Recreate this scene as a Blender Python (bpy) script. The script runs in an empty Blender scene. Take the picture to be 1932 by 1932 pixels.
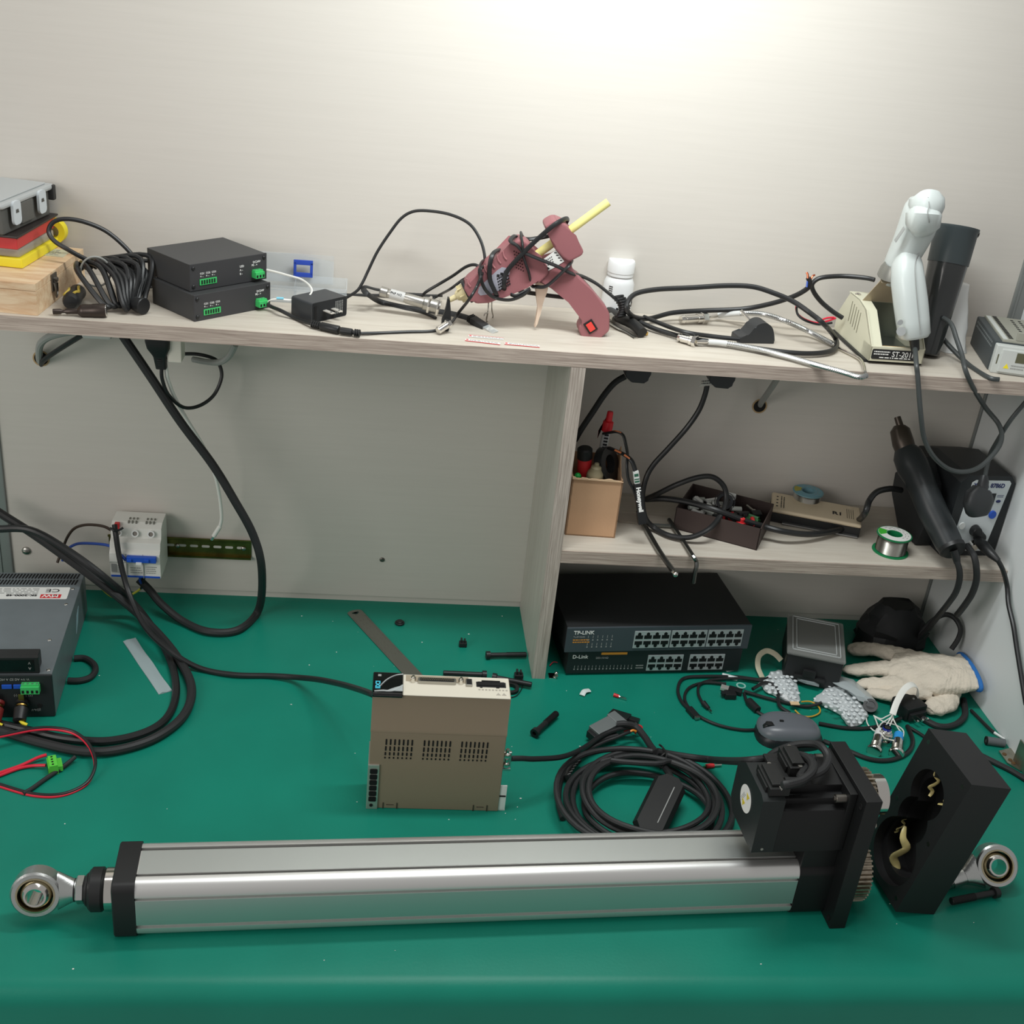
import bpy, bmesh, math, random
from mathutils import Vector, Matrix, noise
V=Vector
PI=math.pi
scn=bpy.context.scene
COL=scn.collection
rnd=random.Random(7)
# ---------------------------------------------------------------- camera
C0=V((-.2749,-1.4685,1.0149)); YAW,PITCH,ROLL,F=.1335,-.4603,.1087,2215.4
fw=V((math.sin(YAW)*math.cos(PITCH),math.cos(YAW)*math.cos(PITCH),math.sin(PITCH)))
_r=V((math.cos(YAW),-math.sin(YAW),0)); _u=_r.cross(fw)
rt=math.cos(ROLL)*_r+math.sin(ROLL)*_u; up=-math.sin(ROLL)*_r+math.cos(ROLL)*_u
cam=bpy.data.objects.new('camera',bpy.data.cameras.new('camera')); COL.objects.link(cam)
cam.data.sensor_width=36; cam.data.lens=36*F/1932; cam.data.clip_start=.02
cam.matrix_world=Matrix(((rt.x,up.x,-fw.x,C0.x),(rt.y,up.y,-fw.y,C0.y),(rt.z,up.z,-fw.z,C0.z),(0,0,0,1)))
scn.camera=cam
def ray(x,y): return fw+rt*((x-966)/F)-up*((y-966)/F)
def at(x,y,z=0.): d=ray(x,y); return C0+d*((z-C0.z)/d.z)       # point of the photo on a level surface
def atx(x,y,X): d=ray(x,y); return C0+d*((X-C0.x)/d.x)
def aty(x,y,Y): d=ray(x,y); return C0+d*((Y-C0.y)/d.y)          # point of the photo on an upright plane
S=.5202; L=.2223; D=.2028; W=.682
# ---------------------------------------------------------------- materials
_m={}
def mat(name,col,rough=.5,metal=0.,bump=0.,bs=200.,var=0.,vs=30.,spec=.5,trans=0.,alpha=1.,emit=0.,coat=0.,sub=0.,ior=1.45,stretch=None):
    if name in _m: return _m[name]
    m=bpy.data.materials.new(name); m.use_nodes=True; nt=m.node_tree; b=nt.nodes['Principled BSDF']
    c=tuple(((v/255)/12.92 if v/255<.04045 else ((v/255+.055)/1.055)**2.4) for v in col)+(1,)
    b.inputs['Base Color'].default_value=c; b.inputs['Roughness'].default_value=rough; b.inputs['Metallic'].default_value=metal
    b.inputs['Specular IOR Level'].default_value=spec; b.inputs['Transmission Weight'].default_value=trans; b.inputs['Alpha'].default_value=alpha
    b.inputs['Coat Weight'].default_value=coat; b.inputs['IOR'].default_value=ior
    if emit: b.inputs['Emission Color'].default_value=c; b.inputs['Emission Strength'].default_value=emit
    if var or bump:
        tc=nt.nodes.new('ShaderNodeTexCoord'); mp=nt.nodes.new('ShaderNodeMapping'); nt.links.new(tc.outputs['Object'],mp.inputs[0])
        if stretch: mp.inputs['Scale'].default_value=stretch
    if var:
        n=nt.nodes.new('ShaderNodeTexNoise'); n.inputs['Scale'].default_value=vs; n.inputs['Detail'].default_value=6; nt.links.new(mp.outputs[0],n.inputs[0])
        r=nt.nodes.new('ShaderNodeValToRGB'); r.color_ramp.elements[0].position=.3; r.color_ramp.elements[1].position=.7
        r.color_ramp.elements[0].color=tuple(v*(1-var) for v in c[:3])+(1,); r.color_ramp.elements[1].color=tuple(min(1,v*(1+var)) for v in c[:3])+(1,)
        nt.links.new(n.outputs[0],r.inputs[0]); nt.links.new(r.outputs[0],b.inputs['Base Color'])
    if bump:
        n=nt.nodes.new('ShaderNodeTexNoise'); n.inputs['Scale'].default_value=bs; n.inputs['Detail'].default_value=4; nt.links.new(mp.outputs[0],n.inputs[0])
        bp=nt.nodes.new('ShaderNodeBump'); bp.inputs['Strength'].default_value=bump; bp.inputs['Distance'].default_value=.001
        nt.links.new(n.outputs[0],bp.inputs['Height']); nt.links.new(bp.outputs[0],b.inputs['Normal'])
    _m[name]=m; return m
BLK=mat('black_plastic',(30,31,32),.42); BLK2=mat('black_satin',(24,25,25),.5,bump=.08,bs=900)
RUB=mat('black_cable_rubber',(33,34,35),.38); RUBM=mat('black_cable_matte',(38,39,40),.55); GRYC=mat('grey_cable',(150,152,148),.45)
ANOD=mat('black_anodised_metal',(17,18,19),.5,.0,bump=.05,bs=1500); DKHOLE=mat('dark_recess',(8,8,9),.8)
DARKST=mat('dark_enclosure',(62,63,64),.5,.1,bump=.06,bs=1200)
ALU=mat('anodised_aluminium',(228,228,226),.34,.8); ALUF=mat('aluminium_face',(206,211,209),.36,.88)
CHR=mat('bright_nickel',(225,222,216),.14,1.); STL=mat('brushed_steel',(178,176,170),.33,1.,bump=.1,bs=800); STLD=mat('dull_steel',(120,116,110),.45,1.)
ZINC=mat('zinc_plate',(205,208,206),.28,1.,bump=.15,bs=500); BRS=mat('brass',(200,165,90),.3,1.)
WHT=mat('white_plastic',(226,228,226),.35); WHTC=mat('white_cable',(232,232,226),.45); WHTM=mat('white_matte',(230,231,229),.6)
GRN=mat('terminal_green',(66,190,105),.4); RED=mat('signal_red',(205,45,50),.4); REDW=mat('red_wire',(215,35,60),.4)
BLU=mat('blue_plastic',(35,85,190),.4); SKY=mat('sky_blue_plastic',(50,155,225),.4); YEL=mat('yellow_plastic',(240,222,50),.45)
PRW=mat('white_print',(235,235,232),.6); PRG=mat('grey_print',(150,152,150),.6); PRK=mat('black_print',(25,25,28),.6); PRO=mat('orange_print',(225,150,55),.6)
CLR=mat('clear_plastic',(225,232,232),.18,alpha=.35); CLR2=mat('frosted_plastic',(205,212,214),.4,alpha=.62)
TAN=mat('drive_tan_plastic',(140,126,106),.55,bump=.05,bs=900); CREAM=mat('cream_plastic',(214,208,192),.5)
PAPER=mat('paper_label',(222,222,218),.6)
# wood-grain laminate in three grain directions
def laminate(name,base,dark,stretch,scale=9.):
    m=bpy.data.materials.new(name); m.use_nodes=True; nt=m.node_tree; b=nt.nodes['Principled BSDF']
    tc=nt.nodes.new('ShaderNodeTexCoord'); mp=nt.nodes.new('ShaderNodeMapping'); nt.links.new(tc.outputs['Object'],mp.inputs[0]); mp.inputs['Scale'].default_value=stretch
    n=nt.nodes.new('ShaderNodeTexNoise'); n.inputs['Scale'].default_value=scale; n.inputs['Detail'].default_value=8; n.inputs['Roughness'].default_value=.65; n.inputs['Distortion'].default_value=.6
    nt.links.new(mp.outputs[0],n.inputs[0])
    r=nt.nodes.new('ShaderNodeValToRGB'); e=r.color_ramp.elements
    lin=lambda c: tuple(((v/255)/12.92 if v/255<.04045 else ((v/255+.055)/1.055)**2.4) for v in c)+(1,)
    e[0].position=.32; e[0].color=lin(dark); e[1].position=.62; e[1].color=lin(base)
    nt.links.new(n.outputs[0],r.inputs[0]); nt.links.new(r.outputs[0],b.inputs['Base Color']); b.inputs['Roughness'].default_value=.5
    bp=nt.nodes.new('ShaderNodeBump'); bp.inputs['Strength'].default_value=.15; bp.inputs['Distance'].default_value=.0005
    nt.links.new(n.outputs[0],bp.inputs['Height']); nt.links.new(bp.outputs[0],b.inputs['Normal'])
    return m
LAMX=laminate('laminate_board_top',(198,191,179),(184,175,162),(1.2,14,14),7.)
LAMXE=laminate('laminate_board_edge',(192,178,166),(140,124,114),(2,10,90),6.)
LAMZE=laminate('laminate_post_edge',(196,186,176),(140,128,118),(90,10,2),6.)
LAMZ=laminate('laminate_post_side',(190,186,176),(178,172,162),(14,14,1.2),7.)
WALLM=laminate('wall_laminate',(207,202,194),(204,199,191),(1.,8,30),6.)
WOOD=laminate('pale_pine',(228,204,170),(204,164,124),(3,16,16),6.)
# ---------------------------------------------------------------- mesh builder
def fr(o,x,y=None,z=None):
    x=V(x).normalized()
    if z is None and y is None: z=(0,0,1)
    if z is not None:
        z=V(z).normalized(); y=z.cross(x).normalized(); x=y.cross(z)
    else:
        y=V(y); z=x.cross(y).normalized(); y=z.cross(x)
    o=V(o); return Matrix(((x.x,y.x,z.x,o.x),(x.y,y.y,z.y,o.y),(x.z,y.z,z.z,o.z),(0,0,0,1)))
def along(p0,p1,ref=(0,0,1)):           # frame with z along p0->p1
    z=(V(p1)-V(p0)).normalized(); r=V(ref)
    if abs(z.dot(r))>.98: r=V((0,1,0))
    x=r.cross(z).normalized(); y=z.cross(x); o=V(p0)
    return Matrix(((x.x,y.x,z.x,o.x),(x.y,y.y,z.y,o.y),(x.z,y.z,z.z,o.z),(0,0,0,1)))
def smooth(pts,n=6,closed=False):
    pts=[V(p) for p in pts]; N=len(pts)
    if N<3: return pts
    out=[]
    rng=range(N) if closed else range(N-1)
    for i in rng:
        if closed: a,b,c,d=pts[i-1],pts[i],pts[(i+1)%N],pts[(i+2)%N]
        else: a,b,c,d=pts[max(i-1,0)],pts[i],pts[i+1],pts[min(i+2,N-1)]
        for k in range(n):
            t=k/n; out.append(.5*((2*b)+(c-a)*t+(2*a-5*b+4*c-d)*t*t+(3*b-a-3*c+d)*t**3))
    if not closed: out.append(pts[-1])
    return out
class G:
    def __init__(s): s.bm=bmesh.new(); s.mi=0; s.wn=False; s.T=Matrix.Identity(4)
    def raw(s,vs,fs,T=None):
        M=s.T@T if T is not None else s.T
        bv=[s.bm.verts.new(M@V(v)) for v in vs]
        for f in fs:
            try: q=s.bm.faces.new([bv[i] for i in f]); q.material_index=s.mi
            except ValueError: pass
        return bv
    def box(s,a,b,bev=0.,T=None,seg=2):
        (x0,y0,z0),(x1,y1,z1)=a,b
        bm=s.bm
        before=None
        vs=[(x0,y0,z0),(x1,y0,z0),(x1,y1,z0),(x0,y1,z0),(x0,y0,z1),(x1,y0,z1),(x1,y1,z1),(x0,y1,z1)]
        bv=s.raw(vs,[(0,3,2,1),(4,5,6,7),(0,1,5,4),(1,2,6,5),(2,3,7,6),(3,0,4,7)],T)
        if bev>0:
            s.wn=True
            es=set(e for v in bv for e in v.link_edges)
            bev=min(bev,.49*min(abs(x1-x0),abs(y1-y0),abs(z1-z0)))
            r=bmesh.ops.bevel(bm,geom=list(es)+bv,offset=bev,segments=seg,affect='EDGES',profile=.5)
            for f in r['faces']: f.material_index=s.mi
        return s
    def lathe(s,prof,T=None,n=28,caps=True):
        vs=[];fs=[]
        for r,h in prof:
            for k in range(n):
                a=2*PI*k/n; vs.append((r*math.cos(a),r*math.sin(a),h))
        m=len(prof)
        for i in range(m-1):
            for k in range(n):
                k2=(k+1)%n; fs.append((i*n+k,i*n+k2,(i+1)*n+k2,(i+1)*n+k))
        if caps:
            if prof[0][0]>1e-6: fs.append(tuple(range(n-1,-1,-1)))
            if prof[-1][0]>1e-6: fs.append(tuple(range((m-1)*n,m*n)))
        s.raw(vs,fs,T); return s
    def cyl(s,p0,p1,r0,r1=None,n=24,ch=0.):
        r1=r0 if r1 is None else r1; h=(V(p1)-V(p0)).length; T=along(p0,p1)
        if ch: pr=[(r0-ch,0),(r0,ch),(r1,h-ch),(r1-ch,h)]
        else: pr=[(r0,0),(r1,h)]
        return s.lathe(pr,T,n)
    def hexa(s,p0,p1,r): return s.cyl(p0,p1,r,n=6,ch=r*.08)
    def ring(s,T,ro,ri,h0,h1,n=32):
        vs=[];fs=[]
        for r,h in ((ri,h0),(ro,h0),(ro,h1),(ri,h1)):
            for k in range(n): a=2*PI*k/n; vs.append((r*math.cos(a),r*math.sin(a),h))
        for i in range(4):
            for k in range(n):
                k2=(k+1)%n; j=(i+1)%4; fs.append((i*n+k,i*n+k2,j*n+k2,j*n+k))
        s.raw(vs,fs,T); return s
    def prism(s,poly,h0,h1,T=None,bev=0.):
        n=len(poly); vs=[(x,y,h0) for x,y in poly]+[(x,y,h1) for x,y in poly]
        fs=[tuple(range(n-1,-1,-1)),tuple(range(n,2*n))]+[(i,(i+1)%n,n+(i+1)%n,n+i) for i in range(n)]
        bv=s.raw(vs,fs,T)
        if bev>0:
            s.wn=True
            es=set(e for v in bv for e in v.link_edges)
            r=bmesh.ops.bevel(s.bm,geom=list(es)+bv,offset=bev,segments=2,affect='EDGES',profile=.5)
            for f in r['faces']: f.material_index=s.mi
        return s
    def tube(s,pts,r,n=10,sm=6,closed=False,sx=1.,sy=1.,twist=0.,T=None):
        P=smooth(pts,sm,closed) if sm>1 else [V(p) for p in pts]
        N=len(P); 
        if N<2: return s
        R=r if callable(r) else (lambda t:r)
        t0=(P[1]-P[0]).normalized(); ref=V((0,0,1)) if abs(t0.z)<.9 else V((1,0,0))
        u=(ref-t0*ref.dot(t0)).normalized(); vs=[];fs=[]
        for i in range(N):
            if closed: t=(P[(i+1)%N]-P[i-1])
            else: t=(P[min(i+1,N-1)]-P[max(i-1,0)])
            if t.length<1e-9: t=t0
            t=t.normalized(); u=(u-t*u.dot(t))
            if u.length<1e-6: u=t.orthogonal()
            u=u.normalized(); w=t.cross(u); rr=R(i/(N-1)); tw=twist*i/(N-1)
            for k in range(n):
                a=2*PI*k/n+tw; 
                x,y=math.cos(2*PI*k/n)*sx,math.sin(2*PI*k/n)*sy
                if twist: x,y=x*math.cos(tw)-y*math.sin(tw),x*math.sin(tw)+y*math.cos(tw)
                vs.append(P[i]+(u*x+w*y)*rr)
        for i in range(N if closed else N-1):
            for k in range(n):
                k2=(k+1)%n; j=(i+1)%N; fs.append((i*n+k,i*n+k2,j*n+k2,j*n+k))
        if not closed: fs+= [tuple(range(n-1,-1,-1)),tuple(range((N-1)*n,N*n))]
        s.raw(vs,fs,T); return s
    def ball(s,c,r,sc=(1,1,1),T=None,n=16):
        prof=[(math.sin(PI*i/n)*r,-math.cos(PI*i/n)*r) for i in range(n+1)]
        prof[0]=(1e-7,-r);prof[-1]=(1e-7,r)
        M=Matrix.Translation(V(c))@Matrix.Diagonal((*sc,1)); M=(T@M) if T is not None else M
        return s.lathe(prof,M,n=max(12,n+4),caps=False)
    def loft(s,rings,caps=True,T=None,closed=False):
        n=len(rings[0]); vs=[p for r in rings for p in r]; fs=[]
        m=len(rings)
        for i in range(m if closed else m-1):
            for k in range(n): k2=(k+1)%n; j=(i+1)%m; fs.append((i*n+k,i*n+k2,j*n+k2,j*n+k))
        if caps and not closed: fs+=[tuple(range(n-1,-1,-1)),tuple(range((m-1)*n,m*n))]
        s.raw(vs,fs,T); return s
    def build(s,name,mats,parent=None,ang=35,sub=0):
        bm=s.bm; bmesh.ops.remove_doubles(bm,verts=bm.verts,dist=1e-7) if False else None
        bmesh.ops.recalc_face_normals(bm,faces=bm.faces)
        me=bpy.data.meshes.new(name); bm.to_mesh(me); bm.free()
        for m in (mats if isinstance(mats,(list,tuple)) else [mats]): me.materials.append(m)
        me.polygons.foreach_set('use_smooth',[True]*len(me.polygons)); me.set_sharp_from_angle(angle=math.radians(ang))
        o=bpy.data.objects.new(name,me); COL.objects.link(o)
        if parent is not None: o.parent=parent
        if s.wn:
            m_=o.modifiers.new('normals','WEIGHTED_NORMAL'); m_.keep_sharp=True
        if sub:
            md=o.modifiers.new('sub','SUBSURF'); md.levels=sub; md.render_levels=sub
        return o
def tag(o,label,cat,group=None,kind=None):
    if label: o['label']=label
    if cat: o['category']=cat
    if group: o['group']=group
    if kind: o['kind']=kind
    return o
def thing(name,label,cat,loc=(0,0,0),rot=(0,0,0),group=None):
    o=bpy.data.objects.new(name,None); COL.objects.link(o); o.empty_display_size=.02
    if isinstance(rot,Matrix): 
        m=rot.copy(); m.translation=V(loc); o.matrix_world=m
    else: o.location=loc; o.rotation_euler=rot
    return tag(o,label,cat,group)
def struct(o): o['kind']='structure'; return o
def rr(w,h,r,n=4,cx=0,cy=0):            # rounded rectangle outline
    out=[]
    for (sx,sy,a0) in ((1,1,0),(-1,1,90),(-1,-1,180),(1,-1,270)):
        for k in range(n+1):
            a=math.radians(a0+90*k/n); out.append((cx+sx*(w/2-r)+r*math.cos(a),cy+sy*(h/2-r)+r*math.sin(a)))
    return out
def text(body,size,T,m,parent=None,name='lettering',depth=.00025,bold=0.,label=None,sx=1.,align='LEFT'):
    c=bpy.data.curves.new('t','FONT'); c.body=body; c.size=size; c.extrude=depth; c.offset=bold; c.align_x=align; c.resolution_u=3
    o=bpy.data.objects.new('t',c); COL.objects.link(o)
    dg=bpy.context.evaluated_depsgraph_get(); dg.update()
    me=bpy.data.meshes.new_from_object(o.evaluated_get(dg)); bpy.data.objects.remove(o); 
    me.name=name; me.transform(T@Matrix.Diagonal((sx,1,1,1))); me.materials.clear(); me.materials.append(m)
    q=bpy.data.objects.new(name,me); COL.objects.link(q)
    if parent is not None: q.parent=parent
    if label: q['label']=label
    return q
def cable(name,pts,r,m,label,cat='cable',group=None,sm=8,n=10,parent=None,sx=1.,sy=1.):
    o=G().tube(pts,r,n=n,sm=sm,sx=sx,sy=sy).build(name,m,parent)
    if label: tag(o,label,cat,group)
    return o
def zs(*a): return [at(*p) for p in a]                       # (px,py,z) list
def dashes(g,T,w,h,rows,rng,fill=.8,d=.00015):               # rows of tiny printed words
    for i in range(rows):
        y=h*(1-(i+.5)/rows); x=0
        while x<w*fill:
            l=rng.uniform(.03,.13)*w
            if x+l>w: break
            g.box((x,y-h/rows*.22,0),(x+l,y+h/rows*.22,d),T=T); x+=l+w*.03
# ---------------------------------------------------------------- light and world
wd=bpy.data.worlds.new('room_light'); scn.world=wd; wd.use_nodes=True
bg=wd.node_tree.nodes['Background']; bg.inputs[0].default_value=(1.,.98,.955,1); bg.inputs[1].default_value=.32
def lamp(name,loc,target,sx,sy,e,col=(1,1,1)):
    l=bpy.data.lights.new(name,'AREA'); l.shape='RECTANGLE'; l.size=sx; l.size_y=sy; l.energy=e; l.color=col
    o=bpy.data.objects.new(name,l); COL.objects.link(o); o.location=loc
    o.rotation_euler=(V(target)-V(loc)).to_track_quat('-Z','Y').to_euler(); return o
lamp('tube_lamp',(.02,-.21,1.22),(.02,.04,.50),.60,.08,6.6,(.95,1,.995))
lamp('ceiling_lamp',(-.3,-.5,2.3),(-.1,-.2,0),1.3,.4,9,(.99,1,.98))
lamp('window_light',(-2.3,-1.9,1.3),(-.4,.2,.3),1.4,1.3,26,(1,.965,.92))
scn.view_settings.view_transform='Standard'; scn.view_settings.look='None'; scn.view_settings.gamma=1; scn.view_settings.exposure=0
try: scn.view_settings.use_curve_mapping=False
except Exception: pass
# ---------------------------------------------------------------- setting
g=G(); g.box((-.829,D,.012),(.6787,D+.018,1.6)); g.box((-.829,D+.004,-.03),(.6787,D+.018,.0125)); struct(g.build('wall_back',WALLM))
HOLEM=mat('hole_dark',(30,28,26),.9)
# aluminium posts of the partition at both ends of the back panel
for i,(x0,x1) in enumerate(((-.852,-.829),(.6787,.70))):
    g=G(); g.box((x0,D-.004,-.03),(x1,D+.022,1.6),.002); g.box((x0+.004,D-.0055,-.03),(x0+.007,D-.003,1.6)); struct(g.build('trim_%d'%(i+1),mat('partition_post',(148,152,150),.45,.5)))
g=G(); g.box((.7,D-.004,S+.022),(1.15,D+.016,1.6)); g.box((.7,-.17,-.03),(.72,D-.004,1.6)) if False else None; struct(g.build('wall_back_right',mat('partition_white',(222,226,226),.6)))
g=G(); g.box((-1.2,D-.004,-.03),(-.852,D+.016,1.6)); struct(g.build('wall_back_left',mat('partition_white',(222,226,226),.6)))
g=G(); g.box((W,-.17,0),(W+.02,D-.005,.498),.001); struct(g.build('wall_right',mat('white_side_panel',(218,222,222),.5,bump=.1,bs=60)))
MAT=mat('green_rubber_mat',(18,126,106),.40,var=.06,vs=9,bump=.12,bs=260,spec=.32)
# bench top covered with a green mat that rolls over the front edge
prof=[(D+.02,-.035),(D+.02,0),(D-.002,0)]+[(y,0) for y in (.1,0,-.15,-.3,-.45)]
prof+=[(-.562-.024*math.sin(a),-.024+.024*math.cos(a)) for a in [PI/2*i/8 for i in range(9)]]+[(-.586,-.035),(-.586,-.12),(-.58,-.12),(-.56,-.035)]
g=G(); g.loft([[(x,y,z) for y,z in prof] for x in (-1.35,1.25)]); o=g.build('workbench',MAT); tag(o,'long workbench top covered with a green rubber mat','workbench')
# ---------------------------------------------------------------- shelving unit (boards)
t=thing('bench_shelf','light wood-grain two-bay shelf unit standing on the green bench','shelf',(0,0,0))
g=G(); g.box((-.829,.001,.5004),(.6815,D-.0005,S),.0004); o=g.build('top_board',[LAMX],t)
g=G(); g.box((-.829,-.0006,.5006),(.6815,.001,S-.0002)); g.build('edge_band',LAMXE,o)
g=G(); g.box((-.0198,.001,0),(0,D-.0005,.5)); o=g.build('divider',[LAMZ],t)
g=G(); g.box((-.0198,-.0012,0),(0,.001,.4995)); g.build('edge_band',LAMZE,o)
g=G(); g.box((0,.001,L-.0198),(W-.0005,D-.0005,L)); o=g.build('lower_board',[LAMX],t)
g=G(); g.box((0,-.0008,L-.0197),(W-.0005,.001,L-.0003)); g.build('edge_band',LAMXE,o)
# cable holes in the wall and screws
for (x,y,lb) in ((78,676,'round cable hole cut in the wall below the left end of the shelf'),(1433,766,'round cable hole cut in the wall of the upper right bay')):
    c=aty(x,y,D); g=G(); g.ring(fr(c+V((0,-.0008,0)),(1,0,0),(0,0,1)),.0118,.0098,-.0004,.0003); o=g.build('cable_hole',mat('raw_chipboard',(178,150,110),.8)); tag(o,lb,'hole')
    g=G(); g.cyl(c+V((0,-.0006,0)),c+V((0,.001,0)),.01); g.build('hole_interior',HOLEM,o)
c=aty(721,1056,D); g=G(); g.ball(c,.0042,(1,.5,1)); g.cyl(c+V((0,-.003,0)),c,.0025); o=g.build('screw',STLD); tag(o,'small dark screw in the wall behind the servo drive','screw')
c=aty(50,1039,D); g=G(); g.ball(c,.0072,(1,.6,1)); g.box((c.x-.005,c.y-.0048,c.z-.0006),(c.x+.005,c.y-.003,c.z+.0006)); o=g.build('screw',STL); tag(o,'round steel screw head in the wall above the grey power supply','screw')
# ================================================================ linear actuator
YW=.055; s_=.075
act=thing('linear_actuator','long square aluminium linear actuator with black motor, lying along the bench front','linear actuator',(-.503,-.516,0),(0,0,YW))
def extr_prof():
    q=[(-.0235,.0375),(-.0218,.0375),(-.0217,.0330),(-.0178,.0330),(-.0177,.0370),(.0177,.0370),(.0178,.0330),(.0217,.0330),(.0218,.0375),(.0235,.0375)]
    arc=[(.0235+.014*math.sin(a),.0235+.014*math.cos(a)) for a in [PI/2*i/7 for i in range(1,7)]]
    side=q+arc; out=[]
    for k in range(4):
        a=-PI/2*k; c,s=math.cos(a),math.sin(a)
        out+=[(x*c-y*s,x*s+y*c) for x,y in side]
    return [(y+.0375,z+.0375) for y,z in out]
EP=extr_prof()
g=G(); g.loft([[(x,y,z) for y,z in EP] for x in (0,.02,.725,.745)]); body=g.build('extrusion',ALU,act,ang=25)
SLOT_SHADE=mat('slot_grey',(96,96,93),.5,.5)
for nm,a,b in (('upper_face',None,0),('front_face',1,0)):
    g=G()
    if a is None: g.box((.001,.0375-.0172,.0744),(.7445,.0375+.0172,.0748))
    else: g.box((.001,.0002,.0375-.0172),(.7445,.0006,.0375+.0172))
    g.build(nm,ALUF,act)
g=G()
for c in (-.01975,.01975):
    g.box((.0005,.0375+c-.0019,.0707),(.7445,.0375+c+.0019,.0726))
g.build('slot_shade_strips',SLOT_SHADE,act)  # dark strips paint the shade inside the two top grooves
def capring(x0,x1,w,r=.009,bev=.0015,n=5):
    P=lambda d:[(a+.0375,b+.0375) for a,b in rr(w-2*d,w-2*d,r-d if r>d else .001,n)]
    return [[(x,a,b) for a,b in P(d)] for x,d in ((x0,bev),(x0+bev,0),(x1,0))]
g=G(); g.loft(capring(-.024,-.0002,.0755)); g.build('end_cap',BLK,act)
ax=lambda x,y=.0375,z=.0375:(x,y,z)
g=G(); g.cyl(ax(-.036),ax(-.023),.0235,n=40,ch=.001); g.build('steel_collar',CHR,act)
g=G(); g.cyl(ax(-.053),ax(-.0358),.0238,n=40,ch=.003); g.cyl(ax(-.057),ax(-.052),.018,n=30,ch=.002); g.build('rod_seal',BLK,act)
g=G(); g.tube([ax(-.068),ax(-.056)],.0115,sm=1,n=20)
for i in range(6): g.ring(along(ax(-.068+i*.002),ax(0)),.0125,.011,-.0005,.0005)
g.build('threaded_rod',BLK,act)
def rod_end(parent,T,nut=True,shank=.036):
    # eye with its bore along local z, shank leaving along +x
    g=G(); R=.0265; w=.0105
    g.lathe([(.0205,-w),(R-.002,-w),(R,-w+.002),(R,w-.002),(R-.002,w),(.0205,w),(.0205,w-.001),(.0198,.002),(.0198,-.002),(.0205,-w+.001)],T,40,caps=False)
    # neck
    rings=[]
    for k in range(9):
        t=k/8; x=.0215+t*.0195; hy=.0225*(1-t)**1.1+.0115*(1-(1-t)**1.1); hz=w*(1-t)+.0112*t
        rings.append([(x,hy*math.cos(2*PI*j/20)*(1 if True else 1),hz*math.sin(2*PI*j/20)) for j in range(20)])
    g.loft(rings,T=T); g.cyl(T@V((.040,0,0)),T@V((.040+shank*.3,0,0)),.0105)
    e=g.build('rod_eye',ZINC,parent)
    g=G(); g.lathe([(.0205,w+.0002),(.0185,w+.0004),(.0180,.004),(.0180,-.004),(.0185,-w-.0004),(.0205,-w-.0002)],T,40,caps=False); g.build('race_ring',mat('race_brassy',(190,180,150),.25,1.),e)
    pr=[(.0095,-.0135)]+[(.0178*math.cos(a),.0178*math.sin(a)) for a in [math.radians(-49+98*i/14) for i in range(15)]]+[(.0095,.0135),(.0095,-.0135)]
    g=G(); g.lathe(pr,T,40,caps=False); g.build('joint_ball',CHR,e)
    return e
tl=math.radians(15)
zd=V((0,-math.cos(tl),math.sin(tl))); T=fr((-.107,.0375,.0375),(1,0,0),z=zd)
rod_end(act,T)
g=G(); g.hexa(ax(-.0665),ax(-.0575),.0155); g.build('lock_nut',ZINC,act)
# housing, plates
g=G(); g.loft(capring(.745,.789,.0765,.013,.0005)[1:]); g.box((.745,.004,.05),(.788,.071,.10),.002); g.build('bearing_housing',ANOD,act)
g=G(); g.box((.787,-.022,0),(.807,.086,.191),.0012)
pl=g.build('gear_plate',ANOD,act)
for (y,z) in ((-.014,.178),(.076,.178),(-.014,.01),(.076,.01)):
    g=G(); g.cyl((.7868,y,z),(.7885,y,z),.003,n=14); g.ring(fr((.7866,y,z),(0,1,0),(0,0,1)),.0036,.003,-.0004,.0002,14); g.build('screw_hole',DKHOLE,pl)
def gear(nm,x0,x1,y,z,r,teeth,h=.0035):
    g=G(); poly=[]
    for i in range(teeth):
        for da,rr_ in ((-.30,r-h),(-.17,r),(.17,r),(.30,r-h)):
            a=2*PI*(i+da)/teeth; poly.append((rr_*math.cos(a),rr_*math.sin(a)))
    g.prism(poly,0,x1-x0,fr((x0,y,z),(0,1,0),(0,0,1))); g.cyl((x0+.001,y,z),(x1+.006,y,z),r*.35)
    return g.build(nm,mat('greasy_gear_steel',(168,158,142),.35,.9,var=.35,vs=120),act,ang=20)
gear('drive_gear',.8072,.836,.0375,.0440,.0435,46); gear('idler_gear',.8072,.828,.0375,.106,.0270,28); gear('motor_gear',.8072,.822,.0375,.151,.0315,34)
g=G(); g.cyl((.828,.0375,.106),(.844,.0375,.106),.007,n=24,ch=.001); g.build('idler_shaft',STL,act)
g=G(); g.ring(fr((.826,.0375,.151),(0,1,0),(0,0,1)),.0235,.0175,0,.014,40); g.ring(fr((.8235,.0375,.151),(0,1,0),(0,0,1)),.012,.007,0,.011,30); b_=g.build('bearing',CHR,act)
g=G(); g.ring(fr((.825,.0375,.151),(0,1,0),(0,0,1)),.0166,.0118,0,.008,40); g.build('bearing_seal',BLK,b_)
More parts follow.
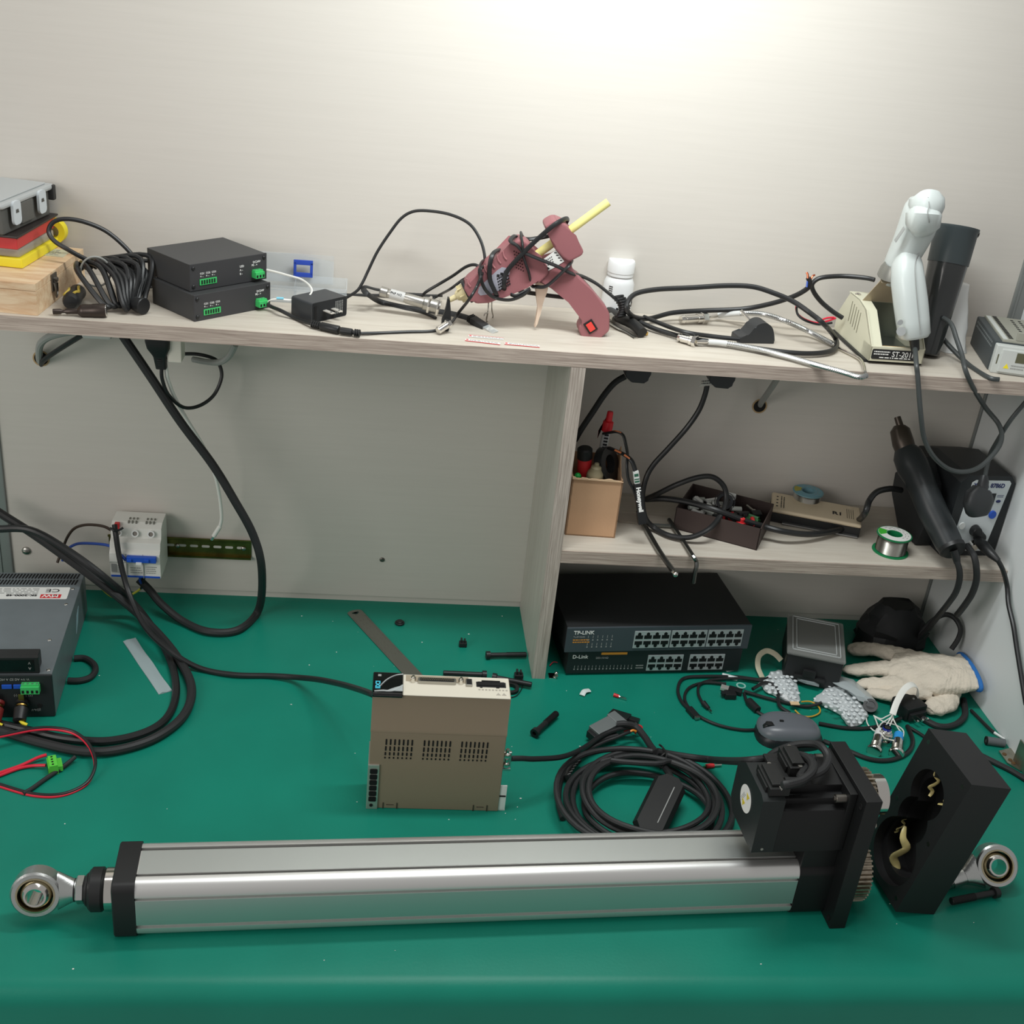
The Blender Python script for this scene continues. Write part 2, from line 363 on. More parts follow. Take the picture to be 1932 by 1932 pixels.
# motor
mx0,mx1=.676,.7868; my0,my1=-.003,.080; mz0,mz1=.104,.186
mo=thing('servo_motor',None,None); del_=None
mo.parent=act
def mprof(c1,nb):   # (y,z) outline: notched corners
    y0,y1,z0,z1=my0,my1,mz0,mz1
    return [(y0,z0),(y1-c1,z0),(y1,z0+c1),(y1,z1-c1*1.2),(y1-c1*1.2,z1),(y0+.022,z1-.004),(y0+.0215,z1-.013),(y0+.012,z1-.0145),(y0+.0115,z1-.022),(y0+.002,z1-.024),(y0,z1-.034)]
P1=mprof(.014,1)
g=G(); g.loft([[(x,y,z) for y,z in P1] for x in (.702,mx1-.009)]); g.build('motor_body',ANOD,mo)
cy0,cy1,cz0,cz1=my0,my1,mz0,mz1
P2=[(cy0,cz0),(cy0+.006,cz0),(cy0+.007,cz0+.004),(cy0+.012,cz0),(cy1-.014,cz0),(cy1,cz0+.014),(cy1,cz1-.02),(cy1-.02,cz1-.004),(cy0+.008,cz1-.004),(cy0,cz1-.008)]
g=G(); g.loft([[(x,y,z) for y,z in P2] for x in (mx0,.7025)]); cap_=g.build('motor_rear_cap',mat('cast_black',(40,44,44),.45,.3),mo)
for y,z in ((.004,.109),(.066,.113)):
    g=G(); g.cyl((mx0+.012,my0+.0003,z),(mx0+.012,my0-.0006,z),.0018,n=12); g.build('screw',STL,cap_)
    break
g=G(); g.box((mx1-.0095,my0,mz0),(mx1,my1,mz1),.001); g.build('motor_flange',ANOD,mo)
for (y,z) in ((my0+.008,mz1-.012),(my1-.008,mz1-.008)):
    g=G(); g.cyl((mx1-.022,y,z),(mx1-.009,y,z),.0048,n=18,ch=.0006); g.hexa((mx1-.0235,y,z),(mx1-.0215,y,z),.0028); g.build('socket_screw',STLD,mo)
# round sticker with a yellow warning mark
g=G(); Ts=fr((mx0-.0002,(my0+my1)/2+.001,.146),(0,-1,0),(0,0,1)); g.cyl(Ts@V((0,0,0)),Ts@V((0,0,.0004)),.0165,n=36); st=g.build('round_sticker',PAPER,cap_)
g=G()
for cx,cy,a in ((.0048,.0065,.4),(-.0035,-.0075,.4)):
    tri=[(cx+.0055*math.cos(a+2*PI*k/3),cy+.0055*math.sin(a+2*PI*k/3)) for k in range(3)]; g.prism(tri,.0004,.0006,Ts)
g.build('warning_mark',mat('mark_yellow',(205,185,50),.6),st)
g=G(); dashes(g,Ts@Matrix.Translation((-.008,-.010,.0004))@Matrix.Rotation(1.1,4,'Z'),.018,.006,3,random.Random(3)); g.build('fine_print',PRG,st)
# connectors on top of the rear cap
def connector(x,y0,y1,z0,h,w,nm):
    g=G(); g.box((x,y0,z0),(x+w,y1,z0+h*.75),.001); g.box((x+.003,y0+.004,z0+h*.7),(x+w-.004,y1-.004,z0+h),.001)
    g.box((x-.002,y0+.007,z0),(x+.002,y1-.007,z0+h*.55),.0008)
    o=g.build(nm,BLK2,mo)
    for y in (y0+.0025,y1-.0025):
        g=G(); g.cyl((x+w*.55,y,z0+h*.6),(x+w*.55,y,z0+h*.85),.0026,n=12); g.build('screw',STL,o)
    return o
zc=mz1-.0045
connector(.683,.001,.046,zc,.014,.024,'encoder_connector')
connector(.716,.030,.070,zc+.003,.017,.022,'power_connector')
g=G(); g.box((.700,.018,zc-.001),(.740,.072,zc+.004),.001); g.build('connector_base',BLK2,mo)
RA=Matrix.Translation((-.503,-.516,0))@Matrix.Rotation(YW,4,'Z')
A=lambda x,y,z:RA@V((x,y,z))
# ================================================================ loose gear housing leaning on a rod end
Rz=Matrix.Rotation(.1161,4,'Z')@Matrix.Rotation(.189,4,'Y')@Matrix.Rotation(.0377,4,'X')
gh=thing('gear_housing','black metal gear cover standing tilted to the right with an open greasy cavity','gear housing',(.3707,-.477,.0104),Rz)
w_,d_,h_=.0548,.0986,.2002
# front wall with a figure-eight opening: built as an outline strip
def cavity():
    out=[]
    for cz,r,a0,a1 in ((.050,.041,125,415),(.140,.030,-55,235)):
        for k in range(25):
            a=math.radians(a0+(a1-a0)*k/24); out.append((d_/2+r*math.cos(a)*1,cz+r*math.sin(a)))
    return out
cv=cavity()
def bridge_plate(g,x0,x1,inner):
    # plate (y,z) rectangle with hole 'inner' (closed loop), thickness in x
    n=len(inner); outer=[]
    cy=d_/2; cz=h_/2
    for (y,z) in inner:
        a=math.atan2(z-cz,(y-cy)); 
        ty=(d_/2)/abs(math.cos(a)) if abs(math.cos(a))>1e-6 else 1e9; tz=(h_/2)/abs(math.sin(a)) if abs(math.sin(a))>1e-6 else 1e9
        tt=min(ty,tz); outer.append((cy+tt*math.cos(a),cz+tt*math.sin(a)))
    return outer
cc=V((d_/2,h_/2))
# opening as a radial loop about the plate centre so that it can be bridged to the rim
def rad(a):
    best=0
    dy,dz=math.cos(a),math.sin(a)
    for cz,r in ((.050,.041),(.140,.030)):
        oz=h_/2-cz; b=oz*dz; disc=b*b-(oz*oz-r*r)
        if disc>=0: best=max(best,-b+math.sqrt(disc))
    return max(best,.028)
angs=sorted(set([2*PI*k/96 for k in range(96)]+[math.atan2(sz*h_,sy*d_)%(2*PI) for sy in(1,-1) for sz in (1,-1)]))
inner=[(d_/2+rad(a)*math.cos(a),h_/2+rad(a)*math.sin(a)) for a in angs]
outer=[]
for a in angs:
    c_,s2=abs(math.cos(a)),abs(math.sin(a)); tt=min((d_/2)/c_ if c_>1e-9 else 9,(h_/2)/s2 if s2>1e-9 else 9); outer.append((d_/2+tt*math.cos(a),h_/2+tt*math.sin(a)))
g=G(); n=len(angs)
mid=[(d_/2+(y-d_/2)*.86,h_/2+(z-h_/2)*.86) for y,z in inner]
vs=[(w_,y,z) for y,z in outer]+[(0,y,z) for y,z in outer]+[(0,y,z) for y,z in inner]+[(.012,y,z) for y,z in inner]+[(.012,y,z) for y,z in mid]+[(.036,y,z) for y,z in mid]
fs=[]
for i in range(5):
    for k in range(n): k2=(k+1)%n; fs.append((i*n+k,i*n+k2,(i+1)*n+k2,(i+1)*n+k))
fs+=[tuple(range(n)),tuple(range(5*n,6*n))]
g.raw(vs,fs); hb=g.build('cover_body',mat('cover_black',(27,27,28),.5,bump=.05,bs=1500),gh,ang=30)
for (y,z) in ((.010,.188),(.088,.188),(.010,.012),(.088,.012),(.010,.10),(.088,.10)):
    g=G(); g.cyl((-.0002,y,z),(.003,y,z),.0028,n=14); g.build('screw_hole',mat('hole_glint',(120,120,116),.3,1.),hb)
GREASE=mat('yellow_grease',(222,205,140),.25,bump=.6,bs=90)
for (y,z,sy,sz,a) in ((.030,.158,.010,.024,.5),(.064,.146,.004,.017,-.2),(.056,.042,.011,.030,-.35),(.076,.066,.003,.014,.2)):
    g=G(); pts=[(.016+.004*math.sin(k*2.1),y+sy*.5*math.sin(k*1.3+y*99)-math.sin(a)*sz*(k/6-.5)*2,z+sz*(k/6-.5)*2) for k in range(7)]
    g.tube(pts,lambda t,sy=sy:sy*.45*(math.sin(PI*min(1,t*.9+.08))**.6)+.0008,n=8,sx=.35,sm=4); g.build('grease_smear',GREASE,hb)
# rod end lying under and behind the cover
re_=thing('rod_end_bearing','loose zinc rod end with ball joint lying behind the tilted black gear cover','rod end',at(1876,1632,.03))
xd=(at(1815,1650,.012)-at(1876,1632,.03)).normalized(); zv=(C0-at(1876,1632,.03)).normalized()*.75+V((.25,-.35,.1))
e=rod_end(re_,fr((0,0,0),xd,z=zv),shank=.06)
g=G(); 
Te=fr((0,0,0),xd,z=zv)
g.tube([Te@V((.045,0,0)),Te@V((.075,0,0))],.0085,sm=1,n=16)
for i in range(9): g.ring(along(Te@V((.048+i*.003,0,0)),Te@V((.09,0,0))),.0095,.008,0,.0012,20)
g.build('threaded_shank',ZINC,re_)
# ================================================================ socket-head bolts
def bolt(px0,px1,label,r=.0038,hr=.0062,hl=.0065,z=.0045,nm='socket_bolt',wd_=BLK,grp='loose black socket bolts'):
    a=at(*px0,z+.002); b=at(*px1,z); d=(b-a); Lh=d.length
    t=thing(nm,label,'bolt',a,fr((0,0,0),d),group=grp); g=G()
    g.cyl((hl,0,0),(Lh,0,0),r,n=16,ch=.0006)
    k=hl+(Lh-hl)*.45
    while k<Lh-.001: g.ring(along((k,0,0),(1,0,0)),r+.0005,r-.0003,0,.0007,16); k+=.0014
    g.build('shank',wd_,t)
    g=G(); g.ring(fr((0,0,0),(0,1,0),(0,0,1)),hr,.0032,0,hl,20); g.cyl((hl*.5,0,0),(hl,0,0),.0033,n=6); g.build('head',wd_,t); return t
bolt((1882,1683),(1794,1703),'black socket bolt lying behind the loose rod end at the right front',z=.0055,r=.0042,hr=.007)
bolt((1008,1384),(1050,1348),'black socket bolt standing out at a slant right of the servo drive',z=.0055,r=.0045,hr=.0068)
bolt((917,1236),(993,1237),'black socket bolt lying against the foot of the shelf divider')
bolt((918,1273),(836,1272),'black socket bolt just behind the left half of the servo drive top',z=.0055)
bolt((929,1277),(1003,1294),'black socket bolt poking out behind the right corner of the servo drive',z=.0055)
# ================================================================ servo drive
dr=thing('servo_drive','tan servo drive unit standing upright on the bench with its connector face up','servo drive',(-.2621,-.2985,0),(0,0,-.0132))
w,dp,h=.1683,.0458,.1741
g=G()
def sl(z0,z1,y0,y1,x0=0,x1=w): return [[(x,y,z) for x,y,z in ((x0,y0,z),(x1,y0,z),(x1,dp,z),(x0,dp,z))] for z in (z0,z1)]
g.box((.0004,0,0),(w-.0004,dp,.1205),.0012); g.build('case',TAN,dr)
g=G(); P=[(0,.1190),(0,.1235),(.0034,.1335),(.0034,h-.002),(.0050,h),(dp-.002,h),(dp,h-.002),(dp,.1205)]
g.loft([[(x,y,z) for y,z in P] for x in (0,w)]); fc=g.build('front_cover',[TAN],dr)
g=G(); g.box((.0365,.0016,h-.0004),(w-.0006,dp-.001,h+.0012),.0008); top=g.build('connector_face',CREAM,dr)
# slots
g=G(); rn=random.Random(1)
for gx in (.020,.067,.1135):
    for c in range(7):
        x=gx+c*.0053
        for z0,z1 in ((.1135,.1045),(.1025,.0955),(.0935,.0885),(.0862,.0835)):
            x_=x-(.1135-z0)*.02; g.prism(rr(.0019,abs(z1-z0),.0009,3,0,0),-.0006,.00035,fr((x_,-.0002,(z0+z1)/2-.004),(1,0,0),(0,0,1)))
sl_=g.build('vent_slots',DKHOLE,dr)
# cooling-fin edge at lower left
g=G(); g.box((-.0008,-.0022,0),(.0135,.003,.070),.0006); g.box((-.0008,.003,0),(.004,dp,.070),.0006); fin=g.build('heat_sink',mat('cast_aluminium',(196,196,188),.4,.7),dr)
g=G()
for k in range(6): g.prism(rr(.0095,.0072,.0018,3),-.0004,.0008,fr((.0066,-.0024,.0165+k*.0088),(1,0,0),(0,0,1)))
g.cyl((.0055,-.0022,.0065),(.0055,-.003,.0065),.0022,n=16); g.build('fin_gaps',DKHOLE,fin)
g=G(); g.box((w-.0025,.002,0),(w+.0085,.0035,.0405),.0008); g.box((w-.0025,.002,0),(w+.0085,.02,.0015)); br=g.build('mounting_bracket',WHTM,dr)
g=G(); g.box((w-.0005,.0012,.0225),(w+.0075,.0022,.0245)); g.build('bracket_slot',DKHOLE,br)
for x in (.020,.135):     # clip latches at the foot
    g=G(); g.box((x,-.0008,0),(x+.0012,.001,.0095)); g.box((x+.0175,-.0008,0),(x+.0187,.001,.0095)); g.box((x+.0045,-.0006,.006),(x+.014,.0004,.0066)); g.build('latch_gap',mat('tan_shadow_gap',(60,54,44),.7),dr)
# top connectors
z=h+.001
g=G(); g.box((.0395,dp-.016,z-.0008),(.1175,dp-.0025,z+.0006),.0006); g.build('connector_recess',mat('recess_brown',(160,148,128),.6),top)
g=G(); g.prism(rr(.0470,.0085,.002,3),0,.0045,Matrix.Translation((.078,.0295,z))); db=g.build('data_port',STL,top)
g=G(); g.prism(rr(.042,.0055,.0015,3),.0042,.0052,Matrix.Translation((.078,.0295,z))); pi=g.build('port_socket',BLK,db)
g=G()
for r_ in range(2):
    for k in range(18-r_): g.cyl((.0585+k*.00228+r_*.0011,.0282+r_*.0026,z+.005),(.0585+k*.00228+r_*.0011,.0282+r_*.0026,z+.0056),.0006,n=6)
g.build('pin_holes',mat('pin_hole_tan',(150,140,110),.4,.6),pi)
for x in (.0485,.1075):
    g=G(); g.hexa((x,.0295,z),(x,.0295,z+.007),.0033); g.cyl((x,.0295,z+.007),(x,.0295,z+.009),.0018,n=12); g.build('jack_screw',CHR,db)
g=G(); g.box((.1135,.023,z-.001),(.1215,.036,z+.0035),.0005); ph_=g.build('usb_port',STL,top)
g=G(); g.box((.1145,.024,z+.002),(.1205,.035,z+.0038)); g.build('port_opening',DKHOLE,ph_)
g=G(); g.box((.1265,.0235,z-.0006),(.1635,.0345,z+.0006),.0003); sk=g.build('terminal_socket',BLK,top)
g=G(); g.box((.1285,.026,z+.0005),(.1615,.0335,z+.0016)); g.box((.1335,.0345,z),(.1565,.0365,z+.0016)); g.box((.131,.022,z),(.134,.024,z+.001));g.box((.151,.022,z),(.155,.024,z+.001)); g.build('socket_opening',DKHOLE,sk)
g=G()
for k in range(9): 
    x=.130+k*.0042; g.prism(rr(.0026,.0026,.0004,2,x,.018),.0001,.0003,Matrix.Translation((0,0,z+.0001)))
for x in (.153,.160): g.prism([(x-.003,.0075),(x+.003,.0075),(x,.0125)],.0001,.0003,Matrix.Translation((0,0,z+.0001)))
g.build('printed_symbols',mat('pale_print',(168,162,150),.6),top)
# clear-topped black display with teal lettering at the left
g=G(); g.box((-.0008,.0005,h-.004),(.0365,dp+.0005,h+.0028),.002); dis=g.build('display_panel',mat('gloss_black',(12,13,15),.12,coat=.5),dr)
g=G(); g.tube([(.002,.004,h+.0032),(.012,.005,h+.004),(.024,.006,h+.0034),(.036,.018,h+.0036)],.0011,n=6); g.tube([(.008,.014,h+.0032),(.016,.028,h+.0036),(.026,.038,h+.0034),(.036,.042,h+.003)],.0009,n=6); g.prism([(0.016,.006),(.036,.006),(.036,.018),(.026,.013)],h+.0029,h+.0034); g.build('peeling_film',CLR,dis)
text('IDCI',.0080,fr((.0085,.010,h+.0031),(0,1,0),z=(0,0,1)),mat('teal_print',(70,190,215),.5),dis,bold=.0003)
g=G(); g.box((.0055,.036,h+.0028),(.0095,.040,h+.0031)); g.build('printed_mark',PRG,dis)
# cable clamp with two screws on the right flank
g=G(); g.box((w-.003,.006,.066),(w+.010,.010,.090),.0008); g.box((w-.003,.004,.062),(w+.010,.012,.066),.0005); cl=g.build('cable_clamp',ZINC,dr)
for zz in (.086,.071):
    g=G(); g.lathe([(.0045,0),(.0045,.0012),(.0036,.0028),(0.0015,.0036),(.0001,.0036)],fr((w+.0040,.006,zz),(1,0,0),z=(0,-1,0)),18); g.hexa((w+.0040,.0062,zz+.004),(w+.0040,.0062,zz+.009),.0025); g.build('clamp_screw',CHR,cl)
DRM=Matrix.Translation((-.2621,-.2985,0))@Matrix.Rotation(-.0132,4,'Z')
# ================================================================ grey power supply
ps=thing('power_supply','grey metal switching power supply with perforated lid and upside-down rating label','power supply',(-.862,-.1405,0),(0,0,.073))
pw,pd,phh=.177,.272,.0682; x0=.034
GRM=mat('grey_painted_steel',(116,124,128),.48,.35,var=.06,vs=25)
g=G(); g.box((x0,.002,.001),(pw,pd,phh),.0012); pc=g.build('case',GRM,ps)
g=G(); g.box((x0,-.0006,.0005),(pw+.0004,.0035,phh+.0004),.003); pf=g.build('front_panel',mat('panel_black',(34,38,40),.5),ps)
g=G()
for row in range(2):
    for k in range(30):
        x=pw-.010-k*.0046; y0=pd-.018-row*.018
        g.prism([(x,y0),(x+.0024,y0),(x+.0044,y0+.0135),(x+.002,y0+.0135)],-.0008,.0004,Matrix.Translation((0,0,phh)))
g.build('vent_slots',DKHOLE,pc)
Tl=fr((pw-.0185,pd-.044,phh+.0001),(-1,0,0),(0,-1,0))
g=G(); g.prism(rr(.130,.034,.002,2,.060,.017),0,.0003,Tl); lb=g.build('rating_label',PAPER,pc)
g=G(); g.prism([(.004,.021),(.0045,.0315),(.033,.0315),(.033,.021)],.0003,.0005,Tl); rd=g.build('red_logo_panel',RED,lb)
text('MW',.0095,Tl@Matrix.Translation((.0075,.0228,.0006)),PRW,rd,bold=.0002,sx=1.35)
text('CE',.013,Tl@Matrix.Translation((.008,.006,.0004)),PRK,lb,sx=1.3)
text('SK-2000-48',.0072,Tl@Matrix.Translation((.038,.0215,.0004)),PRK,lb,bold=.0002,sx=1.25)
g=G(); dashes(g,Tl@Matrix.Translation((.038,.003,.0003)),.085,.017,4,random.Random(5)); g.build('fine_print',PRG,lb)
for (x,y) in ((pw-.010,pd-.048),(pw-.012,pd-.092),(pw-.018,.085),(pw-.006,.012)):
    g=G(); g.ball((x,y,phh),.0028,(1,1,.4),n=8); g.build('screw',STL,pc)
g=G(); g.prism([(.0,.0),(.018,.010),(.030,.030),(.012,.024)],0,.0003,fr((pw+.0001,.175,.020),(0,1,0),(0,0,1))); g.build('side_sticker',mat('blue_grey_sticker',(150,178,186),.6),pc)
# volt meter standing on the lid
g=G(); g.box((x0+.020,.006,phh),(pw-.0175,.030,phh+.0225),.0015); g.box((x0+.018,.0035,phh+.0005),(pw-.0155,.009,phh+.0255),.0012); vm=g.build('panel_meter',BLK,ps)
g=G(); g.box((x0+.024,.003,phh+.004),(pw-.0215,.0038,phh+.022)); ms=g.build('meter_screen',mat('screen_black',(14,15,17),.15),vm)
text('V',.0055,fr((pw-.029,.0028,phh+.0190),(1,0,0),(0,0,-1)),PRG,ms); text('A',.0055,fr((pw-.029,.0028,phh+.0105),(1,0,0),(0,0,-1)),PRG,ms)
g=G(); g.box((pw-.066,-.0012,.0475),(pw-.036,0,.0555),.0004); g.build('port_strip',DKHOLE,pf)
g=G(); g.box((pw-.0635,-.003,.0485),(pw-.0510,0,.0545),.0004);g.box((pw-.0490,-.003,.0485),(pw-.0385,0,.0545),.0004); g.build('dip_switches',BLU,pf)
def terminal(parent,x0,y,z,w,h,d,n,T=None,nm='terminal_block'):
    g=G(); g.box((x0,y-d,z),(x0+w,y,z+h*.8),.0004,T=T); g.box((x0+.0006,y-d*.7,z+h*.75),(x0+w-.0006,y,z+h),.0004,T=T); o=g.build(nm,GRN,parent)
    g=G()
    for k in range(n):
        xx=x0+w*(k+.5)/n; a=w/n*.26; g.box((xx-a,y-d-.0002,z+h*.12),(xx+a,y-d+.0003,z+h*.45),T=T)
    g.build('wire_holes',DKHOLE,o)
    g=G()
    for k in range(n): xx=x0+w*(k+.5)/n; g.cyl((xx,y-d*.45,z+h),(xx,y-d*.45,z+h+.0002),w/n*.28,n=10) if T is None else g.cyl(T@V((xx,y-d*.45,z+h)),T@V((xx,y-d*.45,z+h+.0002)),w/n*.28,n=10)
    g.build('terminal_screws',mat('screw_green',(90,150,110),.4,.3),o); return o
terminal(pf,pw-.0390,0,.0435,.0235,.014,.009,4)
text('ON A CS DA +V -V',.0045,fr((pw-.066,-.0009,.0635),(1,0,0),(0,0,-1)),PRG,pf)
text('(-) DC 1 (+)',.0048,fr((pw-.050,-.0009,.0375),(1,0,0),(0,0,-1)),PRG,pf); text('V-ADJ',.0048,fr((pw-.030,-.0009,.014),(1,0,0),(0,0,-1)),PRG,pf)
g=G(); g.cyl((pw-.0185,-.0012,.0195),(pw-.0185,.001,.0195),.0034,n=18); g.build('adjust_hole',DKHOLE,pf)
for (xx,mt,lab) in ((pw-.071,mat('dark_red_plastic',(120,40,38),.4),'dark red binding post'),(pw-.040,BLK,'black binding post')):
    g=G(); g.lathe([(.009,0),(.009,.004),(.006,.005),(.006,.010),(.0095,.011),(.0085,.028),(.006,.029)],fr((xx,-.0006,.026),(1,0,0),z=(0,-.85,-.42)),14); b_=g.build('binding_post',mt,pf); b_['label']=lab
    g=G(); q=V((xx,-.0006,.026)); zz=V((0,-.85,-.42)).normalized(); g.ring(along(q+zz*.006,q+zz),.0075,.0055,0,.002,16); g.box((xx-.003,-.007,.030),(xx+.004,-.0055,.042),.0004); g.build('ring_lug',BRS,b_)
    g=G(); g.tube([q+zz*.026,q+zz*.030+V((.004,0,-.001)),q+zz*.034+V((.010,.002,-.002))],.0022); g.build('wire_end',YEL,b_)
# ================================================================ mouse
ms=thing('computer_mouse','dark grey wireless computer mouse standing among the cables','mouse',at(1487,1392,.0),(0,0,-.10))
def mouse_shell(g,z0,z1,sc):
    L_,Wd=.050*sc,.032*sc; rings=[]
    n=28; m=9
    for i in range(m):
        t=i/(m-1); ph=t*PI/2; f=max(math.cos(ph),.0)**.42; zz=z0+(z1-z0)*math.sin(ph)**1.0
        rg=[]
        for k in range(n):
            a=2*PI*k/n; e=.75; x=L_*f*math.copysign(abs(math.cos(a))**e,math.cos(a)); y=Wd*f*math.copysign(abs(math.sin(a))**e,math.sin(a))*(1-.10*x/L_)
            rg.append((x,y,zz*(1-.18*(x/L_)**2) if i>1 else zz))
        rings.append(rg)
    g.loft(rings); return g
g=mouse_shell(G(),0,.024,1.0); g.build('mouse_base',mat('mouse_side',(28,30,33),.35),ms,ang=60)
g=G(); g.T=Matrix.Translation((-.002,.001,.013)); mouse_shell(g,0,.0185,.93); g.T=Matrix.Identity(4); g.build('mouse_shell',mat('mouse_grey',(98,102,108),.33),ms,ang=60)
g=G(); g.cyl((-.034,-.0125,.0205),(-.034,-.0055,.0215),.0095,n=24,ch=.001); g.prism(rr(.015,.0095,.004,4,-.033,-.009),.0262,.0292); g.build('scroll_wheel',BLK,ms)
g=G(); g.prism(rr(.006,.004,.001,3,-.0165,-.0035),.0295,.0320); g.build('dpi_button',BLK,ms)
# ================================================================ network switches
RJD=mat('rj_dark',(10,10,12),.6); FRAME=mat('rj_frame',(188,194,196),.4,.3)
def ports(parent,x0,z0,gangs,per,pitch,gap,y,hh,seed):
    x=x0
    for gi in range(gangs):
        W_=per*pitch; g=G(); g.box((x-.0012,y-.0010,z0-.0012),(x+W_+.0002,y+.001,z0+hh+.0012),.0002); o=g.build('port_frame',FRAME,parent)
        g=G()
        for k in range(per):
            for r_ in range(2):
                xx=x+k*pitch+.0006; w=pitch-.0022; zb=z0+(.0002 if r_==0 else hh*.56); h2=hh*.40
                if r_==1: pol=[(0,0),(w,0),(w,h2*.55),(w*.72,h2*.55),(w*.72,h2*.85),(w*.58,h2),(w*.42,h2),(w*.28,h2*.85),(w*.28,h2*.55),(0,h2*.55)]
                else: pol=[(0,h2),(0,h2*.45),(w*.28,h2*.45),(w*.28,h2*.15),(w*.42,0),(w*.58,0),(w*.72,h2*.15),(w*.72,h2*.45),(w,h2*.45),(w,h2)]
                g.prism(pol,-.0003,.0005,fr((xx,y-.0009,zb),(1,0,0),(0,0,1)))
        g.build('ethernet_ports',RJD,o); x+=W_+gap
SWT=mat('switch_black',(36,37,38),.55,bump=.1,bs=900,var=.1,vs=8)
sw=thing('network_switch','black 24-port network switch stacked on top of another in the lower right bay','network switch',(.0262,.0049,.0445),(0,0,.0976))
g=G(); g.box((0,.003,0),(.294,.163,.0438),.0012); g.build('case',SWT,sw)
g=G(); g.box((-.0008,0,.0004),(.2945,.0035,.0436),.0008); fp=g.build('front_panel',mat('switch_front_grey',(68,76,82),.42),sw)
text('TP-LINK',.0088,fr((.010,-.0003,.0325),(1,0,0),(0,0,1)),PRW,fp,bold=.0001)
text('TL-SF1024D',.0036,fr((.010,-.0003,.0265),(1,0,0),(0,0,1)),PRG,fp); g=G(); dashes(g,fr((.010,-.0001,.0165),(1,0,0),(0,0,1)),.028,.008,2,random.Random(2),1.); g.build('fine_print',PRO,fp)
g=G()
for k in range(6):
    for r_ in range(2): g.box((.033+k*.0075,-.0003,.012+r_*.0135),(.0338+k*.0075,0,.0165+r_*.0135)); g.box((.0325+k*.0075,-.0003,.0085+r_*.0125),(.0345+k*.0075,0,.0105+r_*.0125))
g.build('indicator_marks',PRG,fp)
ports(fp,.107,.0075,3,4,.01395,.0035,0,.028,1)
s2=thing('network_switch','black 16-port network switch underneath the stack, standing on the green mat','network switch',(.033,.0092,0),(0,0,.085))
g=G(); g.box((0,.003,.004),(.280,.150,.0442),.0012); g.build('case',SWT,s2)
g=G(); g.box((0,0,.0035),(.280,.0035,.0440),.0008); fp=g.build('front_panel',mat('switch_front_dark',(34,38,40),.45),s2)
for x in (.02,.26):
    for y in (.02,.13): g=G(); g.cyl((x,y,0),(x,y,.0045),.006,n=16); g.build('rubber_foot',BLK,s2)
text('D-Link',.0088,fr((.007,-.0003,.0315),(1,0,0),(0,0,1)),PRW,fp,bold=.0001); text('DES-1016D',.0042,fr((.044,-.0003,.0305),(1,0,0),(0,0,1)),PRG,fp)
g=G(); g.box((.052,-.0003,.0375),(.093,0,.0415)); g.build('orange_strip',PRO,fp)
g=G()
for k in range(17): g.box((.012+k*.0057,-.0003,.014),(.0126+k*.0057,0,.018)); g.box((.0113+k*.0057,-.0003,.0105),(.0133+k*.0057,0,.0125))
dashes(g,fr((.110,-.0001,.010),(1,0,0),(0,0,1)),.013,.009,2,random.Random(2),1.); g.build('indicator_marks',PRG,fp)
ports(fp,.1285,.0085,2,4,.01395,.012,0,.026,2)
# ================================================================ DIN rail, breaker and wires on the back wall
YZ=mat('yellow_zinc',(120,112,62),.3,.9,var=.35,vs=40); 
r0=aty(306,1016,.2).x-.082; r1=aty(474,1018,.2).x; zt,zb=.1085,.0735; yb=D
rail=thing('din_rail','yellow zinc mounting rail with oval slots screwed to the wall behind the bench','rail',(0,0,0))
g=G()
for (a,b) in ((zb,zb+.0035),(zt-.0035,zt)): g.box((r0,yb-.0075,a),(r1,yb-.0065,b),.0002)
g.box((r0,yb-.0075,zb+.0028),(r1,yb-.0005,zb+.0036)); g.box((r0,yb-.0075,zt-.0036),(r1,yb-.0005,zt-.0028)); g.box((r0,yb-.0014,zb+.003),(r1,yb-.0005,zt-.003)); rb=g.build('rail_profile',YZ,rail)
g=G()
k=0; x=r0+.088
while x<r1-.012: g.prism(rr(.0125,.0042,.0021,4),-.0003,.0003,fr((x+.006,yb-.0015,(zb+zt)/2+.001),(1,0,0),(0,0,1))); x+=.0182
g.build('slots',mat('slot_pale',(190,188,180),.6),rb)
for x in (r0+.105,r1-.012):
    g=G(); g.ball((x,yb-.0025,(zb+zt)/2),.0038,(1,.5,1),n=8); g.build('screw',STL,rail)
bk=thing('circuit_breaker','white three-unit circuit breaker with blue toggles clipped on the wall rail','circuit breaker',(-.664,.131,.0))
bw=.0745
P=[(0,.071),(0,.096),(-.002,.098),(-.002,.113),(.004,.117),(.006,.128),(.016,.131),(.018,.146),(.030,.152),(.062,.152),(.062,.071),(.030,.068)]
g=G(); g.prism([(y,z) for y,z in P],0,bw,fr((0,0,0),(0,1,0),(0,0,1)),bev=.0006); bb=g.build('breaker_body',mat('breaker_white',(226,226,220),.4),bk)
g=G()
for x in (bw/3,bw*2/3): g.box((x-.0003,-.0024,.071),(x+.0003,-.0004,.096)); g.box((x-.0003,-.0025,.098),(x+.0003,-.0015,.113))
g.build('seam_lines',PRG,bb)
g=G()
for gx in (.026,.052):
    for r_ in range(2):
        for k in range(3): g.box((gx+k*.0055-.002,.026+r_*.01,.1505),(gx+k*.0055,.031+r_*.01,.1535))
g.build('vent_slots',mat('vent_grey',(120,120,112),.6),bb)
for k,x in enumerate((.012,.0365,.060)):
    g=G(); Tt=along((x,.016,.139),(x,.006,.143)); g.ring(Tt,.0055,.0035,0,.004,18); o=g.build('terminal_port',WHT,bk)
    g=G(); g.cyl(Tt@V((0,0,.0002)),Tt@V((0,0,.0022)),.0034,n=16); g.build('port_screw',STLD,o)
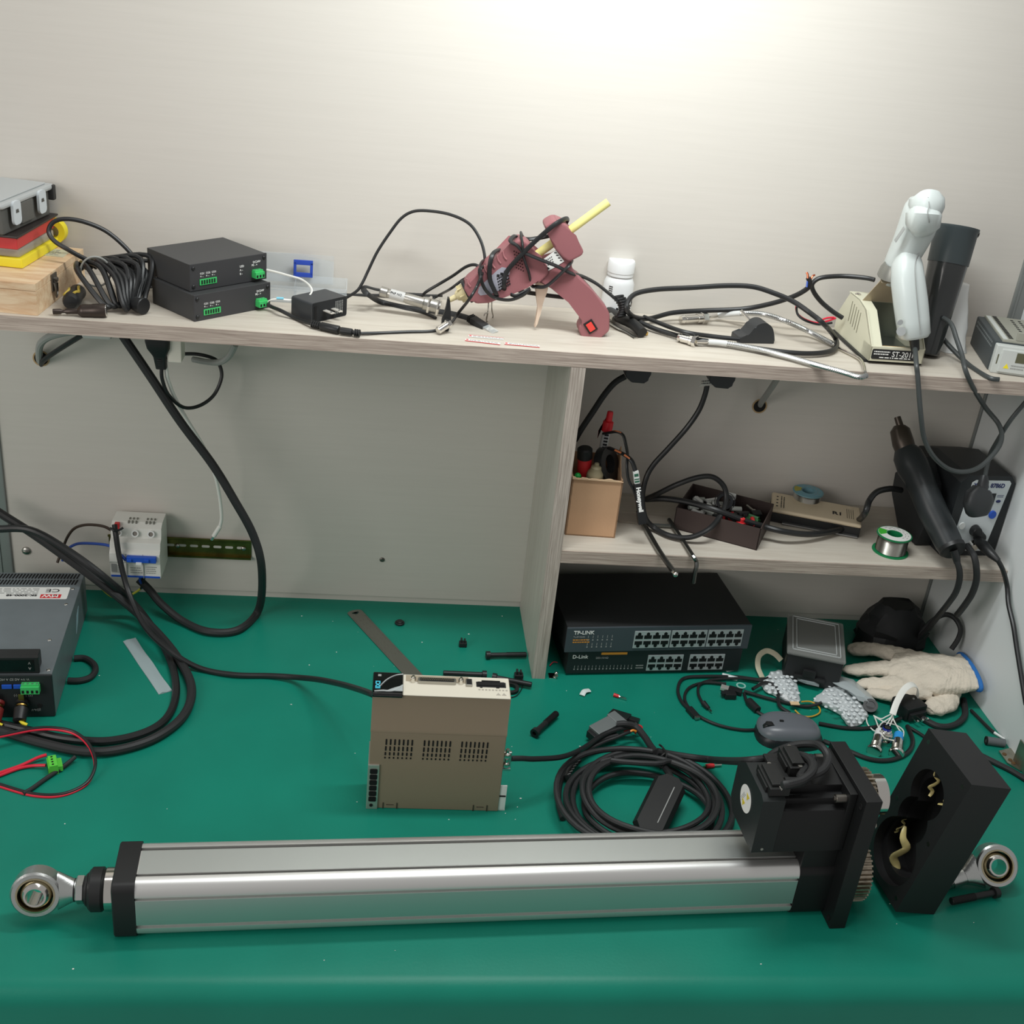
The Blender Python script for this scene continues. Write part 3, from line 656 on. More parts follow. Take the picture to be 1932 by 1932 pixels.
g=G(); g.box((.0262,-.0085,.1015),(.0700,-.001,.111),.001); g.box((.0275,-.0115,.1035),(.0345,-.007,.1085),.0008);  g.box((.052,-.0115,.1035),(.060,-.007,.1085),.0008); g.build('toggle_bar',BLU,bk)
g=G(); g.box((.0405,-.0105,.0985),(.0490,-.0045,.1030),.0006); g.build('toggle_link',WHT,bk)
g=G(); g.box((.001,-.0007,.0715),(.0735,.0,.0745)); g.build('blue_stripe',BLU,bb)
g=G(); g.box((.002,-.0006,.080),(.010,0,.094)); dashes(g,fr((.003,-.0001,.078),(1,0,0),(0,0,1)),.02,.014,4,random.Random(8)); dashes(g,fr((.030,-.0001,.078),(1,0,0),(0,0,1)),.02,.012,3,random.Random(9)); dashes(g,fr((.053,-.0001,.078),(1,0,0),(0,0,1)),.018,.014,4,random.Random(4)); g.build('fine_print',PRG,bb)
g=G(); g.box((.006,.017,.1415),(.013,.024,.1535),.0003); g.build('red_label',RED,bb)
Py=lambda *a:[aty(*p) for p in a]
cable('supply_cable',Py((232,634,.10),(285,712,.095),(340,795,.09),(400,875,.085),(440,940,.08),(478,1010,.08),(494,1075,.085))+zs((488,1150,.012),(450,1188,.0065),(395,1192,.0065),(345,1172,.0065))+Py((305,1140,.135),(283,1114,.150),(262,1093,.158)),.0062,RUBM,'thick black cable looping down from the shelf to the breaker foot')
cable('mains_cable',Py((-25,950,.155),(0,968,.15),(60,1006,.135),(125,1052,.12),(200,1108,.105))+zs((268,1165,.026),(326,1228,.010),(360,1290,.0068),(350,1345,.0068),(300,1388,.0068),(230,1413,.0068),(160,1418,.0068),(80,1402,.0068),(0,1378,.0068),(-30,1368,.0068)),.0064,RUBM,'thicker outer black cable curving from the left edge around the power supply',sm=8)
cable('mains_cable',Py((-25,1000,.13),(0,998,.13),(60,1001,.12),(130,1040,.108),(200,1092,.095))+zs((262,1150,.022),(312,1225,.008),(332,1290,.0055),(322,1343,.0055),(283,1378,.0055),(205,1398,.0055),(120,1393,.0055),(50,1377,.0055),(0,1366,.0055),(-30,1360,.0055)),.0056,RUB,'inner shiny black cable beside the thicker one, rounding the power supply')
cable('drive_cable',[aty(216,990,.138),aty(219,1012,.128),aty(226,1055,.118),aty(242,1115,.10)]+zs((272,1180,.034),(318,1226,.026),(375,1260,.0055),(440,1273,.0045),(510,1275,.0045))+Py((560,1278,-.035),(600,1282,-.075),(640,1290,-.13),(672,1299,-.185),(698,1308,-.237),(712,1314,-.2520)),.0042,RUB,'black cable running from the breaker across the mat to the servo drive')
g=G(); p=aty(217,997,.131); g.T=Matrix.Identity(4)
g.tube([p+V((-.006,-.003,.002)),p+V((0,-.007,0)),p+V((.006,-.003,-.001)),p+V((.012,.0,.002))],.0018); o=g.build('cable_tie',BLK); tag(o,'black tie around the cable at the top left of the breaker','cable tie')
cable('brown_wire',zs((108,1062,.078))+Py((118,1036,.165),(128,1012,.165),(142,996,.165),(165,990,.16),(195,993,.155),(214,1003,.15),(226,1010,.145)),.0022,mat('brown_insulation',(52,38,26),.4),'brown wire arching into the upper left of the breaker')
cable('blue_wire',Py((118,1058,.17),(124,1040,.17),(140,1028,.168),(160,1025,.165),(200,1028,.150),(216,1036,.140),(228,1046,.130),(238,1058,.126)),.0022,mat('blue_insulation',(40,75,160),.4),'blue wire arching into the left of the breaker')
cable('earth_wire',Py((188,1098,.17),(194,1112,.165),(212,1126,.160),(232,1128,.158),(255,1118,.158),(268,1108,.160)),.0018,mat('yellow_green_insulation',(200,195,70),.4),'yellow and green earth wire looping under the breaker')
for i,x in enumerate((270,277)): cable('breaker_lead',Py((x-4,1086,.150),(x-6,1095,.150),(270-i*2,1106,.154),(266,1110,.158)),.0020,mat('blue_insulation',(40,75,160),.4) if i==0 else RUB,('blue' if i==0 else 'black')+' lead coming out of the breaker foot')
# sockets, plugs and charger below the shelf
c=aty(78,678,.2)
cable('grey_conduit',[aty(78,690,.21),aty(74,672,.198),aty(76,650,.18),aty(92,636,.16),aty(120,628,.14),aty(150,624,.13)],.0052,GRYC,'grey cable bending from the wall hole up to the shelf underside')
cable('short_black_cable',[aty(78,690,.208),aty(82,680,.195),aty(110,660,.17),aty(152,634,.14),aty(170,622,.13)],.0038,RUB,'black cable rising from the left wall hole to the shelf underside')
g=G(); a=aty(160,632,.12); b=aty(216,636,.12); g.box((a.x,.10,.4600),(b.x,.14,.5003),.004); o=g.build('cable_clip',mat('grey_clip',(196,198,194),.5)); tag(o,'pale grey cable holder stuck under the left end of the shelf','cable holder')
pl_=thing('power_plug','black mains plug hanging under the shelf beside a white charger','plug',(0,0,0))
a=aty(299,645,.09); g=G(); zt_=.5003
rings=[[(aty(298,640,.09).x+x,.09+y,.5001) for x,y in rr(.033,.028,.013,3)]]
for (py,hw,hd) in ((642,.0165,.014),(655,.0150,.013),(668,.0095,.009),(672,.0085,.008),(694,.0070,.007)):
    c=aty(298+(py-636)*.12,py,.09); rings.append([(c.x+x,c.y+y,min(c.z,.5001)) for x,y in rr(hw*2,hd*2,hw*.4,3)])
g.loft(rings); g.build('plug_body',BLK,pl_)
g=G(); 
for k in range(4):
    c=aty(303+k*.4,676+k*4.5,.09); g.ring(Matrix.Translation(c),.0088-.0005*k,.005,-.0008,.0008,14)
g.build('strain_relief',BLK,pl_)
cable('loop_cable',Py((305,694,.09),(306,715,.09),(318,745,.095),(345,768,.11),(375,766,.13),(403,746,.145),(418,712,.155),(413,686,.16),(400,675,.165),(370,668,.165),(335,668,.16)),.0026,RUB,'thin black cord making a loop below the shelf beside the plug')
ch=thing('usb_charger','white plug-in usb charger hanging below the shelf','charger',(0,0,0))
c0=aty(318,640,.085); c1=aty(330,690,.085); g=G(); g.box((c0.x-.002,.085,c1.z+.004),(c0.x+.0165,.115,.5003),.002); g.build('charger_body',mat('charger_white',(228,224,212),.4),ch)
cable('usb_cable',Py((313,690,.095),(315,706,.095),(317,716,.097),(330,750,.105),(355,795,.115),(385,845,.13),(405,895,.14),(414,935,.15),(418,975,.155),(415,993,.158)),.0026,WHTC,'thin white charging cable dangling in front of the wall',sm=8)
g=G(); a,b=aty(415,993,.158),aty(403,1012,.160); g.cyl(a,b,.0035,n=12,ch=.0008); g2=b+(b-a).normalized()*.007; o=g.build('usb_plug',WHTC); tag(o,'white charging plug at the lower end of the dangling cable','plug')
g=G(); g.cyl(b,g2,.0024,n=8); g.build('metal_tip',CHR,o)
cable('grey_conduit',Py((365,678,.17),(392,683,.15),(415,683,.13),(432,672,.115),(444,650,.10)),.0045,GRYC,'grey cable curving up behind the shelf edge right of the charger')
# ================================================================ loose bits on the mat left
g=G(); a,b=at(244,1207,.0015),at(312,1306,.0015); T=fr(a,b-a,z=(0,0,1)); Lh=(b-a).length
g.loft([[(Lh*k/10,-.0095,.0008*math.sin(k)),(Lh*k/10,-.004,.0012+.0006*math.sin(k*2)),(Lh*k/10,.002,.0004+.0006*math.cos(k)),(Lh*k/10,.0095,.001*math.cos(k*1.3)),(Lh*k/10,.0095,-.0012),(Lh*k/10,-.0095,-.0012)] for k in range(11)],T=T); o=g.build('plastic_strip',mat('hazy_film',(190,205,208),.3,alpha=.55)); tag(o,'crumpled clear plastic strip lying on the mat right of the power supply','plastic strip')
cable('black_sleeve',zs((140,1242,.0045),(160,1242,.0045),(176,1252,.0045),(180,1265,.0045),(170,1278,.0045),(150,1284,.0045),(128,1284,.0045)),.0045,RUBM,'short thick black cable loop sticking out right of the power supply')
g=G(); 
pts=zs((-20,1389,.022),(0,1387,.022),(60,1375,.020),(100,1373,.018),(140,1381,.016),(167,1403,.014),(180,1436,.012),(172,1466,.006),(150,1486,.003),(110,1499,.003),(60,1497,.003),(0,1480,.003),(-20,1474,.003))
g.tube(pts,.0021,sm=8); o=g.build('twin_wire',RUB); tag(o,'red and black twin wire looping at the left edge of the bench','wire')
g=G(); g.tube([p+V((-.0004,-.0016,-.0016)) for p in pts],.0018,sm=8); g.build('red_core',REDW,o)
tb=thing('terminal_block','green plug-in terminal block with two red wires lying on the mat','terminal block',at(100,1452,0),fr((0,0,0),(.35,-.94,0)))
g=G(); g.box((-.011,-.006,0),(.011,.006,.012),.0005); g.box((-.009,.004,.002),(.009,.0115,.010),.0005); g.box((-.011,-.0045,.0115),(.011,.0055,.0145),.0005); g.build('block_body',mat('terminal_lime',(95,205,70),.4),tb)
g=G()
for k in range(4): g.box((-.0095+k*.0052,-.0063,.0025),(-.0062+k*.0052,-.0055,.0065)); g.cyl((-.0078+k*.0052,0,.0144),(-.0078+k*.0052,0,.0148),.0014,n=10)
g.build('wire_holes',DKHOLE,tb)
cable('red_wire',zs((-20,1466,.004),(0,1458,.004),(40,1444,.004),(70,1430,.007),(88,1424,.009)),.0021,REDW,'upper red wire leading into the green terminal block',sm=6)
cable('red_wire',zs((-20,1470,.003),(0,1463,.003),(35,1450,.003),(60,1445,.004),(86,1444,.006)),.0020,REDW,'lower red wire leading into the green terminal block',sm=6)
cable('black_lead',zs((142,1428,.008),(120,1446,.004),(85,1470,.003),(60,1488,.003),(44,1497,.003)),.0028,RUBM,'short black lead end beside the green terminal block')
# ================================================================ left stack on the shelf
wb=thing('wooden_box','pale pine box with a metal clasp, lowest of the stack on the shelf','box',(-.7026,.0055,S),(0,0,-.0921))
g=G(); g.box((-.118,0,0),(0,.180,.031),.0005); g.build('box_base',WOOD,wb)
g=G(); g.box((-.118,0,.0314),(0,.180,.041),.0005); g.build('box_lid',WOOD,wb)
g=G(); g.box((0,.052,.016),(.0022,.070,.0385),.0006); g.box((.0022,.056,.010),(.0042,.061,.030),.0005); g.tube([(.003,.054,.028),(.006,.053,.018),(.004,.058,.008),(.003,.066,.014),(.004,.064,.026)],.0011,n=8); g.cyl((.001,.061,.031),(.006,.061,.031),.003); g.build('clasp',STLD,wb)
g=G(); g.box((-.062,.128,.0411),(-.010,.164,.0416)); lb=g.build('paper_label',mat('label_greenish',(196,196,172),.6),wb)
g=G(); dashes(g,Matrix.Translation((-.058,.132,.0417)),.044,.028,5,random.Random(3)); g.build('fine_print',PRG,lb)
z=S+.0412
yb_=thing('blister_case','yellow plastic case with a clear lid lying on the wooden box','case',(-.7337,.0664,z),(0,0,-.1302))
g=G(); g.box((-.092,0,0),(0,.120,.0128),.002); g.ring(fr((-.008,.126,.020),(1,0,0),(0,0,1)),.017,.0085,-.006,.006,26); g.build('yellow_base',YEL,yb_)
g=G(); g.box((-.090,.003,.0128),(-.004,.116,.0245),.003); g.build('clear_lid',mat('clear_lid_tint',(205,200,190),.2,alpha=.5),yb_)
z+=.0247
rd_=thing('red_tray_case','red tray with a dark cover wedged between the yellow case and the organiser','case',(-.738,.0655,z),(0,0,-.1125))
g=G(); g.box((-.090,0,0),(0,.130,.0150),.001); g.build('red_tray',mat('tray_red',(200,60,62),.45),rd_)
g=G(); g.box((-.090,-.004,.0150),(.003,.134,.0178),.0008); g.build('dark_cover',mat('dark_brown_film',(52,46,44),.4),rd_)
z+=.0180
og=thing('parts_organizer','grey parts organiser box with a frosted latch lid, topmost of the stack','organiser',(-.7485,.056,z),(0,0,-.189))
g=G(); P=[(-.078,0),(0,0),(0,.136),(-.078,.136)]
g.box((-.078,.004,0),(-.004,.134,.034),.003); g.box((-.010,.045,.006),(.001,.080,.0345),.003);  g.build('organizer_body',mat('organizer_grey',(92,92,88),.5),og)
g=G(); g.box((-.080,-.003,.034),(.0015,.140,.0415),.003); g.box((-.074,.006,.0415),(-.006,.130,.0440),.002); ld=g.build('organizer_lid',mat('frosted_lid',(190,194,194),.35,alpha=.9),og)
for y in (.028,.098):
    g=G(); g.prism(rr(.020,.030,.006,4),0,.0035,fr((.001,y,.0255),(0,1,0),(0,0,1))); lt=g.build('latch',mat('latch_frost',(205,212,216),.4),og)
    g=G(); g.prism([(-.004,-.002),(.004,-.002),(.0025,.0025),(-.0035,.0025)],.0034,.0038,fr((.001,y,.0275),(0,1,0),(0,0,1))); g.build('latch_slot',mat('slot_grey',(60,60,60),.6),lt)
g=G(); g.box((-.006,.132,.020),(.0035,.1405,.0405),.002); g.build('hinge_post',mat('organizer_dark',(50,50,50),.5),og)
# hex bit, socket bit, cable coil
t=thing('screwdriver_handle','black and yellow striped screwdriver handle lying beside the wooden box','screwdriver',at(133,570,S+.0115)); p1=at(155,540,S+.011)-at(133,570,S+.0115)
g=G(); g.lathe([(.002,-.003),(.0085,-.002),(.0105,.002),(.0112,.008),(.0108,.02),(.0100,.032),(.0106,.045),(.007,.055),(.004,.058)],along((0,0,0),p1),8 if False else 20); g.build('handle',BLK,t)
T=along((0,0,0),p1)
for a0 in (.7,1.9):
    g=G(); vs=[]; 
    pts=[T@V((.0109*math.cos(a0+da),.0109*math.sin(a0+da),h)) for da,h in ((0,.006),(.1,.013),(.35,.020),(.15,.028),(.0,.036))]
    g.tube(pts,.0019,sx=1,sy=1,n=6); g.build('yellow_stripe',mat('dull_yellow',(190,165,70),.5),t)
t=thing('socket_bit','dark steel hex socket bit lying at the front edge beside the wooden box','socket bit',at(100,588,S+.005)); d=at(200,586,S+.0085)-at(100,588,S+.005); u_=d.normalized(); Lb=d.length
g=G(); T=along((0,0,0),d)
g.lathe([(.0035,0),(.0035,.009),(.0022,.011),(.0022,.014),(.0036,.016),(.0036,Lb*.46),(.0078,Lb*.53),(.0084,Lb*.56),(.0084,Lb*.74),(.0090,Lb*.76),(.0090,Lb*.985),(.0082,Lb)],T,6 if False else 20); o=g.build('bit_body',mat('dark_bit_steel',(74,66,62),.35,.8),t)
g=G(); g.ring(T@Matrix.Translation((0,0,Lb-.001)),.0080,.0055,0,.0018,20); g.build('socket_rim',CHR,t)
g=G(); g.cyl(T@V((0,0,Lb-.0006)),T@V((0,0,Lb+.0002)),.0055,n=6); g.build('socket_mouth',DKHOLE,t)
cc_=thing('coiled_cord','bundle of coiled black cord tied with a grey band on the shelf','coiled cord',(0,0,0))
g=G(); rn=random.Random(11)
A0=aty(146,500,.115); B0=at(222,581,S+.006)
for k in range(6):
    o1=V((rn.uniform(-.010,.010),rn.uniform(-.012,.008),rn.uniform(-.004,.004)))
    a=A0+V((.006*k,.0,.001*k)); b=B0+V((.007*k-.014,.004*k,.002)); m=(a+b)/2+V((.004*k,0,.018+.002*k))
    g.tube([a+V((-.002,.0,-.006)),a+V((0,-.002,.003)),m+V((-.014+.004*k,-.008,.000)),b+V((-.004,-.004,.004)),b+V((.006,0,0)),b+V((.008,.010,.006)),m+V((.010+.002*k,.012,.006)),a+V((.010,.010,.004)),a+V((-.002,.0,-.006))],.0034,n=8,sm=6)
A1=aty(183,497,.10); B1=at(252,575,S+.008)
for k in range(6):
    a=A1+V((.0055*k,0,-.0012*k)); b=B1+V((.0016*k-.006,.006*k-.014,.001*k)); m=(a+b)/2+V((.010,0,.012))
    g.tube([a,a+V((.002,-.004,.004)),m+V((-.004+.002*k,-.008,.002)),b+V((-.003,-.005,.006)),b+V((.001,.002,0)),m+V((.012,.008,.004)),a+V((.006,.008,.002)),a],.0034,n=8,sm=6)
g.build('cord',RUB,cc_)
cm=aty(172,506,.080); g=G(); e1=V((.017,0,.010)); e2=V((.006,.010,-.020)); g.tube([cm+V((.004,.006,-.006))+e1*math.cos(a)+e2*math.sin(a) for a in [2*PI*k/14 for k in range(14)]],.0013,closed=True,n=8); g.build('tie_band',GRYC,cc_)
c=at(272,578,S+.0115); g=G(); g.cyl(c+V((-.014,.010,-.001)),c,.0085,.0110,n=20,ch=.001); g.tube([c+V((-.014,.010,-.001)),c+V((-.024,.018,-.003))],.005,sm=1); g.build('plug',BLK,cc_)
cable('device_cable',Py((294,540,.15),(278,522,.14),(262,497,.13),(235,465,.13),(200,436,.13),(160,419,.125),(125,413,.12),(101,419,.115),(92,437,.11),(103,455,.105),(130,472,.10),(160,488,.105),(188,500,.115),(215,497,.125),(245,491,.13),(282,492,.135)),.0030,RUB,'black cable making a tall loop between the stack and the dark boxes',sm=8)
g=G(); c=aty(283,522,.165); g.cyl(c+V((0,0,-.010)),c+V((0,0,.006)),.0085,n=18,ch=.002); g.tube([c+V((-.004,0,-.008)),c+V((.002,-.004,-.016))],.006); o=g.build('round_plug',mat('grey_black',(60,60,58),.5)); tag(o,'dull black round plug half hidden behind the lower dark box','plug')
# ================================================================ two dark converter boxes
def convbox(loc,yaw,dims,label,has_led):
    w,d,h=dims; t=thing('converter_box',label,'electronics box',loc,(0,0,yaw),group='dark grey converter boxes on the shelf')
    g=G(); g.box((.0005,.003,0),(w-.0005,d,h),.0008); g.build('case',DARKST,t)
    g=G(); g.box((0,0,-.0002),(w,.003,h+.0006),.0009); f=g.build('front_panel',mat('panel_dark_grey',(58,58,60),.5),t)
    for x in (.005,w-.005):
        for z in (.006,h-.005):
            g=G(); g.lathe([(.0026,0),(.0026,.0008),(.0018,.0016),(.0001,.0016)],fr((x,-.0001,z),(1,0,0),z=(0,-1,0)),12); g.build('screw',BLK,f)
    x0=.014; 
    g=G(); g.box((x0,-.0012,.0065),(x0+.0265,0,.0145),.0004); c=g.build('signal_socket',GRN,f)
    g=G()
    for k in range(6): g.box((x0+.002+k*.0039,-.0016,.0080),(x0+.0043+k*.0039,-.001,.0132))
    g.build('socket_slots',mat('slot_dark_green',(14,40,24),.6),c)
    terminal(f,w-.0255,0,.0055,.0150,.0105,.0095,3,nm='power_terminal')
    for k in range(3): 
        text('CO%d'%(k+1),.0034,fr((x0+.001+k*.009,-.0002,.0205),(1,0,0),(0,0,1)),PRW,f); text('+ -',.0042,fr((x0+.001+k*.009,-.0002,.0165),(1,0,0),(0,0,1)),PRW,f)
    text('DC24V',.0040,fr((w-.0235,-.0002,.0245),(1,0,0),(0,0,1)),PRW,f); text('PE - +',.0038,fr((w-.0255,-.0002,.0205),(1,0,0),(0,0,1)),PRW,f)
    if has_led:
        text('LED',.0040,fr((w-.045,-.0002,.0215),(1,0,0),(0,0,1)),PRW,f); text('A -',.0040,fr((w-.045,-.0002,.0165),(1,0,0),(0,0,1)),PRW,f); text('B -',.0040,fr((w-.045,-.0002,.0115),(1,0,0),(0,0,1)),PRW,f)
    return t
convbox((-.5125,.0225,S),.766,(.1225,.094,.0345),'dark grey metal converter box, lower of the two stacked on the shelf',False)
convbox((-.519,.037,S+.0352),.766,(.1225,.096,.0350),'dark grey metal converter box, upper one, set askew on another',True)
cable('white_wire',Py((503,509,.105),(520,513,.10),(545,520,.095),(568,527,.095),(584,539,.095),(588,551,.09),(575,563,.085),(550,566,.082),(525,564,.085),(510,566,.09),(503,572,.095)),.0009,WHTC,'white twin wire looping between the green terminals of both dark boxes',sx=1.6,sy=.8)
cable('blue_wire_segment',Py((522,562.5,.0835),(535,563,.0825)),.0016,mat('pale_blue_insulation',(130,205,230),.5),'pale blue sleeve on the white wire looping between the dark boxes',sm=1)
# clear box with blue latch behind
cb=thing('clear_storage_box','clear plastic box with a blue latch standing behind the lower dark box','storage box',(-.335,.135,S),(0,0,.02))
CB=mat('clear_box_plastic',(226,234,238),.25,alpha=.2)
g=G(); x1,x0=.012,-.14; t_=.0012; zz=.0235
g.box((x0,0,0),(x1,.058,t_)); g.box((x0,0,0),(x1,t_,zz)); g.box((x0,.057,0),(x1,.058,zz)); g.box((x0,0,0),(x0+t_,.058,zz)); g.box((x1-t_,0,0),(x1,.058,zz)); g.box((-.06,.001,0),(-.0592,.057,zz)); g.build('clear_tray',CB,cb)
g=G(); T=Matrix.Translation((0,.0615,.0))@Matrix.Rotation(math.radians(-8),4,'X'); g.box((x0,-.001,zz-.012),(x1-.02,.0004,.052),.0004,T=T); g.build('clear_lid',CB,cb)
lt=V((-.059,.012,.0)); Tt=Matrix.Translation((-.0505,.0565,.034))@Matrix.Rotation(math.radians(82),4,'X')
g=G(); g.ring(Matrix.Identity(4),.001,.0005,0,.0001,3) if False else None
g.box((-.0135,.005,0),(.0135,.012,.0028),.0008,T=Tt); g.box((-.0135,-.012,0),(.0135,-.0055,.0028),.0008,T=Tt); g.box((-.0135,-.009,0),(-.0095,.009,.0028),.0008,T=Tt); g.box((.0095,-.009,0),(.0135,.009,.0028),.0008,T=Tt); g.build('blue_latch',mat('latch_blue',(45,75,175),.4),cb)
# wall adapter
ad=thing('power_adapter','black plug-in power adapter lying with its two prongs towards the front','power adapter',(-.3652,.048,S),(0,0,.807))
w,d,h=.0641,.042,.0275
g=G(); g.prism(rr(w,h,.003,3,w/2,h/2),0,d*.55,fr((0,d*.55,0),(1,0,0),(0,0,1))); 
g.loft([[(x,.0,z) for x,z in rr(w-.002,h-.001,.003,3,w/2,h/2)],[(x,d*.55,z) for x,z in rr(w,h,.003,3,w/2,h/2)]]); g.loft([[(x,d*.55,z) for x,z in rr(w,h,.003,3,w/2,h/2)],[(x,d*.95,z) for x,z in rr(w-.001,h,.003,3,w/2,h/2)],[(x,d,z) for x,z in rr(w-.008,h-.006,.003,3,w/2,h/2)]]); g.build('adapter_body',mat('adapter_black',(52,55,58),.45),ad)
for x in (.020,.0345):
    g=G(); g.box((x,-.0165,.0135),(x+.0065,0,.0151),.0004); b_=g.build('prong',mat('prong_nickel',(222,218,210),.35,.45),ad); 
    g=G(); g.cyl((x+.00325,-.0125,.0153),(x+.00325,-.0125,.0131),.0014,n=12); g.build('prong_hole',DKHOLE,b_)
g=G(); g.box((.0045,-.0004,.005),(.0085,.0004,.0225)); g.build('rib_slot',DKHOLE,ad)
g=G(); dashes(g,fr((.042,-.0001,.0235),(0,0,-1),(1,0,0)),.019,.015,5,random.Random(6),1.); g.build('fine_print',PRG,ad)
ce=V((-.3652,.048,S)); AD=Matrix.Translation(ce)@Matrix.Rotation(.807,4,'Z')
g=G(); q=AD@V((w,.018,.016)); g.cyl(AD@V((w-.0005,.018,.015)),AD@V((w+.008,.018,.015)),.0034,.0024,n=12); g.build('strain_relief',BLK,ad).matrix_parent_inverse=AD.inverted()
cable('adapter_cord',[AD@V((w+.007,.018,.015))]+Py((672,550,.115),(683,535,.12),(695,510,.13),(712,475,.14),(735,440,.15),(757,412,.155),(780,399,.155),(810,398,.15),(850,405,.14),(885,422,.13),(905,450,.12),(914,480,.11),(914,505,.10),(908,520,.06),(900,540,.055),(885,565,.045))+zs((865,590,S+.012),(848,612,S+.004),(820,624,S+.002),(770,626,S+.002),(720,628,S+.002),(680,629,S+.0035)),.0021,RUB,'thin black cord rising in a tall arch beside the glue gun')
for (p0,p1,lb,lb2) in (((588,611),(640,623),'fatter black barrel connector at the end of the lead from the lower dark box',0),((643,624),(679,629),'slimmer black barrel connector plugged in at the front edge of the shelf',1)):
    a=at(*p0,S+.0058); b=at(*p1,S+.0058); d_=b-a; T=along(a,b); Lh=d_.length
    g=G()
    if not lb2:
        g.lathe([(.0028,0),(.0040,Lh*.08),(.0040,Lh*.3),(.0056,Lh*.36),(.0058,Lh*.97),(.005,Lh)],T,18)
        for k in range(4): g.ring(T@Matrix.Translation((0,0,Lh*(.02+k*.075))),.0050,.003,0,.0016,14)
    else:
        g.lathe([(.0048,0),(.0050,Lh*.05),(.0048,Lh*.58),(.003,Lh*.64),(.0026,Lh)],T,18)
        for k in range(3): g.ring(T@Matrix.Translation((0,0,Lh*(.72+k*.11))),.0050,.003,0,.0016,14)
    o=g.build('barrel_connector',BLK); tag(o,lb,'connector')
cable('power_lead',Py((505,575,.09),(515,580,.085),(530,586,.07))+zs((555,599,S+.003),(575,607,S+.004),(590,611.5,S+.0058)),.0026,RUB,'short black lead from the lower dark box to the barrel connectors')
# ================================================================ glue gun
GUN=mat('hazy_red_plastic',(148,94,98),.5,bump=.08,bs=700); Y0=.088  # lens haze is mixed into the gun's red
def gp(px,py): p=aty(px,py,Y0); return (p.x,p.z)
gg=thing('glue_gun','haze-greyed red hot glue gun wrapped in its own cord, standing on its grip','glue gun',(0,0,0))
def slab(g,pts,t,bev,y=Y0): g.prism([gp(*p) for p in pts],-t,t,fr((0,y,0),(1,0,0),(0,0,1)),bev=bev)
g=G()
slab(g,[(873,537),(881,524),(903,507),(938,476),(966,455),(972,447),(985,447),(997,454),(1013,479),(1030,492),(1034,510),(1016,528),(990,531),(950,554),(921,566),(895,567),(887,557),(880,552)],.0185,.0042)
slab(g,[(1024,420),(1043,409),(1053,411),(1068,419),(1078,440),(1098,465),(1097,475),(1070,489),(1058,480),(1043,463),(1031,437)],.0195,.0042)
slab(g,[(1010,500),(1016,486),(1028,492),(1056,472),(1078,486),(1074,508),(1090,515),(1116,545),(1143,577),(1148,588),(1147,619),(1127,636),(1096,634),(1089,617),(1091,608),(1102,599),(1070,565),(1040,534),(1014,529)],.0150,.0034)
body=g.build('gun_body',GUN,gg,ang=32)
g=G()
for (x,y) in ((884,532),(905,519),(917,507),(930,497),(941,488),(952,481)):
    a,b=aty(x-3,y-7,Y0-.0188),aty(x+4,y+9,Y0-.0188); g.tube([a,(a+b)/2+V((-.001,0,-.001)),b],.0011,n=6,sm=4)
g.build('grip_ribs',mat('hazy_red_pale',(168,112,115),.5),body)
g=G()
for i in range(4):
    for j in range(6):
        p=aty(970+i*4.2+j*.9,474+j*6.2+i*2,Y0-.0183); g.cyl(p,p+V((0,-.0006,0)),.0010,n=8)
g.build('vent_holes',mat('hole_dark_red',(60,28,30),.8),body)
g=G(); a,b=aty(882,549,Y0),aty(846,567,Y0); T=along(a,b); Lh=(b-a).length
g.lathe([(.0150,0),(.0150,.002),(.0125,.003),(.0065,Lh*.55),(.0040,Lh*.6),(.0034,Lh*.95),(.0016,Lh)],T,14)
for k in range(7): 
    q=T@Matrix.Rotation(2*PI*k/7,4,'Z'); g.box((.0055,-.0007,.002),(.0125,.0007,.012),.0003,T=q)
g.build('nozzle',mat('nozzle_cream',(214,202,160),.45),gg)
g=G(); g.lathe([(.0165,-.0015),(.0170,0),(.0165,.0025)],T,22); g.build('nozzle_collar',BLK,gg)
STK=mat('glue_stick_yellow',(240,232,150),.3,alpha=.85)
g=G(); g.tube([aty(1004,487,Y0),aty(1148,381,Y0)],.0056,n=18,sm=1); g.build('glue_stick',STK,gg)
g=G(); a,b=aty(1014,492,Y0),aty(1022,486,Y0); g.cyl(a,b,.013,.012,n=22,ch=.001); g.build('stick_guide',mat('guide_cream',(206,200,180),.5),gg)
# trigger
g=G(); g.prism([gp(*p) for p in ((1012,528),(1036,529),(1032,548),(1024,570),(1019,592),(1014,610),(1009,617),(1007,615),(1012,602),(1014,580),(1013,560),(1009,545))],-.005,.005,fr((0,Y0,0),(1,0,0),(0,0,1)),bev=.0012); g.build('trigger',mat('trigger_cream',(222,200,180),.45),gg)
# wire stand
g=G(); g.tube([aty(922,560,Y0-.006),aty(921,585,Y0-.012)]+zs((918,606,S+.0012),(930,598,S+.0012))+[aty(928,585,Y0+.004),aty(928,560,Y0)],.0010,sm=4); g.tube([aty(921,590,Y0-.012),aty(915,592,Y0-.01),aty(913,597,Y0-.014)],.0009,sm=4); g.build('wire_stand',STL,gg)
# switch
g=G(); cen=aty(1114,616,Y0-.0152); Tw=Matrix.Translation(cen)@Matrix.Rotation(math.radians(90),4,'X')@Matrix.Rotation(math.radians(38),4,'Z')
g.box((-.0068,-.0088,0),(.0068,.0088,.0012),.0006,T=Tw); sw_=g.build('switch_frame',BLK,gg)
g=G(); g.box((-.0044,-.0062,.001),(.0044,.0062,.0032),.0008,T=Tw); g.build('rocker',mat('rocker_red',(225,70,62),.35),sw_)
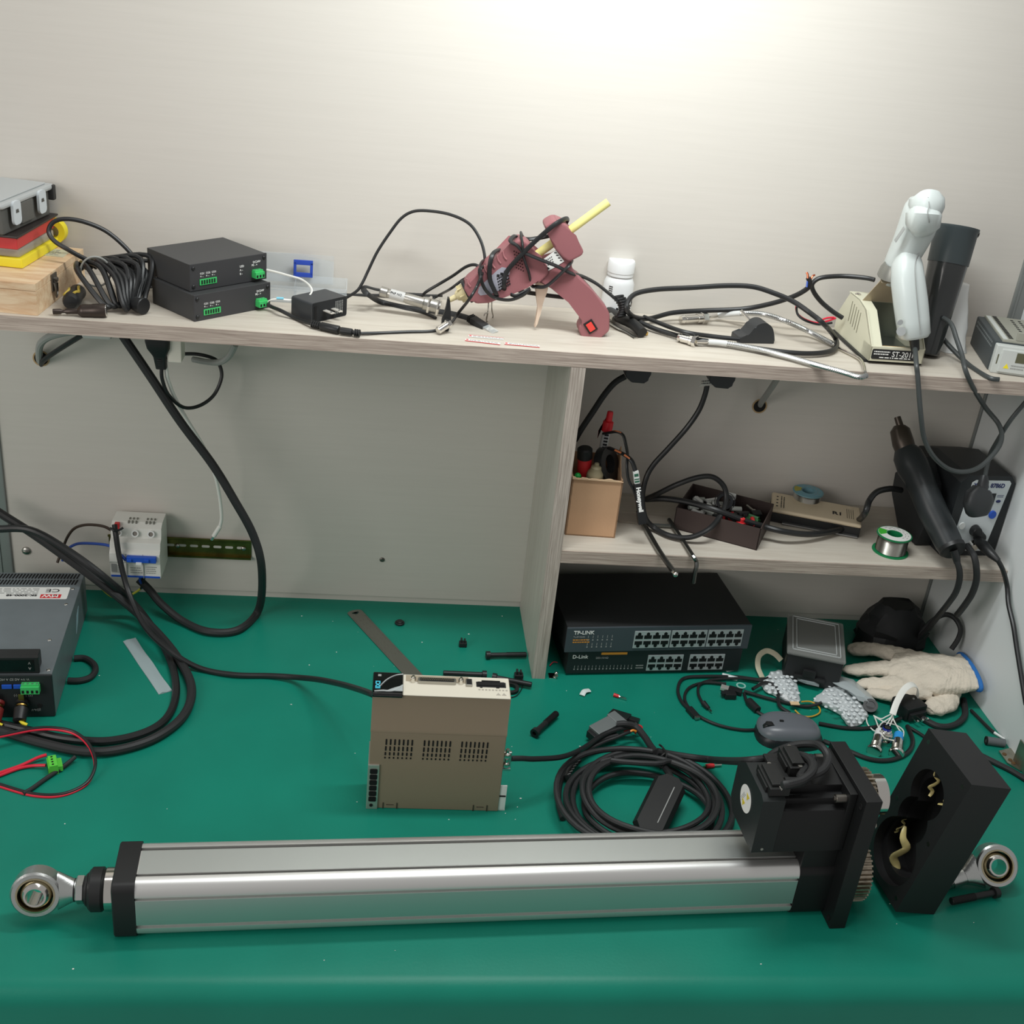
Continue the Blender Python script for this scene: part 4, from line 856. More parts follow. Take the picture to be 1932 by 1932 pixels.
# labels
def flat(pts,y,m,nm,par,d=.0004):
    g=G(); g.prism([gp(*p) for p in pts],0,d,fr((0,y,0),(1,0,0),(0,0,1))); return g.build(nm,m,par)
l1=flat([(902,535),(936,503),(945,497),(956,499),(960,507),(950,536),(925,547),(905,550),(900,545)],Y0-.0186,mat('silver_label',(176,176,188),.35,.3),'silver_label',body)
g=G(); 
for r_ in range(5):
    for k in range(7):
        p=gp(937+k*3.1+r_*1.0,519+r_*5.2-k*1.9); g.box((p[0]-.0009,Y0-.0193,p[1]-.0011),(p[0]+.0009,Y0-.0189,p[1]+.0011))
for k in range(3): p=gp(938+k*6.6,513-k*3.2); g.box((p[0]-.0019,Y0-.0194,p[1]-.0019),(p[0]+.0019,Y0-.0189,p[1]+.0019))
g.build('printed_characters',PRK,l1)
l2=flat([(1018,487),(1046,466),(1062,487),(1045,498),(1029,507),(1024,500)],Y0-.0155,PAPER,'warning_label',body)
g=G()
for r_ in range(4):
    a=gp(1043+r_*3.6,471+r_*4.8); b=gp(1048+r_*3.4,469+r_*4.9); g.box((min(a[0],b[0]),Y0-.0162,a[1]-.0006),(max(a[0],b[0]),Y0-.0158,a[1]+.0006))
for k in range(12):
    q=gp(1029+(k%4)*3+(k//4)*1.4,485-(k%4)*2.0+(k//4)*4.6); g.box((q[0]-.0008,Y0-.0162,q[1]-.0006),(q[0]+.0006,Y0-.0158,q[1]+.0007))
tri=[gp(1024,494),gp(1035,500),gp(1028,505)]; g.prism(tri,0,.0003,fr((0,Y0-.0160,0),(1,0,0),(0,0,1)))
g.build('printed_characters',PRK,l2)
# cord wound round the body
yf,ybk=Y0-.0225,Y0+.0225
wraps=[[(908,520,.06),(906,500,yf+.01),(915,492,Y0+.02),(934,498,ybk),(925,535,ybk),(938,560,Y0),(936,555,yf),(924,525,yf),(926,490,yf),(935,474,Y0-.01),(950,474,Y0+.015),(955,500,ybk),(960,540,ybk)],
 [(960,540,ybk),(955,556,Y0),(951,540,yf),(955,515,yf),(975,490,yf-.002),(1010,455,yf-.003),(1045,425,yf-.003),(1066,413,Y0-.01),(1071,416,Y0+.012),(1050,440,ybk),(1010,450,ybk),(990,450,Y0+.018),(983,440,Y0),(986,462,yf),(988,485,yf),(998,515,yf),(1003,538,Y0-.01),(1012,541,Y0-.012)],
 [(1012,541,Y0-.012),(1030,540,yf+.002),(1052,522,yf),(1072,502,yf),(1078,492,Y0),(1071,486,Y0+.016),(1060,500,ybk),(1020,480,ybk),(985,455,ybk),(972,445,Y0),(963,455,yf+.003),(975,463,yf),(990,477,yf-.001),(1020,490,yf-.001),(1050,502,yf),(1076,515,yf+.004),(1100,522,Y0),(1125,535,Y0+.01),(1148,553,Y0+.01),(1166,568,Y0+.012)],
 [(1064,561,Y0+.02),(1030,557,Y0+.012),(990,551,Y0+.006),(968,545,Y0-.004),(962,553,Y0-.015),(975,558,Y0-.02),(1000,545,Y0-.015),(985,558,Y0-.02),(960,566,Y0-.02),(930,560,yf),(912,540,yf),(905,510,yf),(913,502,Y0-.01),(925,495,Y0+.02)]]
pts=[aty(*p) for w in wraps[:3] for p in w]
g=G(); g.tube(pts,.0024,n=8,sm=6,sx=1.3,sy=.75); g.tube([aty(*p) for p in wraps[3]],.0023,n=8,sm=6,sx=1.3,sy=.75); g.build('power_cord',RUB,gg)
# flat network cable, wand sensor, thin lead
cable('flat_network_cable',Py((590,552,.195),(660,556,.192),(760,557,.19),(835,558,.188)),.0042,RUBM,'flat black cable lying straight along the foot of the wall',sm=3,sx=.35,sy=1.)
nc=thing('network_cable','flat black network cable with a clear-tipped plug looping on the shelf','network cable',(0,0,0))
g=G(); g.tube(Py((800,556,.15),(750,553,.14),(710,546,.13),(690,541,.125),(686,546,.12),(695,556,.105))+zs((720,570,S+.004),(775,582,S+.003),(830,588,S+.006),(870,596,S+.006),(893,604,S+.006)),.0042,n=10,sm=8,sx=.4,sy=1.); g.build('cable_body',RUBM,nc)
a,b=at(892,603,S+.006),at(935,622,S+.005); T=fr(a,b-a,z=(0,-.25,1)); Lh=(b-a).length
g=G(); g.box((0,-.0062,-.0045),(Lh*.58,.0062,.0045),.0012,T=T)
for k in range(4): g.box((-.006+k*.0028,-.006,-.0045),(-.0045+k*.0028,.006,.0045),.0005,T=T)
g.build('plug_boot',RUBM,nc)
g=G(); g.box((Lh*.5,-.0058,-.004),(Lh,.0058,.004),.0005,T=T); g.build('clear_plug',CLR,nc)
g=G(); g.box((Lh*.55,-.005,-.0035),(Lh*.85,.005,.002),.0005,T=T); 
for k in range(6): g.box((Lh*.82,-.0045+k*.0017,.0015),(Lh*.99,-.0037+k*.0017,.0032),T=T)
g.build('metal_shield',CHR,nc)
wn=thing('probe_sensor','steel cylindrical probe sensor with a paper label leaning over a black bracket','sensor',(0,0,0))
a,b=aty(717,549,.115),at(830,580,S+.018); T=along(a,b); Lh=(b-a).length; 
g=G(); g.lathe([(.003,-.0006),(.0068,.001),(.0068,Lh*.12),(.0058,Lh*.13),(.0062,Lh*.14),(.0066,Lh*.42),(.0072,Lh*.44),(.0074,Lh*.72),(.0088,Lh*.74),(.0088,Lh)],T,26)
for k in range(9): g.ring(T@Matrix.Translation((0,0,Lh*(.74+k*.028))),.0094,.0086,0,.0009,20)
g.build('sensor_barrel',STL,wn)
g=G(); g.lathe([(.0068,Lh*.17),(.0070,Lh*.18),(.0070,Lh*.40),(.0068,Lh*.41)],T,24,caps=False); lb=g.build('paper_label',mat('grey_label',(190,190,188),.5),wn)
text('PNP NO',.0044,T@Matrix.Rotation(math.radians(-62),4,'Z')@fr((.0071,.002,Lh*.36),(0,0,-1),(0,1,0)) if False else Matrix.Translation(a+(b-a)*.18+V((-.001,-.0070,.0032)))@fr((0,0,0),(b-a),z=(0,-.8,.6)),PRK,lb)
for f_ in (.80,.95): 
    g=G(); g.cyl(T@V((0,0,Lh*f_)),T@V((0,0,Lh*f_+.0035)),.0120,n=6,ch=.001); g.build('hex_nut',CHR,wn)
kn=thing('bracket_clip','black clip bracket with a steel screw standing under the glue gun nozzle','bracket',(0,0,0))
g=G(); 
q0=at(832,625,S); 
g.prism([gp2 for gp2 in ((0,0),(.010,0),(.013,.012),(.011,.030),(.009,.044),(.006,.046),(.004,.030),(.000,.014))],-.006,.006,fr(q0+V((.0,.006,0)),(1,0,.0),(0,0,1)),bev=.001); g.build('bracket_body',BLK,kn)
g=G(); a=at(826,624,S+.006); b=a+V((.012,.010,.006)); g.cyl(a,b,.0052,n=18,ch=.0008); g.hexa(b,b+(b-a)*.3,.0065); g.build('bracket_screw',CHR,kn)
cable('sensor_lead',[aty(795,560,.15)]+Py((805,550,.145),(830,535,.14),(855,520,.13),(880,503,.115),(898,500,.105),(908,510,.10)),.0022,RUB,'thin black lead running from the shelf up to the glue gun cord')
cable('sensor_lead',zs((812,566,S+.004),(830,556,S+.012))+Py((850,545,.12),(870,530,.115),(880,524,.105)),.0020,RUB,'short black lead just below the longer one, left of the glue gun')
cable('thin_black_lead',zs((722,572,S+.002),(760,580,S+.002),(800,590,S+.002),(822,600,S+.002)),.0022,RUB,'black lead lying on the shelf under the steel probe sensor')
# three paper strips stuck to the shelf edge
for i,(a,b,w) in enumerate((((884,634),(950,640),.0065),((878,641),(944,649),.0065),((952,648),(1018,654),.0065))):
    p,q=at(*a,S+.0004),at(*b,S+.0004); T=fr(p,q-p,z=(0,0,1)); L_=(q-p).length
    t=thing('warning_strip',('back','front left','front right')[i]+' white and red paper strip on the shelf edge below the glue gun','paper strip',T.translation,T,group='white and red strips on the shelf edge')
    g=G(); g.box((0,-w*.5,0),(L_,w*.6,.0004)); o=g.build('strip',PAPER,t)
    g=G(); g.box((0,-w*.5-.0012,0),(L_,-w*.5,.0005)) if i else g.box((0,w*.6,0),(L_,w*.6+.001,.0005)); g.box((.001,-.001,.0004),(.004,.0025,.0006)); g.build('red_border',RED,o)
    g=G(); dashes(g,Matrix.Translation((.006,-w*.35,.0004)),L_*.9,w*.8,3,random.Random(i),1.); g.build('fine_print',PRG,o)
# white pill bottle
c=at(1160,590,S); t=thing('pill_bottle','white plastic pill bottle with screw cap standing behind the glue gun grip','bottle',c)
g=G(); g.lathe([(.020,0),(.0225,.003),(.0225,.046),(.0195,.053),(.017,.056),(.017,.060)],None,36); g.build('bottle_body',mat('bottle_white',(228,230,230),.3),t)
g=G(); 
pr=[(.0192,.0575),(.0192,.062),(.0198,.0625),(.0198,.077),(.0185,.0795)]
g.lathe(pr,None,48); g.build('screw_cap',mat('cap_white',(236,238,238),.35),t)
g=G(); 
for k in range(7):
    a0=math.radians(-95+k*17); 
    g.box((.0224,-.0018,.010+.004*(k%3)),(.0228,.0016,.014+.005*((k*2)%3)),T=Matrix.Rotation(a0,4,'Z'))
for k in range(4): g.box((.0224,-.003,.034+k*.003),(.0228,.003,.0352+k*.003),T=Matrix.Rotation(math.radians(-130),4,'Z'))
g.build('printed_leaf_mark',PRK,t)
# pliers-like clip with wound black wire behind the grip
t=thing('wire_stripper','black taped and spring-wound hand tool lying between bottle and cables','hand tool',(0,0,0))
g=G(); g.tube(zs((1150,588,S+.006),(1170,600,S+.012),(1195,612,S+.012),(1212,628,S+.008)),.0075,n=12,sm=5); g.build('taped_handle',BLK2,t)
g=G(); 
for k in range(9):
    p=aty(1166+math.sin(k*.35)*12,560+k*4.6,.105); g.ring(along(p,p+V((.001,-.002,-.004))),.0085,.0048,-.0012,.0012,16)
g.build('spring_relief',BLK,t)
g=G(); g.tube(zs((1145,605,S+.002),(1165,618,S+.003),(1185,628,S+.002),(1200,638,S+.001)),.0025,n=8,sm=4,sx=.5,sy=1.6); g.tube(zs((1152,596,S+.009),(1160,602,S+.009)),.005,sm=1); g.build('metal_jaws',STL,t)
t=thing('usb_connector','bare metal usb connector with brass contacts lying beside the taped tool','connector',(0,0,0)); a,b=at(1205,620,S+.004),at(1222,632,S+.004); T=fr(a,b-a,z=(0,0,1))
g=G(); g.box((0,-.006,-.0035),(.013,.006,.003),.0006,T=T); g.build('metal_shell',STL,t)
g=G(); g.box((.013,-.0045,-.003),(.021,.0045,.001),.0004,T=T); 
for k in range(3): g.box((.0135,-.0038+k*.003,.001),(.022,-.0022+k*.003,.0018),T=T)
g.build('brass_contacts',BRS,t)
# thick looping cable
cable('equipment_cable',Py((1525,524,.13),(1528,538,.13),(1515,550,.135),(1490,562,.145),(1450,574,.16),(1400,583,.175),(1330,586,.18),(1270,590,.17),(1225,601,.15),(1197,598,.12),(1183,585,.095),(1184,570,.10),(1200,554,.115),(1240,546,.125),(1300,543,.13),(1370,539,.13),(1420,541,.125),(1460,553,.115),(1495,568,.105),(1525,588,.090),(1555,612,.070))+zs((1576,638,S+.008),(1577,655,S+.006),(1560,664,S+.006),(1520,667,S+.006),(1460,662,S+.006),(1380,650,S+.006),(1300,638,S+.006),(1240,622,S+.006),(1200,604,S+.010)),.0036,RUB,'long thick black cable making a wide double loop across the shelf')
cable('plug_cable',zs((1215,598,S+.012),(1240,608,S+.013),(1290,626,S+.016),(1340,634,S+.013),(1395,640,S+.012)),.0032,RUB,'black cord running to the round black mains plug on the shelf')
t=thing('euro_plug','round black two-pin mains plug lying on the shelf between the cable loops','plug',at(1425,645,S)); 
g=G(); T=Matrix.Rotation(.15,4,'Z'); g.prism([(-.030,0),(-.030,.009)]+[(p.x,p.y) for p in smooth([V((x,y,0)) for x,y in ((-.018,.011),(-.013,.017),(-.008,.025),(.001,.030),(.010,.0295),(.018,.024),(.023,.014),(.026,.003))],4)]+[(.026,0)],-.014,.014,T@fr((0,.006,.0),(1,0,0),(0,0,1)),bev=.0018); g.build('plug_body',mat('plug_black',(46,48,50),.45),t)
g=G(); g.cyl((-.006,.020,.024),(-.020,.030,.036),.002,n=10,ch=.0004); g.build('pin',CHR,t)
for i,(dx,m,l) in enumerate(((0,mat('copper',(200,110,80),.3,1.),'copper'),(7,mat('copper',(200,110,80),.3,1.),'c'))):
    pass
t=thing('stripped_cable_end','stripped end of the looping cable with bare copper strands and a blue core','wire end',(0,0,0))
g=G(); g.tube(Py((1524,527,.130),(1524,519,.132),(1522,514,.134)),.0016,sm=3); g.tube(Py((1530,527,.130),(1533,521,.132),(1537,519,.134)),.0014,sm=3); g.build('copper_strands',mat('copper',(200,110,80),.3,1.),t)
g=G(); g.tube(Py((1522,542,.125),(1523,534,.128),(1524,526,.131)),.0014,sm=3); g.build('blue_core',mat('blue_insulation',(40,75,160),.4),t)
cable('stand_cable',Py((1650,528,.13),(1630,524,.14),(1590,521,.15),(1555,523,.15),(1540,528,.15),(1532,538,.15),(1536,552,.15),(1550,570,.15),(1570,587,.145),(1590,600,.14)),.0034,RUB,'black cable arching from the tool stand in a loop against the wall')
t=thing('red_black_lead','thin red and black wire pair with bare ends left of the tool stand','wire',(0,0,0))
pp=Py((1506,570,.11),(1502,580,.11),(1505,592,.105),(1518,602,.10),(1540,609,.10))
g=G(); g.tube(pp+Py((1560,606,.10),(1572,602,.10),(1577,600,.10)),.0014,n=8); g.tube(Py((1545,606,.10),(1560,600,.10),(1574,599,.10)),.0014,n=8); g.build('red_core',REDW,t)
g=G(); g.tube([p+V((0,-.003,-.001)) for p in pp]+Py((1555,611,.095),(1570,609,.095)),.0017,n=8); g.build('black_core',RUB,t)
# braided steel probes
BRD=mat('braided_steel',(196,198,198),.25,1.); 
def corr(r0):
    return lambda t: r0*(1+.09*math.sin(t*520))
def hose(name,label,fit,hosep,tail,grp='braided steel hose leads'):
    t=thing(name,label,'steel hose',(0,0,0),group=grp)
    g=G(); g.tube(hosep,.0034,n=10,sm=30); o=g.build('braided_sleeve',BRD,t)
    P=smooth(hosep,40); g=G()
    acc=0;last=P[0]
    for i in range(1,len(P)):
        acc+=(P[i]-P[i-1]).length
        if acc>.0020: g.ring(along(P[i],P[i]+(P[i]-P[i-1])),.0039,.0030,-.0006,.0006,10); acc=0
    g.build('spiral_ribs',BRD,o)
    g=G(); a,b=fit; d=(b-a).normalized(); L_=(b-a).length
    g.cyl(a,a+d*L_*.12,.0052,.0062,n=22); g.cyl(a+d*L_*.12,a+d*L_*.17,.0052,n=22); g.cyl(a+d*L_*.17,a+d*L_*.62,.0060,n=22,ch=.0004); g.cyl(a+d*L_*.62,a+d*L_*.80,.0072,n=22,ch=.0005)
    g.build('steel_fitting',CHR,t)
    g=G(); g.hexa(a+d*L_*.8,b,.0092); g.build('hex_nut',CHR,t)
    g=G(); g.tube([b,hosep[0]],.0024,sm=1,n=12); g.build('thin_tube',CHR,t)
    g=G(); q=smooth(hosep,8); g.tube(q[:9],.0040,n=12,sm=1); g.build('heat_shrink',mat('clear_sleeve',(205,207,206),.35),t)
    if tail: g=G(); g.tube(tail,.0021,n=12,sm=6); g.build('steel_tail',CHR,t)
hose('steel_hose','back braided steel hose lead, its fitting lying behind the front one',(at(1284,603,S+.008),at(1333,600,S+.008)),[at(1356,595,S+.008)]+Py((1398,591,.165),(1441,593,.155),(1483,606,.13))+zs((1525,625,S+.010),(1573,650,S+.005)),zs((1573,650,S+.005),(1590,660,S+.004),(1612,671,S+.004),(1623,678,S+.005),(1629,688,S+.008),(1632,702,S+.010)))
hose('steel_hose','front braided steel hose lead, bending over the shelf edge at its right end',(at(1280,636,S+.007),at(1314,645,S+.007)),[at(1336,645,S+.007)]+zs((1371,648,S+.007),(1427,658,S+.007),(1483,672,S+.006),(1539,688,S+.006),(1590,702,S+.006),(1620,711,S+.006),(1635,708,S+.008)),None)
# ================================================================ tool stand
SB=(.4016,.0358,S); st=thing('tool_stand','beige metal tool stand with sponge tray and bent holder plate holding the white gun','tool stand',SB,(0,0,.0154))
BEI=mat('beige_enamel',(206,204,182),.42); w,d=.0785,.140
g=G(); g.box((-.004,.006,0),(w+.004,d,.0045),.002); g.build('rubber_base',BLK,st)
# front tray with label, side cheeks
g=G(); zb=.0045
g.box((0,0,zb),(w,.0012,.0255),.0005); g.box((0,0,.0245),(w,.0045,.0258),.0006); g.box((0,0,zb),(.0012,.030,.0250)); g.box((w-.0012,0,zb),(w,.030,.0250))
for x in (0,w-.0012):
    g.prism([(0.0,zb),(0.0,.0255),(.042,.064),(.075,.070),(.110,.070),(d,.030),(d,zb)],0,.0012,fr((x,0,0),(0,1,0),(0,0,1)))
g.build('cheeks',BEI,st)
g=G(); g.prism([(0.0025,.0255),(.046,.064),(.072,.070),(.074,.0685),(.048,.0625),(.004,.0245)],0,.016,fr((0,0,0),(0,1,0),(0,0,1))); g.prism([(0.0025,.0255),(.046,.064),(.072,.070),(.074,.0685),(.048,.0625),(.004,.0245)],w-.010,w,fr((0,0,0),(0,1,0),(0,0,1))); g.box((0,.072,.0688),(w,.115,.0702)); g.build('top_frame',BEI,st)
g=G(); g.box((.002,.095,zb),(w-.002,.0965,.068)); g.box((.002,.018,.010),(w-.002,.095,.0112)); g.prism([(.018,.020),(.030,.020),(.0305,.012),(.0175,.012)],.012,w-.004,fr((0,0,0),(0,1,0),(0,0,1))); g.build('inner_tray',mat('tray_steel',(150,156,152),.3,.9),st)
g=G(); g.box((.010,.004,.016),(w-.020,.018,.0225),.002); g.build('sponge',mat('sponge_orange',(232,190,130),.9,bump=.5,bs=400),st)
g=G()
for k in range(5): g.prism(rr(.0016,.030,.0008,2),0,.0006,fr((-.0004,.060+k*.009,.040+k*.0015),(0,1,0),(0,0,1)))
g.build('side_vents',mat('vent_beige_dark',(120,118,100),.6),st)
# bent plate rising from the top
Pl=Matrix.Translation((.0,.072,.070))@Matrix.Rotation(math.radians(28),4,'X')
g=G(); g.prism([(.003,0),(w-.004,0),(w-.008,.040),(.030,.046),(.014,.040)],0,.0012,Pl@fr((0,0,0),(1,0,0),(0,0,1)))
g.box((.014,-.006,.0395),(w-.008,.0014,.0407),.0004,T=Pl); g.build('holder_plate',mat('holder_tan',(176,162,138),.4,.3),st)
g=G(); g.lathe([(.024,0),(.021,.010),(.016,.018),(.0145,.018),(.0195,.009),(.0225,0)],Pl@fr((.034,.006,.046),(1,0,0),z=(-.2,.3,1)),20,caps=False); g.build('funnel_ring',mat('funnel_grey',(140,140,134),.35,.6),st)
g=G(); g.lathe([(.0045,0),(.0045,.0015),(.002,.0028),(.0001,.0028)],Matrix.Translation((.006,.098,.0702)),14); g.build('screw',CHR,st)
g=G(); g.prism(rr(.066,.0145,.0025,3,w/2-.004,.0150),-.0002,.0006,fr((0,0,0),(1,0,0),(0,0,1))); lb=g.build('name_plate',BLK,st)
text('ST-201M',.0110,fr((w/2-.008,-.0007,.0125),(1,0,0),(0,0,1)),PRW,lb,sx=.92)
g=G(); dashes(g,fr((.005,-.0006,.0135),(1,0,0),(0,0,1)),.024,.0070,2,random.Random(1),1.); dashes(g,fr((.014,-.0006,.0090),(1,0,0),(0,0,1)),.050,.003,1,random.Random(2),1.); g.build('fine_print',PRW,lb)
# ================================================================ white desoldering gun
WG=mat('glossy_white_plastic',(196,203,201),.32,coat=.15)
wg=thing('desoldering_gun','white pistol-shaped desoldering gun leaning in the tool stand, grip hanging down','desoldering gun',(0,0,0))
def oval(c,t,rx,ry,ref,n=24,e=.8):
    t=t.normalized(); u=(ref-t*ref.dot(t)).normalized(); w=t.cross(u); out=[]
    for k in range(n):
        a=2*PI*k/n; x=math.copysign(abs(math.cos(a))**e,math.cos(a))*rx; y=math.copysign(abs(math.sin(a))**e,math.sin(a))*ry; out.append(c+u*x+w*y)
    return out
ref=V((1,.15,0))
def loftp(g,keys,n=24,e=.8,ref=ref):
    cs=[aty(k[0],k[1],k[2]) for k in keys]; R=[]
    for i,c in enumerate(cs):
        t=cs[min(i+1,len(cs)-1)]-cs[max(i-1,0)]; R.append(oval(c,t,keys[i][3],keys[i][4],ref,n,e))
    g.loft(R)
g=G(); loftp(g,[(1746,386,.070,.0205,.024),(1742,396,.072,.0235,.026),(1738,408,.074,.0240,.027),(1729,432,.078,.0235,.026),(1716,460,.084,.0215,.024),(1702,488,.09,.020,.022),(1690,510,.095,.018,.020),(1682,524,.098,.013,.014)],e=.85); g.build('barrel_shell',WG,wg,ang=50)
g=G(); loftp(g,[(1713,476,.080,.013,.014),(1711,500,.068,.0195,.018),(1713,530,.058,.0215,.019),(1718,570,.050,.022,.019),(1722,605,.044,.0215,.0185),(1725,632,.040,.0205,.018),(1725.5,638,.039,.017,.015)],e=.7); g.build('grip_shell',WG,wg,ang=50)
g=G(); loftp(g,[(1749,370,.062,.0150,.018),(1749,374,.060,.0205,.023),(1748,388,.060,.0215,.024),(1747,394,.062,.020,.022)],e=.8); loftp(g,[(1745,398,.056,.017,.017),(1743,404,.051,.0215,.022),(1741,424,.052,.0215,.020),(1739,430,.056,.016,.015)],e=.75); g.build('rear_cap',WG,wg,ang=50)
g=G(); g.tube([aty(*p) for p in ((1751,372,.0405),(1753,388,.0355),(1750,400,.0295),(1753,418,.0300),(1751,438,.0505),(1742,458,.0590),(1733,478,.0620),(1727,496,.0505),(1727,520,.0400),(1730,560,.0315),(1734,600,.0250),(1737,632,.0205))],.0006,n=6); g.build('seam_line',PRG,wg)
g=G(); g.tube([aty(1689,455,.062),aty(1706,430,.055)],.0030,n=8,sx=.4,sy=1.2,sm=1); g.build('warning_text_strip',PRG,wg)
g=G(); c=aty(1700,625,.0255); g.cyl(c,c+V((-.0004,-.001,0)),.0062,n=20); c2=aty(1698,608,.0270); g.cyl(c2,c2+V((0,-.001,0)),.0040,n=16); g.build('grip_emblem',mat('emblem_grey',(165,168,168),.4),wg)
g=G(); g.cyl(aty(1682,520,.097),aty(1672,534,.1),.011,.009,n=20); g.cyl(aty(1668,516,.098),aty(1690,500,.094),.008,n=14,ch=.001); g.build('nozzle_collar',WG,wg)
g=G(); g.cyl(aty(1676,528,.10),aty(1666,548,.105),.004,n=14); g.build('nozzle_tip',STLD,wg)
g=G(); 
a,b=aty(1724,634,.036),aty(1727,662,.032); g.cyl(a,b,.0072,.0058,n=16,ch=.001); g.build('strain_relief',RUB,wg)
cable('desoldering_cable',Py((1726,655,.032),(1729,688,-.001),(1731,705,-.007),(1733,730,-.012),(1737,780,-.02),(1744,828,-.02),(1762,862,-.02),(1790,885,-.015),(1820,890,-.01),(1850,880,0),(1880,850,.01),(1890,825,.015),(1884,800,.02),(1860,770,.03),(1838,735,.0),(1822,700,-.005))+[aty(1815,670,.02),aty(1805,640,.04),aty(1795,612,.06),aty(1780,600,.08)],.0034,mat('grey_black_cord',(62,66,66),.4),'long black cord hanging from the white gun in a U below the shelf')
cable('side_cord',Py((1955,735,.02),(1932,762,.015),(1905,795,.015),(1880,835,.03),(1868,858,.04),(1861,885,.035),(1858,902,.03)),.0033,mat('grey_black_cord',(62,66,66),.4),'black cord coming from the right edge down to the hanging plug')
cable('shelf_cord',Py((1780,640,.10),(1800,662,.08))+zs((1830,690,S+.003),(1865,712,S+.003),(1885,716,S+.003)),.0034,mat('grey_black_cord',(62,66,66),.4),'black cord lying on the shelf from the dark tumbler towards the controller')
# dark tumbler, white bag
a=at(1762,682,S+.002)+V((0,.032,0)); b=aty(1806,428,.135); T=along(a,b); Lh=(b-a).length
t=thing('dark_tumbler','tall dark smoked plastic tumbler leaning behind the white gun','tumbler',(0,0,0))
g=G(); g.lathe([(.018,0),(.020,.002),(.0275,Lh*.72),(.0272,Lh*.73)],T,36,caps=True); g.build('tumbler_body',mat('smoked_plastic',(44,46,46),.22,coat=.4),t)
g=G(); g.lathe([(.0285,Lh*.715),(.0300,Lh*.97),(.0312,Lh*.98),(.0312,Lh),(.0290,Lh*1.002)],T,36); rm=g.build('tumbler_collar',mat('collar_dark',(58,66,68),.4),t)
g=G(); c=aty(1841,441,.125); g.cyl(c+V((-.004,0,0)),c+V((.004,0,-.001)),.006,n=14,ch=.002); g.build('rim_knob',BLK,t)
t=thing('foam_bag','white foam bag standing between the tumbler and the controller','bag',(0,0,0))
rn=random.Random(5); rings=[]
for k in range(9):
    f=k/8; c=at(1802,668,S)*(1-f)+aty(1808,535,.17)*f; c.y+=.012*(1-f); rings.append([V((c.x+(.0215*(1-.25*f)+rn.uniform(-.0015,.0015))*math.cos(2*PI*j/16),c.y+(.014+rn.uniform(-.001,.001))*math.sin(2*PI*j/16),max(c.z,S+.0005))) for j in range(16)])
g=G(); g.loft(rings); g.build('bag_body',mat('bag_white',(222,224,222),.45),t,ang=70)
# controller at right edge
pc=thing('plc_module','grey industrial controller with slotted side and white end cap at the shelf right end','controller',(.5790,.0340,S),(0,0,-.2382))
w,d,h=.095,.135,.0465
g=G(); g.box((0,.012,0),(w,d,h-.003),.002); g.build('case',mat('controller_dark',(64,70,72),.5),pc)
g=G(); g.box((.010,.012,h-.004),(w,d,h),.001);  lid=g.build('top_cover',mat('controller_grey',(150,150,138),.5),pc)
g=G(); g.box((.002,0,0),(w,.014,h-.006),.0015); g.box((.010,-.004,.004),(w,.002,h-.010),.001); ec=g.build('end_cap',mat('controller_white',(196,200,196),.45),pc)
g=G()
for k in range(16): g.box((.020,.020+k*.0072,h),(.026,.0245+k*.0072,h+.0004))
for k in range(12):
    for j in range(3): g.box((.044+j*.011,.018+k*.0092,h),(.048+j*.011,.0215+k*.0092,h+.0004))
g.build('top_slots',DKHOLE,lid)
g=G(); g.box((.011,.014,h),(.0175,d-.004,h+.0003)); g.build('white_band',mat('controller_white',(196,200,196),.45),lid)
g=G(); g.box((.030,-.0045,.020),(.060,-.0038,.034)); g.box((.006,-.0003,.014),(.0075,.0002,.028)); g.build('connector_gap',mat('olive_dark',(92,92,70),.5),ec)
g=G(); g.prism([(.016,.010),(.024,.010),(.020,.017)],-.0006,.0002,fr((0,-.004,0),(1,0,0),(0,0,1))); g.build('warning_mark',YEL,ec)
g=G(); dashes(g,fr((.026,-.0041,.009),(1,0,0),(0,0,1)),.020,.008,2,random.Random(1),1.); g.build('fine_print',PRG,ec)
g=G(); g.box((.028,.012,h),(w,.016,h+.012),.001); g.build('side_rail',mat('controller_grey',(150,150,138),.5),pc)
g=G()
for k in range(14):
    for j in range(2): g.box((-.0004,.022+k*.0075,h-.010-j*.006),(.0004,.026+k*.0075,h-.0075-j*.006))
g.build('side_slots',mat('slot_pale_grey',(120,126,126),.6),pc)
# ================================================================ lower shelf: carton with tools
KRAFT=mat('kraft_cardboard',(196,158,124),.75,bump=.15,bs=300,var=.05,vs=20)
ct=thing('cardboard_box','open brown cardboard carton holding small tools beside the divider','carton',(.0109,.049,L),(0,0,-.045))
w,d,h=.0745,.066,.0932
g=G(); t_=.0022
g.box((0,0,0),(w,d,t_)); g.box((0,0,0),(w,t_,h)); g.box((0,d-t_,0),(w,d,h+.014)); g.box((0,0,0),(t_,d,h)); g.box((w-t_,0,0),(w,d,h)); 
g.prism([(.025,h),(.060,h),(.066,h+.020),(.058,h+.030),(.050,h+.024),(.040,h+.010)],0,.0015,fr((w-.0012,0,0),(0,1,0),(0,0,1)))
g.build('carton_walls',KRAFT,ct,ang=20)
g=G(); rn=random.Random(2); pts=[]
for k in range(22): pts.append((w*k/21,rn.uniform(-.0018,.0016)))
g.prism([(0,-.002)]+[(x,.0002+y) for x,y in pts]+[(w,-.002)],-.0005,.0018,fr((0,0,h+.0008),(1,0,0),(0,0,1))); g.build('torn_edge',mat('torn_paper',(214,184,150),.85),ct)
CM=Matrix.Translation((.0109,.049,L))@Matrix.Rotation(-.045,4,'Z')
def inct(x,y,z): return CM@V((x,y,z))
t=thing('spray_bottle','small bottle with black cap and red body inside the carton','bottle',inct(.022,.030,.070))
